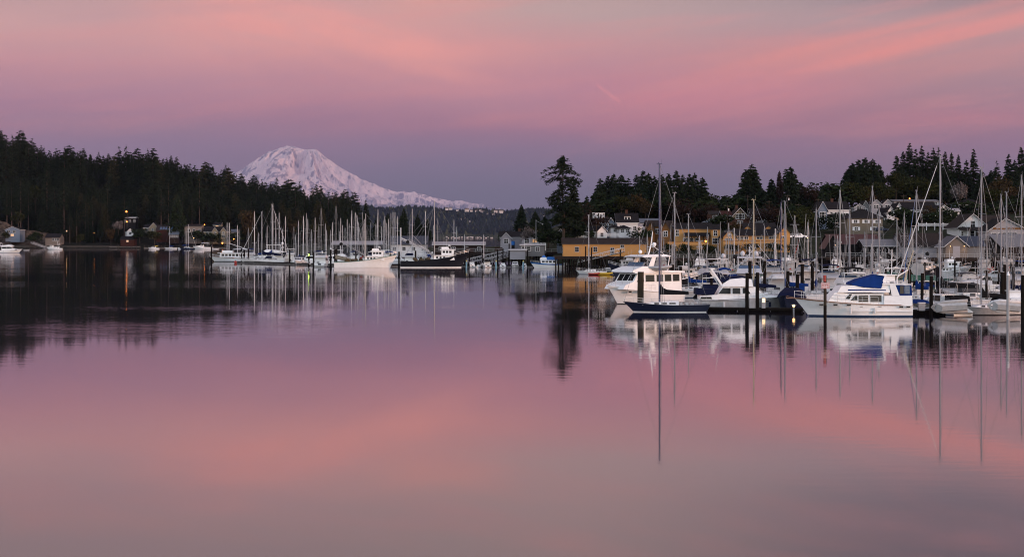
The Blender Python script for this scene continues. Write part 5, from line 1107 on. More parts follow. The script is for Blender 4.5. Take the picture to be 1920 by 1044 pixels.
# houses on the far ridge
r3 = random.Random(4); k = 0
fh = [(857,392),(862,399),(868,401),(876,392),(884,393),(893,393.5),(900,392),(868,409),(875,411),(880,413),(862,410),(905,396),(915,399),(925,401),(934,402),(941,401),(950,403),(957,404),(930,394),(940,394.5),(845,389),(838,389.5),(1004,400),(1012,401),(1018,403),(990,396),(978,398),(872,400),(884,402),(890,400)]
FW_ = MB(); W1, D1, H1 = 17, 10, 6; FW_.box(-W1/2,W1/2,0,D1,-8,H1); fwm = FW_.mesh('wall', [mat('pale_far_wall', (.55,.48,.45), .8, .1)])
FR = MB(); FR.add([(-W1/2-1,-1,H1-.2),(W1/2+1,-1,H1-.2),(W1/2+1,D1/2,H1+3),(-W1/2-1,D1/2,H1+3),(W1/2+1,D1+1,H1-.2),(-W1/2-1,D1+1,H1-.2)], [(0,1,2,3),(3,2,4,5),(0,3,5),(1,4,2)]); frm = FR.mesh('roof', [roofs['brown']])
GW = MB(); 
for x in (-6,-2,2,6): GW.box(x-1.1,x+1.1,-.1,.02,2,4.6)
gwm = GW.mesh('window', [glass])
for px, y in fh:
    D = 7975
    while zfar(px, D) > ZW(y+2, D) and D > 7400: D -= 15
    z = zfar(px, D-20)+9; o = thing('hillside_house', 'tiny pale house among the trees on the far ridge', 'house', (XW(px, D-60), D-60, ZW(y+2.2, D-60)), r3.uniform(-.4,.4), 'far houses on the distant ridge')
    o.scale = (r3.uniform(.5,1.25),)*3; link('wall', fwm, o); link('roof', frm, o); link('window', gwm, o)
r3 = random.Random(8)
for i in range(26):
    px = 838+i*4.1+r3.uniform(-1.5,1.5) if i < 22 else 700+i*4; D = 7285
    o = thing('waterfront_house', 'tiny waterfront house at the foot of the far ridge', 'house', (XW(px, D), D, r3.uniform(1,7)), r3.uniform(-.3,.3), 'far houses along the distant waterline')
    o.scale = (r3.uniform(.22,.45),)*3; link('wall', fwm, o); link('roof', frm, o)
# ------------------------------------------------------------------ fences, poles, lamps
def picket(label, px0, px1, y0, D, h=1.1):
    o = thing('picket_fence', label, 'fence', (XW(px0, D), D, ZW(y0, D))); W = (px1-px0)/F*D; b = MB(); n = int(W/.32)
    for i in range(n): b.box(i*.32, i*.32+.13, 0, .04, 0, h)
    b.box(0,W,.041,.08,.25,.35); b.box(0,W,.041,.08,h-.3,h-.2); b.build('pickets', trimw, o)
    for i in range(int(W/2.6)+1): c = MB(); c.box(i*2.6-.1,i*2.6+.1,.081,.25,-1.5,h+.25); c.build('post', trimw, o)
picket('white picket fence in front of the white house group', 1137, 1200, 443.5, 502, 1.0)
picket('tall white picket fence across the lawn left of the white front gabled house', 1722, 1797, 424.5, 530, 1.0)
picket('short white fence left of the little white cottage', 1062, 1106, 448, 508, 1.0)
def pole(label, px, top, base, D, r=.13, arms=1, lamp=None, m=None, arm_dir=0, cat='pole', name='utility_pole', trans=False):
    H = (base-top)/F*D; o = thing(name, label, cat, (XW(px, D), D, ZW(base, D)))
    b = MB(); b.tube([(0,0,-2.5),(0,0,H)], r, 6, r1=r*.75); b.build('pole', m or bark, o)
    for i in range(arms): c = MB(); c.box(-1.1,1.1,-.05,.05,H-.5-i*.8,H-.38-i*.8); c.build('crossarm', bark, o)
    if trans: c = MB(); c.tube([(.35,-.1,H-2),(.35,-.1,H-1.2)], .22, 8); c.build('transformer', alu, o)
    if lamp is not None:
        c = MB(); c.tube([(0,0,H-.3),(lamp[0],0,H+lamp[1])], .045, 5); c.build('arm', alud, o)
        c = MB(); c.ball((lamp[0],0,H+lamp[1]-.12), lamp[2], n=10); c.build('bulb', lamp[3], o)
        c = MB(); c.tube([(lamp[0],0,H+lamp[1]-.02),(lamp[0],0,H+lamp[1]+.14)], .28, 8, r1=.1); c.build('hood', alud, o)
    return o
for px, top, base, D, lb in ((1402,366,396,600,'utility pole against the foot of the first tall fir clump'),(1442,376,402,600,'short utility pole between the two tall fir clumps'),(1477,365,410,590,'utility pole with transformer beside the second tall fir clump'),(1497,382,402,600,'short utility pole right of the second tall fir clump'),(1534,372,420,558,'utility pole at the left corner of the big white house'),(1279,388,414,600,'utility pole with a crossarm left of the reddish trees'),(1313,378,400,615,'utility pole at the right end of the grove'),(1364,384,433,548,'utility pole with two white transformers before the half timbered house'),(1812,350,380,640,'bare pole standing on the hill left of the tall right mast'),(1118,420,449,500,'dark pole in front of the little white cottage'),(1694,365,412,600,'utility pole behind the tall slanted forestay')):
    pole(lb, px, top, base, D, trans='transformer' in lb)
pole('grey street lamp pole with a single curved arm left of the ragged fir', 1005, 412, 458, 512, .11, 0, (2.0,-1.3,.12,trimw), alud, cat='street lamp', name='street_lamp')
pole('street lamp glowing orange in front of the long yellow hall', 1327, 425, 458, 492, .1, 0, (-.6,-4.2,.30,lampo), alud, cat='street lamp', name='street_lamp')
pole('bright orange street lamp high among the firs on the left shore', 239, 397, 420, 1300, .2, 0, (-.8,.2,.6,lampo), bark, cat='street lamp', name='street_lamp')
pole('small orange lamp on the flat roofed house below the bright left lamp', 237.5, 415.5, 424, 1306, .1, 0, (.3,0,.5,lampo), bark, cat='lamp', name='lamp_post')
pole('white lamp on a short post among the tree trunks on the left beach', 124.5, 433, 448, 1292, .1, 0, (.2,0,.34,lampw), bark, cat='lamp', name='lamp_post')
pole('faint orange lamp in the trees right of the white beach lamp', 176, 436, 450, 1292, .1, 0, (.2,0,.26,lampo), bark, cat='lamp', name='lamp_post')
pole('white lamp beside the beige house on the left shore', 363, 446, 458, 1284, .1, 0, (.2,0,.3,lampw), bark, cat='lamp', name='lamp_post')
pole('orange lamp on the shore right of the long cream house', 438, 448, 460, 1280, .1, 0, (.2,0,.42,lampo), bark, cat='lamp', name='lamp_post')
pole('orange lamp on the dock in front of the long cream house', 416.5, 455.5, 466, 1262, .1, 0, (.2,0,.5,lampo), bark, cat='lamp', name='lamp_post')
pole('small orange lamp at the upper edge of the cream house', 383, 421, 430, 1300, .1, 0, (.2,0,.32,lampo), bark, cat='lamp', name='lamp_post')
pole('tiny lamp on a thin post left of the big white house', 1515.5, 423, 445, 540, .1, 0, (-.1,0,.16,lampo), alud, cat='lamp', name='lamp_post')
pole('orange lamp above the long flat ridge building', 1706.5, 372, 382, 632, .08, 0, (-.2,.1,.24,lampo), alud, cat='lamp', name='lamp_post')
pole('small lamp over the wharf left of the red roofed shed', 1568, 459, 478, 438, .06, 0, (-.3,0,.08,lampw), alud, cat='lamp', name='lamp_post')
pole('orange street lamp between the yellow houses and the black shed', 1515, 445, 462, 470, .08, 0, (-.2,0,.10,lampw), alud, cat='lamp', name='lamp_post')
# gangways
def gangway(label, px0, y0, D0, px1, y1, D1, w=1.6):
    a = P(px0, y0, D0); b = P(px1, y1, D1); d = b-a; L_ = d.length; o = thing('gangway', label, 'gangway', a)
    o.rotation_mode = 'QUATERNION'; o.rotation_quaternion = d.to_track_quat('X', 'Z')
    f = MB(); f.box(0,L_,-w/2,w/2,-.12,0); f.build('walkway', deckw, o)
    for sg in (-1,1):
        t = MB(); n = max(4, int(L_/1.6))
        for h_ in (.02, 1.15): t.tube([(0,sg*w/2,h_),(L_,sg*w/2,h_)], .06, 4)
        for i in range(n): t.tube([(L_*i/n,sg*w/2,0),(L_*i/n,sg*w/2,1.15)], .035, 4); t.tube([(L_*i/n,sg*w/2,0),(L_*(i+1)/n,sg*w/2,1.15)], .03, 4)
        t.build('truss', alu, o)
gangway('grey truss gangway sloping down left from the middle pier', 985, 470, 512, 912, 494, 500)
gangway('pale railed ramp climbing to the white gate beside the net shed', 985, 472, 506, 1020, 462, 512)
gangway('dark timber ramp sloping down from the pier behind the small boats', 960, 474, 514, 880, 492, 506)
gangway('long grey gangway sloping down left under the net shed windows', 1170, 472, 470, 1078, 494, 476)
gangway('steep thin gangway down to the left shore boats', 60, 456, 1275, 88, 466, 1240, 2)
def gate():
    D = 505; o = thing('gate_frame', 'white pipe gate frame at the head of the middle gangway', 'gate', (XW(1023, D), D, 4.1)); z = ZW(457, D)-4.1
    for i, x in enumerate((-6.3, 0)): b = MB(); b.box(x-.08,x+.08,-.08,.08,-.2 if i else -.2,z); b.build('post', trimw, o)
    b = MB(); b.box(-6.3,0.1,-.08,.08,z,z+.18); b.build('beam', trimw, o)
gate()
s = thing('pier_sign', 'blue and white square sign on the middle pier', 'sign', (XW(1000.5, 516), 516, ZW(478, 516))); b = MB(); b.box(-.45,.45,-.05,0,0,.8); b.build('panel', mat('pale_blue_sign', (.3,.42,.6), .6), s); b = MB(); b.box(-.04,.04,0,.06,-1,.8); b.build('post', bark, s)
s = thing('wood_crate', 'blue tank standing on the middle pier', 'tank', (XW(962, 522), 522, 4.1)); s.name = 'water_tank'; b = MB(); b.tube([(0,0,2.2),(0,0,3.4)], .55, 10); b.build('tank', clblue, s); b = MB(); b.box(-.5,.5,-.5,.5,0,2.2); b.build('stand', paints['dark'], s)
for px, w in ((880,16),(935,14),(905,5)):
    s = thing('net_bin', ('wide rust brown bin on the left of the middle pier','rust brown bin right of centre on the middle pier','small rust brown bin between the two larger bins')[(16,14,5).index(w)], 'bin', (XW(px, 523), 523, 4.1)); Wb = w/F*523; b = MB(); b.box(-Wb/2,Wb/2,0,2,0,1.3); b.build('body', paints['rust'], s); b = MB(); b.box(-Wb/2-.05,Wb/2+.05,-.05,2.05,1.3,1.4); b.build('lid', paints['brown'], s)
pc = thing('parked_car', 'white pickup parked on the wharf road below the red roofed house', 'car', (XW(1497, 505), 505, ZW(447.5, 505)), 0)
b = MB(); b.prism([(-2.6,.35),(2.5,.35),(2.55,.95),(1.3,1.05),(.7,1.6),(-.5,1.6),(-.75,1.05),(-2.6,1.05)], .9, .8); b.build('body', white, pc)
for x in (-1.6,1.6):
    for y in (-.9,.9): w = MB(); w.tube([(x,y-.1,.35),(x,y+.1,.35)], .36, 10); w.build('wheel', rubber, pc)
for sg in (-1,1): win(pc, -.4, .65, 1.12, 1.5, sg*.85, 0, -.2)
pc = thing('parked_car', 'dark blue car parked beside the taupe house', 'car', (XW(1652, 520), 520, ZW(434, 520)), 0)
b = MB(); b.prism([(-2.2,.3),(2.2,.3),(2.25,.8),(1.2,.95),(.6,1.42),(-1.0,1.42),(-1.7,.95),(-2.25,.85)], .88, .72); b.build('body', navy, pc)
for x in (-1.4,1.4):
    for y in (-.86,.86): w = MB(); w.tube([(x,y-.1,.32),(x,y+.1,.32)], .32, 10); w.build('wheel', rubber, pc)
for sg in (-1,1): win(pc, -.9, .6, .97, 1.32, sg*.82, .1, -.2)
pc = dup(pc, (XW(1768, 528), 528, ZW(441.5, 528)), 0, 1, 'dark car parked on the road below the white picket fence')
# low sea wall on the left beach
sw = thing('sea_wall', 'pale low sea wall along the left beach', 'wall', (0, 0, 0)); b = MB()
for i in range(20):
    p0 = 28+i*9.6; p1 = p0+9.5; d = 1275+10*nz(p0*.02, 2)
    b.box(XW(p0, d), XW(p1, d), d, d+.8, -.5, 1.9)
b.build('wall', mat('lichen_concrete', (.05,.045,.04), .9, .3, scale=.8), sw)
bank = thing('rock_bluff', 'bare tan bluff behind the blue grey house', 'rock', (XW(22, 1318), 1318, 2)); b = MB(); n = 14
for j in range(9):
    for i in range(n+1):
        t = i/n; px = -30+t*150; hgt = lerp(px, [(-30,24),(5,19),(28,15),(60,11),(90,10),(120,3)])
        q = j/8; b.v.append((XW(px, 1318)-XW(22, 1318)+nz(i*.9, j*.8)*2, -26+q*24+nz(i*.7, j*.7, 4)*3, hgt*q**1.3+nz(i*.8, j*.9, 8)*1.8))
b.f = [(j*(n+1)+i, j*(n+1)+i+1, (j+1)*(n+1)+i+1, (j+1)*(n+1)+i) for j in range(8) for i in range(n)]; b.m = [0]*len(b.f)
b.build('slope', mat('tan_bluff_earth', (.03,.022,.017), .95, col2=(.09,.068,.052), scale=.35), bank)
# pilings along the left shore dock
for i, px in enumerate((222,231,238,247,256,263,271,279,296,303,311,318)):
    pile(px, 460.5+(i%3)*.7, 1262, .28, pilel, label='thin weathered piling in the row along the left shore dock', group='pilings along the left shore dock')
dock('dock', 'low plank dock along the left shore below the skylight house', (XW(270,1258),1258), (XW(425,1258),1258), 3, .8)
dock('dock', 'low dock on the left shore in front of the rusty cabin', (XW(205,1266),1266), (XW(262,1266),1266), 2.5, 1.6)
# ------------------------------------------------------------------ boats: right marina, front row
def trawler():
    D = 190; o = boat('trawler_yacht', 'big white trawler yacht with a royal blue flybridge cover, bow pointing left', 'yacht', 1596, 592, 180, D)
    L, B = 13.1, 4.4
    hull(o, L, B, 2.08, 1.35, 1.75, .88, white, boot, cream, wood, .10, wl=.16)
    X_ = lambda c: (910-c)/131; Z_ = lambda y: (858-y)/131
    pr = lambda *p: [(X_(a), Z_(b)) for a, b in p]
    c = MB(); c.prism(pr((1340,690),(520,655),(560,585),(640,490),(770,510),(900,525),(1340,525)), 1.75, 1.6); c.build('saloon', white, o)
    c = MB(); c.prism(pr((1338,700),(1755,700),(1755,550),(1345,550)), 2.05, 1.95); c.build('aft_cabin', white, o)
    c = MB(); c.prism(pr((660,500),(1430,505),(1430,480),(1430,372),(1330,372),(1040,430),(900,400),(720,408)), 1.85, 1.7); c.build('flybridge', white, o)
    c = MB()
    for sg in (-1,1): c = MB(); c.prism(pr((815,476),(1372,478),(1372,462),(815,458)), .02, yc=sg*1.80); c.build('blue_stripe', cblue, o)
    c = MB(); c.prism(pr((875,392),(880,365),(1000,312),(1150,272),(1262,238),(1365,248),(1330,372),(1300,442),(1180,436),(1050,425)), 1.93, 1.25); 
    o2 = c.build('canvas_cover', cblue, o)
    c = MB(); c.prism(pr((1245,242),(1300,232),(1395,235),(1385,262),(1330,385),(1305,385),(1365,262)), 1.64, 1.45); c.build('radar_arch', white, o)
    c = MB(); c.prism(pr((1320,392),(1745,392),(1745,380),(1320,372)), 1.9); c.build('aft_hardtop', white, o)
    for sg in (-1, 1):
        c = MB(); c.prism(pr((1455,545),(1570,545),(1510,392),(1425,392)), .04, yc=sg*1.85); c.build('side_wing', white, o)
        c = MB(); c.prism(pr((1520,545),(1755,545),(1745,395),(1530,395)), .03, yc=sg*1.84); c.build('aft_enclosure', cblue, o)
        for a, b in ((1575,1628),(1640,1718)):
            c = MB(); c.prism(pr((a,522),(b,522),(b,405),(a,405)), .02, yc=sg*1.90); c.build('enclosure_window', ivory if a < 1600 else glassb, o)
        win(o, X_(1115), X_(972), Z_(642), Z_(542), sg*1.72, m=ivory, tilt=.05); win(o, X_(1310), X_(1142), Z_(642), Z_(542), sg*1.72, 0, 0, m=ivory, tilt=.05)
        win(o, X_(955), X_(855), Z_(622), Z_(542), sg*1.72, 0, -.50, tilt=.05); win(o, X_(840), X_(775), Z_(600), Z_(525), sg*1.70, -.3, -.52, tilt=.05)
        for xc in (430, 625, 818): win(o, X_(xc)-.22, X_(xc)+.22, Z_(694)-.0, Z_(672), sg*(2.16 if xc > 700 else (2.03 if xc > 500 else 1.55)), fr=alud, name='porthole')
        for xc in (1585, 1690): win(o, X_(xc)-.2, X_(xc)+.2, Z_(722), Z_(702), sg*2.17, fr=alud, name='porthole')
        c = MB(); c.tube([(X_(815), sg*2.19, Z_(768)),(X_(1755), sg*2.12, Z_(780))], .05, 6); c.build('rub_rail', white, o)
        c = MB(); c.tube([(X_(1345),sg*2.0,Z_(630)),(X_(1510),sg*2.02,Z_(634))], .018, 4); c.tube([(X_(975),sg*1.84,Z_(497)),(X_(1350),sg*1.82,Z_(499))], .015, 4); c.build('grab_rail', steel, o)
        for xc in (1005, 1278): c = MB(); c.box(X_(xc)-.14,X_(xc)+.14,sg*2.175-.02,sg*2.175+.02,Z_(715),Z_(703)); c.build('vent', alud, o)
    for i in range(3): winf(o, -1.35+i*.95, -.6+i*.95, Z_(585), Z_(520), X_(700), 1.0)
    rails(o, L, B, 2.08, 1.35, .30, .99, .78, .10, .88, 10, r=.022)
    c = MB(); c.box(6.2, 7.35, -.22, .22, 1.98, 2.06); c.tube([(6.3,0,2.05),(7.3,0,2.25),(7.35,0,2.0)], .03, 5); c.build('bow_pulpit', wood, o)
    # radar mast and dish aft of the cover
    c = MB(); c.tube([(X_(1340),0,Z_(240)),(X_(1320),0,Z_(150))], .07, 6); c.box(X_(1400),X_(1270),-.5,.5,Z_(205),Z_(198)); c.ball((X_(1300),.2,Z_(105)), .24, n=10); c.build('radar_mast', greyw, o)
    c = MB(); c.ball((X_(1320),-.55,Z_(190)), .2, n=8); c.build('radome', white, o, True)
    c = MB(); c.tube([(X_(1722),-.6,Z_(335)),(X_(1775),-.6,Z_(140)),(X_(1850),-.6,Z_(-110))], .07, 6, r1=.045); c.build('mast_pole', beigem, o)
    c = MB(); c.tube([(X_(1575),.5,Z_(385)),(X_(1575),.5,Z_(290)),(X_(1600),.4,Z_(262)),(X_(1765),-.5,Z_(180))], .06, 6); c.build('davit', white, o)
    c = MB()
    for i in range(5): c.tube([(X_(1480+i*50),-1.6,Z_(375)),(X_(1480+i*50),-1.6,Z_(345))], .02, 4)
    c.tube([(X_(1480),-1.6,Z_(345)),(X_(1720),-1.6,Z_(340))], .02, 4); c.build('roof_rail', steel, o)
    c = MB(); c.ball((X_(1500),.6,Z_(360)), .3, n=8, sz=.5); c.box(X_(1700),X_(1640),-.3,.6,Z_(378),Z_(350)); c.build('roof_gear', greyw, o)
    for i, xx in enumerate((.5, -2.2)): c = MB(); c.tube([(xx,2.25,.35),(xx,2.25,1.0)], .13, 7); c.build('fender', cwhite, o)
trawler()
def pilothouse_yacht():
    o = boat('pilothouse_yacht', 'tall white pilothouse yacht with a dinghy on its boat deck, behind the navy sloop', 'yacht', 1203, 568, 218, 226)
    L, B = 12.6, 4.6
    hull(o, L, B, 2.55, 1.5, 2.0, .86, white, antif, cream, None, .12, bul=.2)
    c = MB(); c.prism([(-5.6,1.35),(5.0,2.0),(4.6,2.55),(3.1,3.0),(2.3,4.1),(-5.6,4.05)], 1.95, 1.8); c.build('saloon', white, o)
    c = MB(); c.prism([(-6.0,4.06),(2.9,4.1),(3.6,4.25),(3.4,4.5),(1.6,5.0),(.8,5.0),(-.8,4.5),(-6.0,4.3)], 2.15, 2.0); c.build('flybridge', white, o)
    for sg in (-1, 1):
        for a, w in ((-5.2,1.2),(-3.7,1.2),(-2.2,1.2),(-.6,1.6)): win(o, a, a+w, 2.95, 3.85, sg*1.9, tilt=.055)
        win(o, 1.3, 2.6, 2.95, 3.85, sg*1.87, 0, -.75, tilt=.055)
        for a in (2.2, 3.4): win(o, a, a+.5, 1.55, 1.75, sg*(2.15 if a < 3 else 1.75), name='porthole', fr=alud)
    for i in range(3): winf(o, -1.55+i*1.08, -.6+i*1.08, 3.1, 3.95, 3.05, .75)
    t = MB(); t.prism([(-3.6,6.25),(1.2,6.2),(1.5,6.3),(.6,6.5),(-3.0,6.55),(-3.9,6.35)], 1.8, 1.5); t.build('hardtop', white, o)
    t = MB()
    for sg in (-1, 1):
        t.tube([(-3.2,sg*1.7,4.4),(-3.6,sg*1.6,6.25)], .06, 5); t.prism([(-.6,4.9),(.3,4.9),(-.4,6.25),(-1.1,6.25)], .05, yc=sg*1.65)
    t.build('hardtop_legs', white, o)
    t = MB(); t.prism([(.9,5.0),(1.3,5.0),(.9,5.55),(.7,5.55)], 1.5); t.build('wind_deflector', glassb, o)
    t = MB(); t.tube([(-1.2,0,6.4),(-1.7,0,7.8),(-2.0,0,9.6)], .10, 6, r1=.05); t.tube([(-1.7,-.7,7.6),(-1.7,.7,7.6)], .04, 5); t.ball((-2.2,.1,7.9), .3, n=10); t.ball((-.6,-.9,6.9), .26, n=10); t.tube([(-1.7,0,7.9),(-4.4,0,6.4)], .03, 4); t.build('radar_mast', white, o)
    rails(o, L, B, 2.55, 1.5, .45, .985, .75, .12, .86, 8)
    c = MB(); c.box(-5.9,-4.0,-2.0,2.0,4.32,4.36); c.build('boat_deck', deckw, o)
    return o
pilothouse_yacht()
dinghy('inflatable_dinghy', 'grey inflatable dinghy with a black outboard on the boat deck of the pilothouse yacht', (XW(1213,222)+1.6, 224.6, 4.62), R(-10), 3.6, gre, greyw, outboard=True)
sloop('navy blue sloop with a dark blue mast and black sail cover, bow pointing left', 1249, 584, 180, 10.4, 17.6, mx=.075, col=navy, strip=white, cover=cblack, mm=blum, D=200, furl=None, B=2.9, name='sailboat', bow=1.3, spr=2, deck=greyw)
def front_cruiser():
    o = boat('motor_cruiser', 'white flybridge cruiser with raked arch and dark blue canvas behind the front float, bow right', 'motorboat', 1399, 580, 0, 208)
    L, B = 11.4, 4.0; hull(o, L, B, 1.75, 1.2, 1.5, .88, greyw, greyw, cream, None, .1)
    q = lambda c: (c-740)/105-.25                       # crop columns of the photograph to metres along the hull
    z = lambda y: (835-y)/98
    pr = lambda *p: [(q(x_), z(y_)) for x_, y_ in p]
    c = MB(); c.prism(pr((375,715),(1130,690),(1170,668),(985,655),(870,565),(430,560),(375,655)), 1.55, 1.35); c.build('cabin', white, o)
    c = MB(); c.prism(pr((430,562),(835,556),(815,470),(700,455),(540,470),(450,520)), 1.62, 1.35); c.build('flybridge', white, o)
    c = MB(); c.prism(pr((150,715),(380,715),(375,655),(150,670)), 1.7, 1.65); c.build('cockpit_coaming', white, o)
    for sg in (-1, 1):
        win(o, q(385), q(545), z(645), z(575), sg*1.53, .55, 0, tilt=.09); win(o, q(568), q(670), z(645), z(575), sg*1.53, tilt=.09); win(o, q(700), q(800), z(640), z(572), sg*1.50, 0, -.45, tilt=.09)
        win(o, q(150), q(300), z(705), z(682), sg*1.71, .15, -.1, fr=greyw); win(o, q(985), q(1035), z(735), z(722), sg*1.72, fr=alud, name='porthole')
        c = MB(); c.prismy([(x_-.16, z_) for x_, z_ in pr((440,550),(300,350))]+[(x_+.12, z_) for x_, z_ in pr((300,350),(440,550))], sg*1.45-.06, sg*1.45+.06); c.build('arch_leg', white, o)
        c = MB(); c.tube([(q(1000),sg*1.8,z(700)),(q(380),sg*1.99,z(722))], .035, 5); c.build('rub_rail', alud, o)
    c = MB(); c.box(q(285),q(345),-1.5,1.5,z(352),z(338)); c.build('arch_top', white, o)
    canopy(o, q(400), q(555), 1.35, z(470), z(335), cblue, legs=True)
    c = MB(); c.prism(pr((410,520),(540,470),(800,440),(700,428),(520,445),(405,450)), 1.3, 1.0); c.build('canvas_cover', cnavy, o)
    c = MB(); c.prism(pr((100,655),(335,655),(335,590),(100,585)), 1.6, 1.5); c.build('cockpit_cover', cnavy, o)
    for i in range(3): winf(o, -1.25+i*.87, -.5+i*.87, z(640), z(578), q(985), 1.15)
    rails(o, L, B, 1.75, 1.2, .40, .985, .65, .10, .88, 9, r=.02)
    for xx in (-3, 0.2, 2.6): f = MB(); f.tube([(xx,-B*.5-.1,.35),(xx,-B*.5-.1,.95)], .14, 7); f.build('fender', cwhite if xx != 2.6 else cnavy, o)
    for xx, sg in ((-3.6,-1),(-3.2,1)): f = MB(); f.tube([(xx,sg*1.4,z(345)),(xx-.4,sg*1.4,z(100))], .025, 4, r1=.012); f.build('antenna', cwhite, o)
front_cruiser()
hullobj = thing('moored_boat', 'covered navy blue hull squeezed between the white cruiser and the trawler bow', 'boat', (XW(1482,206), 206, 0), R(250)); hull(hullobj, 8, 3.0, 1.9, 1.5, 1.2, .85, navy, navy, cnavy, None, .1)
c = MB(); c.prism([(-3.6,1.4),(2.4,1.6),(1.6,2.2),(-.6,2.7),(-3.4,2.3)], 1.3, .8); c.build('canvas_cover', cnavy, hullobj)
s1 = cruiser('white sedan cruiser with black bimini and enclosure left of the tall steel pile', 1768, 589, 104, 9.4, 'sedan', canvas=cblack, D=196, top='bimini', arch=False, ant=2, enclosure=cblack)
sloop('pale grey sloop with black sail cover beneath the second tallest right mast, bow pointing left', 1853, 592, 193, 9.6, ZW(317,196), mx=.09, col=greyw, strip=antif, cover=cblack, D=193, dodger=cblack, furl=None, B=3.1)
dinghy('inflatable_dinghy', 'white inflatable dinghy hoisted on its side behind the sedan cruiser', (XW(1783,190), 190.2, .95), 0, 3.9, gre, greyw, tilt=(R(70), R(4), R(176)))
dinghy('inflatable_dinghy', 'white inflatable dinghy hoisted on its side behind the pale grey sloop', (XW(1880,190), 189.0, 1.05), 0, 3.5, cwhite, greyw, tilt=(R(72), R(-4), R(176)))
cruiser('small white cruiser with a cabin door at the right edge behind the steel pile', 1908, 588, 80, 8.5, 'pilot', canvas=cblack, D=202, top=None, arch=False, ant=2)
cruiser('small white express boat with royal blue cover just right of the trawler stern', 1716, 590, 100, 7.0, 'express', canvas=cblue, D=198, top='cover', arch=False, ant=1)
# boats in the second and third rows: mast pixel, top row, distance, heading, length
def sb(label, mpx, top, D, head, L, dx=0, **k):
    mx = k.pop('mx', .08); mh = ZW(top, D); a = R(head); x = XW(mpx, D)-mx*L*math.cos(a); px = x/D*F+960
    o = sloop(label, px, 0, head, L, mh, mx=mx, D=D-mx*L*math.sin(a), **k); return o
SBS = [
 ('white sailboat anchored alone in front of the net shed with a bare white mast', 1104, 404, 398, 175, 7.5, dict(cover=cblack, full=True, B=2.6, spr=1)),
 ('sailboat with a slender white mast just right of the navy mast', 1265, 362, 245, 15, 9.5, dict(cover=cnavy)),
 ('sailboat with a short grey mast midway between the white mast and the beige mast', 1291, 402, 262, 170, 8.5, dict(cover=cblue, mm=alud)),
 ('sailboat with a beige painted mast above the white flybridge cruiser', 1413.5, 375, 232, 160, 9.5, dict(cover=cnavy, mm=beigem, full=True)),
 ('sailboat with dark navy mast, left of the close pair of masts', 1466, 381, 250, 95, 9.5, dict(cover=cblue, mm=blum)),
 ('sailboat with silver mast and blue sail cover, right of the close pair of masts', 1472, 378, 236, 170, 9.8, dict(cover=cblue, dodger=cblue, full=True)),
 ('sailboat with a white mast and green furled sail behind the trawler bow', 1532, 392, 240, 80, 9, dict(cover=cblue)),
 ('sailboat with a tall dull mast in front of the dark ridge trees', 1577, 358, 265, 100, 10.5, dict(cover=cnavy, mm=alud)),
 ('sailboat whose mast rises before the left edge of the taupe house', 1595, 395, 255, 75, 9, dict(cover=cblack)),
 ('sailboat with a thin grey mast before the taupe house roof', 1638, 350, 262, 100, 11, dict(cover=cblue)),
 ('sailboat with shorter mast before the right end of the taupe house', 1650, 391, 268, 85, 9, dict(cover=cblack)),
 ('sailboat with a bright blue furled sail along its mast', 1721, 358, 222, 105, 10, dict(cover=cblue, furl=clblue, full=True)),
 ('sailboat with the tallest silver mast on the right and a slanting furled forestay', 1763, 293, 213, 172, 13, dict(cover=cblack, furl=cwhite, mm=alu2, spr=3, mx=.02)),
 ('sailboat with a dull silver mast, left one of the pair near the right edge', 1880, 366, 232, 100, 9.5, dict(cover=cblue)),
 ('sailboat with a brighter mast, right one of the pair near the right edge', 1888, 361, 226, 165, 9.5, dict(cover=cnavy)),
 ('sailboat half out of frame whose mast stands at the right edge', 1919, 330, 215, 90, 10, dict(cover=cblue)),
 ('sailboat with a short bare mast in front of the red shed roof', 1623, 436, 290, 80, 7.5, dict(cover=cblue, full=False)),
 ('sailboat with short grey mast in front of the yellow terrace, far row', 1347, 455, 330, 90, 8, dict(cover=cnavy, full=False, mm=alud)),
 ('sailboat with grey mast in front of the gabled yellow house, far row', 1434, 425, 330, 80, 8, dict(cover=cblue, full=False, mm=alud)),
 ('sailboat with a thin mast before the black shed gable, far row', 1516, 418, 320, 95, 8, dict(cover=cblue, full=False, mm=alu)),
 ('sailboat with a slim mast in front of the brown roofed shed, far row', 1697, 400, 300, 85, 8.5, dict(cover=cnavy, full=False)),
 ('sailboat with thin dark mast left of the navy mast, far row', 1214, 440, 330, 90, 8, dict(cover=cnavy, full=False, mm=alud)),
]
for lb, px, top, D, hd, L, k in SBS:
    k = dict(k); k.setdefault('furl', None); k.setdefault('full', True); sb(lb, px, top, D, hd, L, **k)
offw = mat('off_white_gelcoat', (.52,.52,.54), .4, .08, scale=1.5)
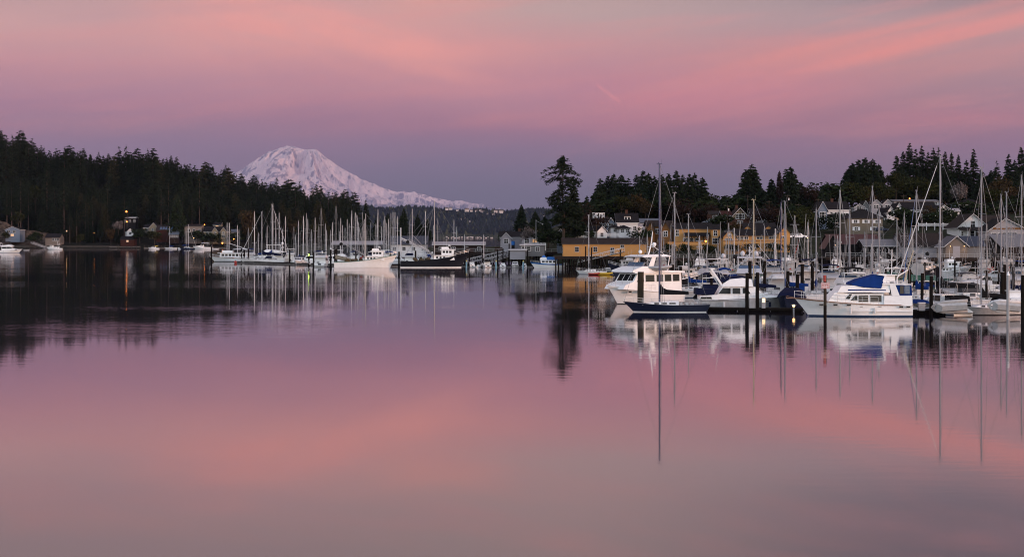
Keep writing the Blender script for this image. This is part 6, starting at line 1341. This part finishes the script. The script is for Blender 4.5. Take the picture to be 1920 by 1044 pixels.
CR = [
 ('white cruiser with a bright blue canvas windscreen under a white arch', 1334, 0, 268, 97, 12.5, dict(kind='fly', canvas=clblue, top='hard', radome=1, ant=3, enclosure=cnavy)),
 ('white cruiser with navy blue aft canvas just right of the navy sloop stern', 1335, 0, 232, 84, 10.5, dict(kind='sedan', canvas=cnavy, top='bimini', enclosure=cnavy)),
 ('white pilothouse cruiser carrying two round white radomes on its hardtop', 1405, 0, 252, 262, 13.5, dict(kind='fly', top='hard', radome=2, ant=2, mastp=3)),
 ('white cruiser showing a boxy stern between the dark pilings', 1455, 0, 248, 92, 12, dict(kind='sedan', canvas=cwhite, top='cover', ant=1)),
 ('white motor boat with a curved roof left of the sign post', 1494, 0, 250, 100, 10.5, dict(kind='pilot', top=None, radome=1)),
 ('white sports cruiser with a long black bimini behind the trawler bow', 1591, 0, 225, 92, 11, dict(kind='fly', canvas=cblack, top='bimini', ant=3, enclosure=cgrey)),
 ('white cruiser with a blue glazed flybridge behind the sign post', 1552, 0, 262, 88, 10.5, dict(kind='fly', canvas=cnavy, top='bimini')),
 ('white cruiser half hidden behind the trawler aft enclosure', 1662, 0, 236, 95, 12.5, dict(kind='pilot', top=None, mastp=3.4, ant=2)),
 ('small white cruiser with blue cover right of the trawler, second row', 1730, 0, 232, 85, 9, dict(kind='sedan', canvas=cblue, top='cover')),
 ('white cruiser with grey cover between the tallest mast and the second tallest mast', 1795, 0, 242, 100, 10, dict(kind='sedan', canvas=cgrey, top='bimini', enclosure=cgrey)),
 ('white motor yacht lying right of the second tallest right mast', 1850, 0, 268, 175, 12, dict(kind='express', canvas=cwhite, top=None, arch=False)),
 ('white cruiser with flybridge between the right hand pair of masts and the edge', 1903, 0, 246, 95, 11, dict(kind='fly', canvas=cblack, top='bimini')),
 ('small white workboat cabin left of the pilothouse yacht, by the shore', 1158, 0, 420, 170, 7, dict(kind='pilot', top=None, arch=False, ant=1, rail=False)),
 ('small covered cruiser behind the pilothouse yacht mast', 1178, 0, 330, 90, 9, dict(kind='sedan', canvas=cgrey, top='bimini', arch=False)),
 ('white motor boat behind the slender white mast, third row', 1270, 0, 300, 80, 10, dict(kind='express', canvas=cblue, top='bimini')),
 ('white motor boat with grey cover, third row below the sloping terrace wall', 1306, 0, 305, 95, 9.5, dict(kind='sedan', canvas=cgrey, top='bimini')),
 ('white motor boat with a blue cover, third row below the lamp', 1375, 0, 300, 90, 10, dict(kind='express', canvas=cblue, top='cover')),
 ('white flybridge boat behind the close pair of masts, third row', 1450, 0, 300, 85, 11, dict(kind='fly', canvas=cblue, top='bimini')),
 ('white flybridge boat with navy canvas, third row left of the black shed gable', 1510, 0, 305, 95, 11, dict(kind='fly', canvas=cnavy, top='bimini', radome=1)),
 ('white pilothouse boat in front of the open work shed, third row', 1640, 0, 305, 90, 11, dict(kind='pilot', top=None, mastp=3)),
 ('white cruiser with black canvas, third row below the beige net shed', 1812, 0, 310, 92, 10, dict(kind='sedan', canvas=cblack, top='bimini')),
 ('low white sports boat, third row below the big boathouse', 1868, 0, 320, 170, 11, dict(kind='express', canvas=cwhite, top=None, arch=False)),
 ('white cruiser at the far right, third row below the big boathouse', 1912, 0, 318, 95, 10, dict(kind='fly', canvas=cblue, top='bimini')),
]
for k_, (y_, D_, w_) in enumerate(((545,236,30),)): pass
for lb, px, _, D, hd, L, k in CR:
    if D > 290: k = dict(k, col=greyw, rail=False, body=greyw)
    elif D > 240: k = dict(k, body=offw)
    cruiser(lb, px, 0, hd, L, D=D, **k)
SE = [
 ('black hulled fishing boat with white wheelhouse just right of the navy mast', 1262, 0, 290, 15, 13, dict(col=blackh, strip=blackh, trim=white, poles=1, skiff=False, mh=10)),
 ('fishing boat with two long white poles leaning left below the orange lamp', 1375, 0, 345, 172, 14, dict(col=greyw, poles=2, skiff=False, sp2=True, mastc=alu, mh=13)),
 ('fishing boat with a heavy rigged mast in front of the gabled yellow house', 1366, 0, 320, 95, 14, dict(col=greyw, poles=2, skiff=True, mh=14)),
 ('fishing boat whose paired white booms lean left across the long terrace wall', 1455, 0, 350, 10, 15, dict(col=white, poles=2, skiff=False, sp2=True, mastc=alu, mh=12)),
 ('fishing boat with dark mast topped by a white radome left of the sign post', 1490, 0, 335, 90, 14, dict(col=greyw, poles=2, skiff=False, mh=16)),
 ('fishing boat with a large brown net drum and dark poles under the open shed', 1680, 0, 330, 170, 15, dict(col=greyw, poles=2, skiff=False, drum=True, sp2=True, mh=14)),
 ('fishing boat with dark derrick poles leaning left before the brown roofed shed', 1712, 0, 345, 12, 14, dict(col=blackh, strip=blackh, poles=2, skiff=False, sp2=True, mh=13)),
 ('white fishing boat with lit wheelhouse windows, bow pointing right below the beige shed', 1762, 0, 352, 4, 14, dict(col=white, poles=1, skiff=False, gear=True, mh=10)),
 ('fishing boat with a tan skiff propped on deck behind the trawler cover', 1632, 0, 300, 175, 13, dict(col=greyw, poles=2, skiff=True, mh=10)),
 ('dark fishing boat with tangled rigging in front of the dark gable frame', 1850, 0, 345, 90, 14, dict(col=blackh, strip=blackh, poles=2, skiff=False, mh=14)),
 ('fishing boat with grey mast in front of the big boathouse wall', 1895, 0, 350, 95, 14, dict(col=greyw, poles=2, skiff=False, mh=15)),
 ('fishing boat with a leaning derrick against the right end of the net shed', 1198, 0, 370, 170, 14, dict(col=greyw, poles=1, skiff=False, sp2=True, mh=11)),
 ('fishing boat with rigged mast between the net shed and the sloping terrace wall', 1240, 0, 372, 85, 14, dict(col=greyw, poles=2, skiff=False, mh=14)),
 ('fishing boat with white mast under the bright street lamp, by the wharf', 1312, 0, 385, 80, 13, dict(col=white, poles=1, skiff=False, mh=12, mastc=alu)),
 ('fishing boat with grey gantry by the wharf under the long yellow building', 1410, 0, 388, 100, 13, dict(col=greyw, poles=2, skiff=False, mh=12)),
 ('fishing boat with crossed poles by the wharf in front of the red roofed shed', 1570, 0, 372, 85, 13, dict(col=white, poles=2, skiff=False, mh=12)),
]
for i_, (lb, px, _, D, hd, L, k) in enumerate(SE):
    k = dict(k)
    if k.get('col') is greyw and i_ % 2: k.update(col=teal if i_ % 4 == 1 else navy, strip=antif)
    if k.get('col') is not white: k['house'] = greyw
    seiner(lb, px, 0, hd, L, D=D, **k)
# lit wheelhouse glow on the fishing boat below the beige shed
# docks of the right marina
dock('dock', 'long front float of weathered planks along the near edge of the right marina', (XW(1322,203),203.5), (XW(1500,203),200.5), 2.0, .36, under=piles)
dock('dock', 'front float beneath the sedan cruiser stern right of the trawler', (XW(1703,193),194.5), (XW(1802,193),193), 1.6, .45, under=piles)
dock('dock', 'short float at the right edge behind the pale sloop', (XW(1892,196),197.5), (XW(1960,196),197.5), 2.0, .5, under=piles)
dock('dock', 'second row float hidden behind the front boats of the right marina', (XW(1255,258),256), (XW(1930,258),256), 2.0, .5, under=piles)
dock('dock', 'third row float in the middle of the right marina', (XW(1190,318),314), (XW(1930,318),318), 2.0, .5, under=piles)
dock('dock', 'float beside the anchored white sailboat in front of the net shed', (XW(1128,402),401), (XW(1175,402),401), 2.5, .5)
dinghy('kayak', 'yellow kayak lying on the water beside the lone white sailboat', (XW(1130,396), 392, .1), R(5), 4.2, yelp, yelp, cat='kayak')
dinghy('kayak', 'red and dark kayak at the stern of the lone white sailboat', (XW(1112,396), 391.5, .05), R(-4), 2.6, redp, rubber, cat='kayak')
# dock furniture
b = thing('dock_box', 'white dock box on the front float between the two pilings', 'dock box', (XW(1410,203), 202.6, .5)); k = MB(); k.box(-.38,.38,-.3,.3,-.14,1.05); k.build('box', greyw, b); k = MB(); k.box(-.42,.42,-.34,.34,1.05,1.12); k.build('lid', white, b)
b = thing('power_pedestal', 'softly lit power pedestal on the front float', 'power pedestal', (XW(1431,202.6), 202.4, .5)); k = MB(); k.box(-.22,.22,-.18,.18,-.14,1.15); k.build('box', greyw, b); k = MB(); k.box(-.18,.18,-.2,-.185,.55,1.05); k.build('lamp', mat('pedestal_lamp', (1,.8,.5), .5, emit=(1,.7,.36), es=1.6), b)
b = thing('dock_lamp', 'small glowing yellow dock lamp under the trawler bow', 'lamp', (XW(1489.5,197), 197.5, .2)); k = MB(); k.tube([(0,0,-.2),(0,0,.45)], .1, 6); k.build('stem', alud, b); k = MB(); k.ball((0,0,.62), .17, n=10, sz=.7); k.build('bulb', lampw, b); k = MB(); k.tube([(0,0,.74),(0,0,.82)], .36, 10, r1=.1); k.build('hood', greyw, b)
for px, D, lb in ((1728,193.4,'white dock box beside the trawler stern'),(1753,193,'white pump box at the foot of the dark pile by the sedan cruiser')):
    b = thing('dock_box', lb, 'dock box', (XW(px,D), D, .45)); k = MB(); k.box(-.35,.35,-.3,.3,0,.85); k.build('box', greyw, b); k = MB(); k.box(-.4,.4,-.34,.34,.85,.95); k.build('lid', white, b)
PL = [(1201,510,216,.50,pilel,None,'very thick weathered piling in front of the pilothouse yacht'),(1334,507,228,.24,piles,None,'dark piling right of the navy sloop stern'),(1400.6,512,198.6,.26,piles,None,'left one of the two dark pilings before the white cruiser'),(1420,511,201.5,.27,piles,None,'right one of the two dark pilings before the white cruiser'),
 (1406,489,235,.3,piles,None,'tall dark piling above the left front piling'),(1433.5,489,240,.26,piles,None,'tall dark piling right of the two front pilings'),(1477,508,235,.3,piles,None,'stout dark piling right of the close pair of masts'),(1495,514,232,.32,piles,None,'short stout piling behind the trawler bow'),(1504,495,236,.3,piles,None,'leaning tall dark piling left of the sign post'),(1523,490,240,.3,piles,None,'dark piling just behind the sign post'),
 (1260,496,240,.36,piles,None,'dark piling behind the sail cover of the navy sloop'),(1268,503,245,.3,piles,None,'dark piling close behind another one by the navy sail cover'),(1276,500,246,.28,piles,None,'slim dark piling right of the navy sail cover'),
 (1746,517,192,.26,piles,None,'dark front piling left of the sedan cruiser'),(1729,512,206,.24,piles,None,'dark piling behind the blue furled sail'),(1879,510,208,.3,piles,None,'square topped dark piling by the pale sloop'),(1883.5,496,212,.26,piles,None,'taller dark piling by the pale sloop'),(1850,507,225,.24,piles,None,'dark piling right of the second tallest mast'),(1918,516,186,.28,piles,None,'black piling at the right edge of the picture'),
 (1762,500,215,.25,piles,None,'dark piling directly under the tallest right mast'),(1705,505,230,.26,piles,None,'dark piling behind the trawler stern'),(1660,500,250,.24,piles,None,'dark piling behind the trawler radar arch'),(1900,500,225,.24,piles,None,'dark piling between the pale sloop and the right edge'),(1586,500,260,.22,piles,None,'dark piling behind the long black bimini')]
for px, top, D, r, m, cp, lb in PL: pile(px, top, D, r, m, cp, lb)
pile(1890, 516, 182, .2, alud, white, 'grey steel pile with a pale conical cap in front of the pale sloop')
for i in range(22):
    px = 1195+i*33.5+rnd.uniform(-8,8); pile(px, 490+rnd.uniform(-6,6)-(0 if i%3 else 4), 312+rnd.uniform(-8,8), .2, piles, None, 'dark piling in the far rows of the right marina', group='pilings in the far rows of the right marina')
sg_ = thing('sign_post', 'tall piling carrying a small white sign with red lettering in front of the trawler', 'sign', (XW(1547,181), 181, 0))
b = MB(); b.tube([(0,0,-3),(0,0,ZW(517,181))], .17, 10); b.build('post', pilel, sg_)
b = MB(); b.tube([(0,0,-2),(0,0,1.55)], .176, 10); b.build('tide_stain', piles, sg_)
b = MB(); b.tube([(-.02,0,ZW(528,181)),(-.02,0,ZW(516,181))], .178, 10); b.build('red_band', redp, sg_)
z0, z1 = ZW(541,181), ZW(529.5,181); b = MB(); b.box(-.46,.46,-.235,-.20,z0,z1); pn = b.build('panel', mat('sign_white_board', (.62,.50,.50), .6), sg_)
def text(body, size, loc, par, m, rx=90, al='CENTER', name='lettering'):
    cu = bpy.data.curves.new(name, 'FONT'); cu.body = body; cu.size = size; cu.align_x = al; cu.extrude = .002
    t = bpy.data.objects.new(name, cu); me = bpy.data.meshes.new_from_object(t); bpy.data.objects.remove(t)
    me.materials.clear(); me.materials.append(m); o = link(name, me, par, loc); o.rotation_euler = (R(rx),0,0); return o
text('WARNING', .155, (0,-.245,z1-.155), pn, redp)
for i in range(3):
    for j in range(3): b = MB(); b.box(-.38+j*.27,-.38+j*.27+(.2,.23,.16)[(i+j)%3],-.243,-.236,z1-.30-i*.14,z1-.24-i*.14); b.build('text_line', redp, pn)
b = MB(); b.box(-.46,.46,-.24,-.236,z0,z0+.02); b.box(-.46,.46,-.24,-.236,z1-.02,z1); b.box(-.46,-.44,-.24,-.236,z0,z1); b.box(.44,.46,-.24,-.236,z0,z1); b.build('sign_border', redp, pn)
# ------------------------------------------------------------------ left marina
seiner('white purse seiner with green trim and a tan skiff on its stern, bow right', 687, 501.5, 1, 18.2, strip=white, trim=teal, D=484, col=white, poles=2, skiff=True, sp2=False, mh=14.5, mastc=alud)
seiner('black purse seiner with white wheelhouse and a leaning white pole, bow right', 816, 501.5, 0, 19.8, strip=white, trim=blackh, D=484, col=blackh, poles=1, skiff=False, sp2=True, mh=16.5, mastc=alud)
m_ = thing('dock_crane', 'upright white pole with a long slanting boom at the stern of the black seiner', 'crane', (XW(751.5,490), 490, 0)); b = MB(); b.tube([(0,0,-2),(0,0,ZW(427,490))], .17, 7); b.build('post', alu, m_)
b = MB(); b.tube([(0,0,ZW(446,490)),(8.2,0,ZW(470,490))], .2, 6); b.tube([(0,0,ZW(449,490)),(8.2,0,ZW(473,490))], .1, 5); b.build('boom', alu, m_)
cls = boat('classic_cruiser', 'white wooden cruiser with brown stripe and curtained windows, leftmost of the left marina', 'motorboat', 432, 487, 180, 596)
hull(cls, 15.5, 4.4, 2.2, 1.3, 2.2, .8, white, antif, cream, wood, .4, wl=.2)
b = MB(); b.prism([(-6,1.4),(3.6,1.6),(3.4,3.0),(-6,2.95)], 1.6, 1.5); b.prism([(-6.4,3.0),(4.3,3.05),(4.3,3.2),(-6.4,3.15)], 1.9); b.prism([(-1,3.2),(2.6,3.2),(2.9,4.0),(-1,3.9)], 1.4, 1.3); b.build('cabin', white, cls)
for sg in (-1,1):
    for i in range(7): win(cls, -5.5+i*1.25, -4.7+i*1.25, 2.0, 2.7, sg*1.58, m=ivory if i%2 else glass, fr=wood)
b = MB(); b.tube([(.5,0,3.2),(.4,0,ZW(418,596))], .12, 6); b.build('mast', alu, cls)
b = MB(); b.tube([(.4,0,6.5),(-6,0,4.4)], .1, 6); b.build('boom', alu, cls)
canopy(cls, -6, -1, 1.5, 3.2, 4.6, cwhite, 'awning')
rails(cls, 15.5, 4.4, 2.2, 1.3, .5, .98, .7, .4, .8, 6, r=.03)
sb('long white sailboat with a leaning raised bow, front of the left marina', 491, 398, 566, 180, 16, B=4, spr=2, furl=cwhite, cover=cnavy, dodger=cnavy, mx=.0, strip=antif)
sb('white ketch with the leaning tall mast behind the long white sailboat', 510, 385, 580, 20, 15, B=4, furl=cwhite, cover=cblue, mx=.05)
cruiser('white flybridge motor yacht behind the long white sailboat', 505, 0, 178, 14, 'fly', D=585, top='hard', radome=1)
cruiser('white sports cruiser showing its dark windscreen left of the green light', 561, 0, 262, 9.5, 'sedan', D=536, top='cover', canvas=cnavy, arch=False)
cruiser('white flybridge cruiser showing its flat stern at the centre of the left marina', 604, 0, 88, 11, 'fly', D=499, top='bimini', canvas=cnavy, winc=ivory, ant=2)
MAST = [(426,418,640),(445,423,650),(465,428,645),(477,398,600),(485,437,680),(501,424,640),(512,382,575),(517,401,600),(523,400,590),(535,407,620),(551,425,600),(553,441,560),(560,415,620),(569,406,590),(575,401,585),(577,412,600),(583,431,570),(591,409,640),(602,391,600),(612,432,600),(620,432,650),(623,418,600),(630,387,610),(639,410,640),(642,423,600),(651,412,610),(655,420,660),(660,396,590),(666,400,600),(669,405,610),(679,424,600),(683,412,650),(705,420,600),(709,394,580),(719,414,600),(721,406,610),(724,419,640),(728,412,620),(733,400,600),(737,398,610),(740,399,600),(745,407,590),(768,414,640),(773,392,610),(798,397,640),(813,423,640),(821,410,610),(851,413,620),(856,426,640),(871,440,590),(448,430,700),(610,420,690),(647,428,700),(672,418,700),(695,418,690),(530,430,650),(598,425,660),(636,434,680),(688,430,640),(715,425,660)]
cols = [cblue, cnavy, cblack, cwhite, clblue]
cnt = {'sail_cover': 0}
protos = []
for i in range(4):
    o = sloop('x', 0, 0, 90, 10, 16, mx=.05, cover=cols[i], D=600, furl=cwhite if i%2 else None, full=False, mm=alu if i != 2 else alud); protos.append(o)
used = set()
for i, (px, top, D) in enumerate(MAST):
    mh = ZW(top, D); sc = mh/16; pi = i%4; src = protos[pi]
    if px < 470: reg = 'behind the wooden cruiser'
    elif px < 540: reg = 'behind the long white sailboat'
    elif px < 600: reg = 'behind the sports cruiser and the green light'
    elif px < 650: reg = 'between the flat sterned cruiser and the white seiner'
    elif px < 700: reg = 'behind the white seiner'
    elif px < 750: reg = 'in the close cluster of pale masts left of the blue roof'
    else: reg = 'in front of the blue roofed building and the black seiner'
    hgt = 'tall masted' if top < 402 else ('middling masted' if top < 418 else 'short masted')
    lab = hgt+' white sailboat '+reg; grp = hgt+' sailboats '+reg
    s = sc**.6 if sc < 1 else sc**.5; rz = R(90+rnd.choice([-8,0,6,178,184]))
    loc = (XW(px, D), D, 0)
    if pi not in used: o = src; used.add(pi); o['label'] = lab; o['group'] = grp; o.location = loc; o.rotation_euler = (0,0,rz); o.scale = (s,s,sc)
    else: o = dup(src, loc, rz, (s,s,sc), lab, grp)
CL = [(470,600,'fly'),(525,575,'sedan'),(545,590,'fly'),(580,560,'sedan'),(625,560,'express'),(640,545,'fly'),(665,560,'sedan'),(700,540,'fly'),(722,560,'pilot'),(745,545,'sedan'),(768,530,'fly'),(790,550,'express')]
where = ['between the wooden cruiser and the long sailboat','just right of the flybridge motor yacht','left of the sports cruiser in the back row','right of the sports cruiser beside the green light','right of the flat sterned cruiser','above the tan skiff of the white seiner','behind the middle of the white seiner','behind the bow of the white seiner','between the two seiners','right behind the white pole of the black seiner','behind the deck of the black seiner','in front of the blue roofed building']
for i, ((px, D, kd), wr) in enumerate(zip(CL, where)):
    cruiser('white motor boat '+wr+' in the left marina', px, 0, (92,86,95,180,90,2,94,88,96,5,91,178)[i], 10.5, kd, D=D, canvas=cols[i%3], top=('bimini','cover','hard')[i%3], rail=False, ant=1, radome=i%2)
for i, (px, top, D) in enumerate(((396.5,461,590),(453,466,584),(458,468,580),(466,466,575),(543,468,545),(579,473,520),(588,472,515),(628,467,500),(631,466,498),(620,468,505),(667,470,500),(779,470,500),(748,472,492),(880,470,495),(905,468,498))):
    pile(px, top, D, .32, piles, None, ('dark piling at the left end of the left marina','dark piling at the bow of the long white sailboat','second dark piling near the bow of the long white sailboat','dark piling before the hull of the long white sailboat','dark piling left of the white sports cruiser','dark piling left of the green light','dark piling right of the green light','dark piling left of the white seiner','dark piling against the stern of the white seiner','dark piling right of the flat sterned cruiser','dark piling behind the white seiner deck','dark piling behind the black seiner deck','dark piling at the stern of the black seiner','dark piling right of the black seiner bow','dark piling behind the small covered boats')[i])
gl_ = thing('navigation_light', 'green navigation light on a post between the sports cruiser and the flat sterned cruiser', 'light', (XW(578.8,512), 512, 0)); b = MB(); b.tube([(0,0,-2),(0,0,4.0)], .12, 6); b.build('post', piles, gl_); b = MB(); b.tube([(0,-.1,3.1),(0,-.1,3.6)], .16, 8); b.build('lamp', greenl, gl_)
lr = thing('life_ring', 'white life ring hanging beside the green light post', 'life ring', (XW(581,514), 513.5, 1.1)); b = MB(); b.tube([(.5*math.cos(a*.5236),0,.5*math.sin(a*.5236)) for a in range(13)], .14, 6); b.build('ring', white, lr)
bu = thing('mooring_buoy', 'small red buoy by the bow of the long white sailboat', 'buoy', (XW(447,566), 560, .2)); b = MB(); b.ball((0,0,.2), .5, n=10); b.build('float', redp, bu); b = MB(); b.tube([(0,0,.6),(0,0,.95)], .08, 6); b.build('ring', steel, bu)
dock('dock', 'front float of the left marina between the wooden cruiser and the white seiner', (XW(448,572),572), (XW(632,510),512), 2.4, .5)
dock('dock', 'float behind the two seiners in the left marina', (XW(628,505),505), (XW(885,505),500), 2.6, .55)
dock('dock', 'long middle float carrying small boats and blue topped posts', (XW(872,486),490), (XW(1000,486),489), 3.0, .6)
dock('dock', 'float from the blue and white cruiser to the net shed pilings', (XW(1050,486),490), (XW(1135,486),478), 2.6, .5)
# small boats along the middle float
bw = boat('classic_cruiser', 'small white cruiser with royal blue sheer stripe and blue canopy, bow left', 'motorboat', 1025, 500, 180, 478)
hull(bw, 9.6, 3.2, 1.75, 1.15, 1.3, .8, white, white, cream, clblue, .2, stripe2=.72)
b = MB(); b.prism([(-2.9,1.2),(1.6,1.2),(1.8,2.3),(-2.9,2.2)], 1.25, 1.15); b.prism([(-.1,2.3),(2.0,2.35),(1.7,3.0),(.1,3.0)], 1.1, 1.0); b.build('cabin', white, bw)
for sg in (-1,1):
    for a in (-2.5,-1.4,-.4,.6): win(bw, a, a+.75, 1.5, 2.05, sg*1.22, m=ivory if a == -.4 else glass)
b = MB(); b.prism([(-3.1,2.3),(0,2.3),(0,3.0),(-.4,3.15),(-2.7,3.1),(-3.1,2.9)], 1.2, 1.0); b.build('canopy', clblue, bw)
b = MB(); b.prism([(.1,3.02),(1.5,3.02),(1.0,3.6),(.6,3.6)], .95, .4); b.build('flybridge_cover', clblue, bw)
rails(bw, 9.6, 3.2, 1.75, 1.15, .5, .98, .5, .2, .8, 6)
SM = [(885,489,'small aluminium boat with a red striped white cabin beside the black seiner bow','pilot',95,5.2),(912,488,'small sailboat hull with a dark canvas enclosure','sedan',100,7),(943,488,'small open fishing skiff with tan gear on the middle float','express',90,5.5),(966,487,'small white workboat with a black windscreen on the middle float','sedan',268,6.5),(983,489,'small white runabout left of the blue and white cruiser','express',90,5),(1061,487,'small teal and white runabout right of the blue and white cruiser','sedan',92,5.5),(897,487,'tiny white skiff left of the dark canvas enclosure','express',60,3.5)]
for i, (px, D, lb, kd, hd, L) in enumerate(SM): cruiser(lb, px, 0, hd, L, kd, D=D, top=('cover' if i in (1,3) else None), canvas=cblack, arch=False, rail=False, ant=0)
sb('grey masted sailboat with slanting stay at the middle float', 907, 441, 493, 95, 7.5, full=False, cover=cblack, furl=None)
for i, px in enumerate((874.5,930,981)):
    pile(px, 490.5, 484, .28, mat('aqua_piling_paint', (.16,.32,.40), .7), mat('yellow_cap', (.5,.4,.1), .6), ('pale blue dock post with a yellow cap next to the black seiner bow','pale blue dock post with a yellow cap in the middle of the middle float','pale blue dock post with a yellow cap left of the blue and white cruiser')[i], name='dock_post')
for i, (px, top, D) in enumerate(((933,467,500),(943,466,502),(954.5,457,503),(989,469,498),(1098,462,470),(1104,463,472),(1109,464,470),(1163,468,465),(1022,470,496),(1210,474,455))):
    pile(px, top, D, .24, piles, None, ('dark piling left of the middle gangway','dark piling just right of the one left of the middle gangway','tall dark piling at the middle gangway','dark piling behind the small white runabout','left piling of the dark trio against the net shed','middle piling of the dark trio against the net shed','right piling of the dark trio against the net shed','dark piling before the right window of the net shed','dark piling behind the blue and white cruiser','dark piling at the right end of the net shed')[i])
# left shore boats
cruiser('white sports cruiser moored alone near the left edge', 18, 0, 0, 14.0, 'fly', D=905, top='bimini', canvas=cblack, ant=0, rail=False)
cruiser('small pale workboat with an upright cabin by the left shore', 102, 0, 180, 10.5, 'pilot', D=1120, top=None, mastp=3)
cruiser('small white motorboat with a yellow cover on the left shore', 288, 0, 180, 8, 'sedan', D=1180, top='cover', canvas=yelp, arch=False, rail=False)
sb('small white sailboat with one bare mast near the skylight house dock', 318, 425, 1190, 185, 9, furl=None, cover=cblue, full=False)
sb('dark hulled sailboat with a leaning mast on the left shore', 349, 434, 1170, 180, 12, furl=None, cover=cblack, col=navy, full=False)
sb('white sailboat with the tallest bare mast on the left shore', 353.5, 421.5, 1180, 5, 13, furl=cwhite, cover=cblue, full=False)
cruiser('white cruiser moored right of the left shore sailboats', 380, 0, 180, 14, 'express', D=1165, top='bimini', canvas=cwhite, rail=False, arch=False)
dinghy('rowing_boat', 'small white rowing boat right of the left shore sailboats', (XW(404,1150), 1150, .2), 0, 5, white, greyw, cat='rowing boat')
dinghy('rowing_boat', 'tiny pale rowing boat between the sports cruiser and the workboat on the left', (XW(50,1060), 1060, .2), 0, 3.6, greyw, greyw, cat='rowing boat')
fl = thing('flag', 'small red and blue flag on a slanting staff above the fishing boats', 'flag', (XW(1493,300), 300, 0)); b = MB(); b.tube([(0,0,3.5),(.6,0,8.8)], .03, 4); b.build('staff', alu, fl)
b = MB(); n = 6
for i in range(n+1): b.v += [(.15-.1*i+.0, .04*math.sin(i*1.4), 6.9-.28*i-.05), (.5-.08*i, .04*math.sin(i*1.4+.6), 8.6-.33*i)]
b.f = [(i*2, i*2+1, i*2+3, i*2+2) for i in range(n)]; b.m = [0]*n; b.build('cloth', mat('flag_red', (.45,.05,.06), .8), fl)
# ------------------------------------------------------------------ haze
def haze():
    b = MB(); b.box(-31000, 31000, -320, 73000, -14, 3950)
    m = bpy.data.materials.new('thin_haze'); m.use_nodes = True; nt = m.node_tree; nt.nodes.clear()
    o = nt.nodes.new('ShaderNodeOutputMaterial'); v = nt.nodes.new('ShaderNodeVolumePrincipled')
    v.inputs['Color'].default_value = (.46,.47,.74,1); v.inputs['Density'].default_value = 1.3e-5; v.inputs['Anisotropy'].default_value = 0
    nt.links.new(v.outputs[0], o.inputs['Volume'])
    ob = b.build('haze', m); ob.display_type = 'WIRE'; tag(ob, kind='stuff')
haze()
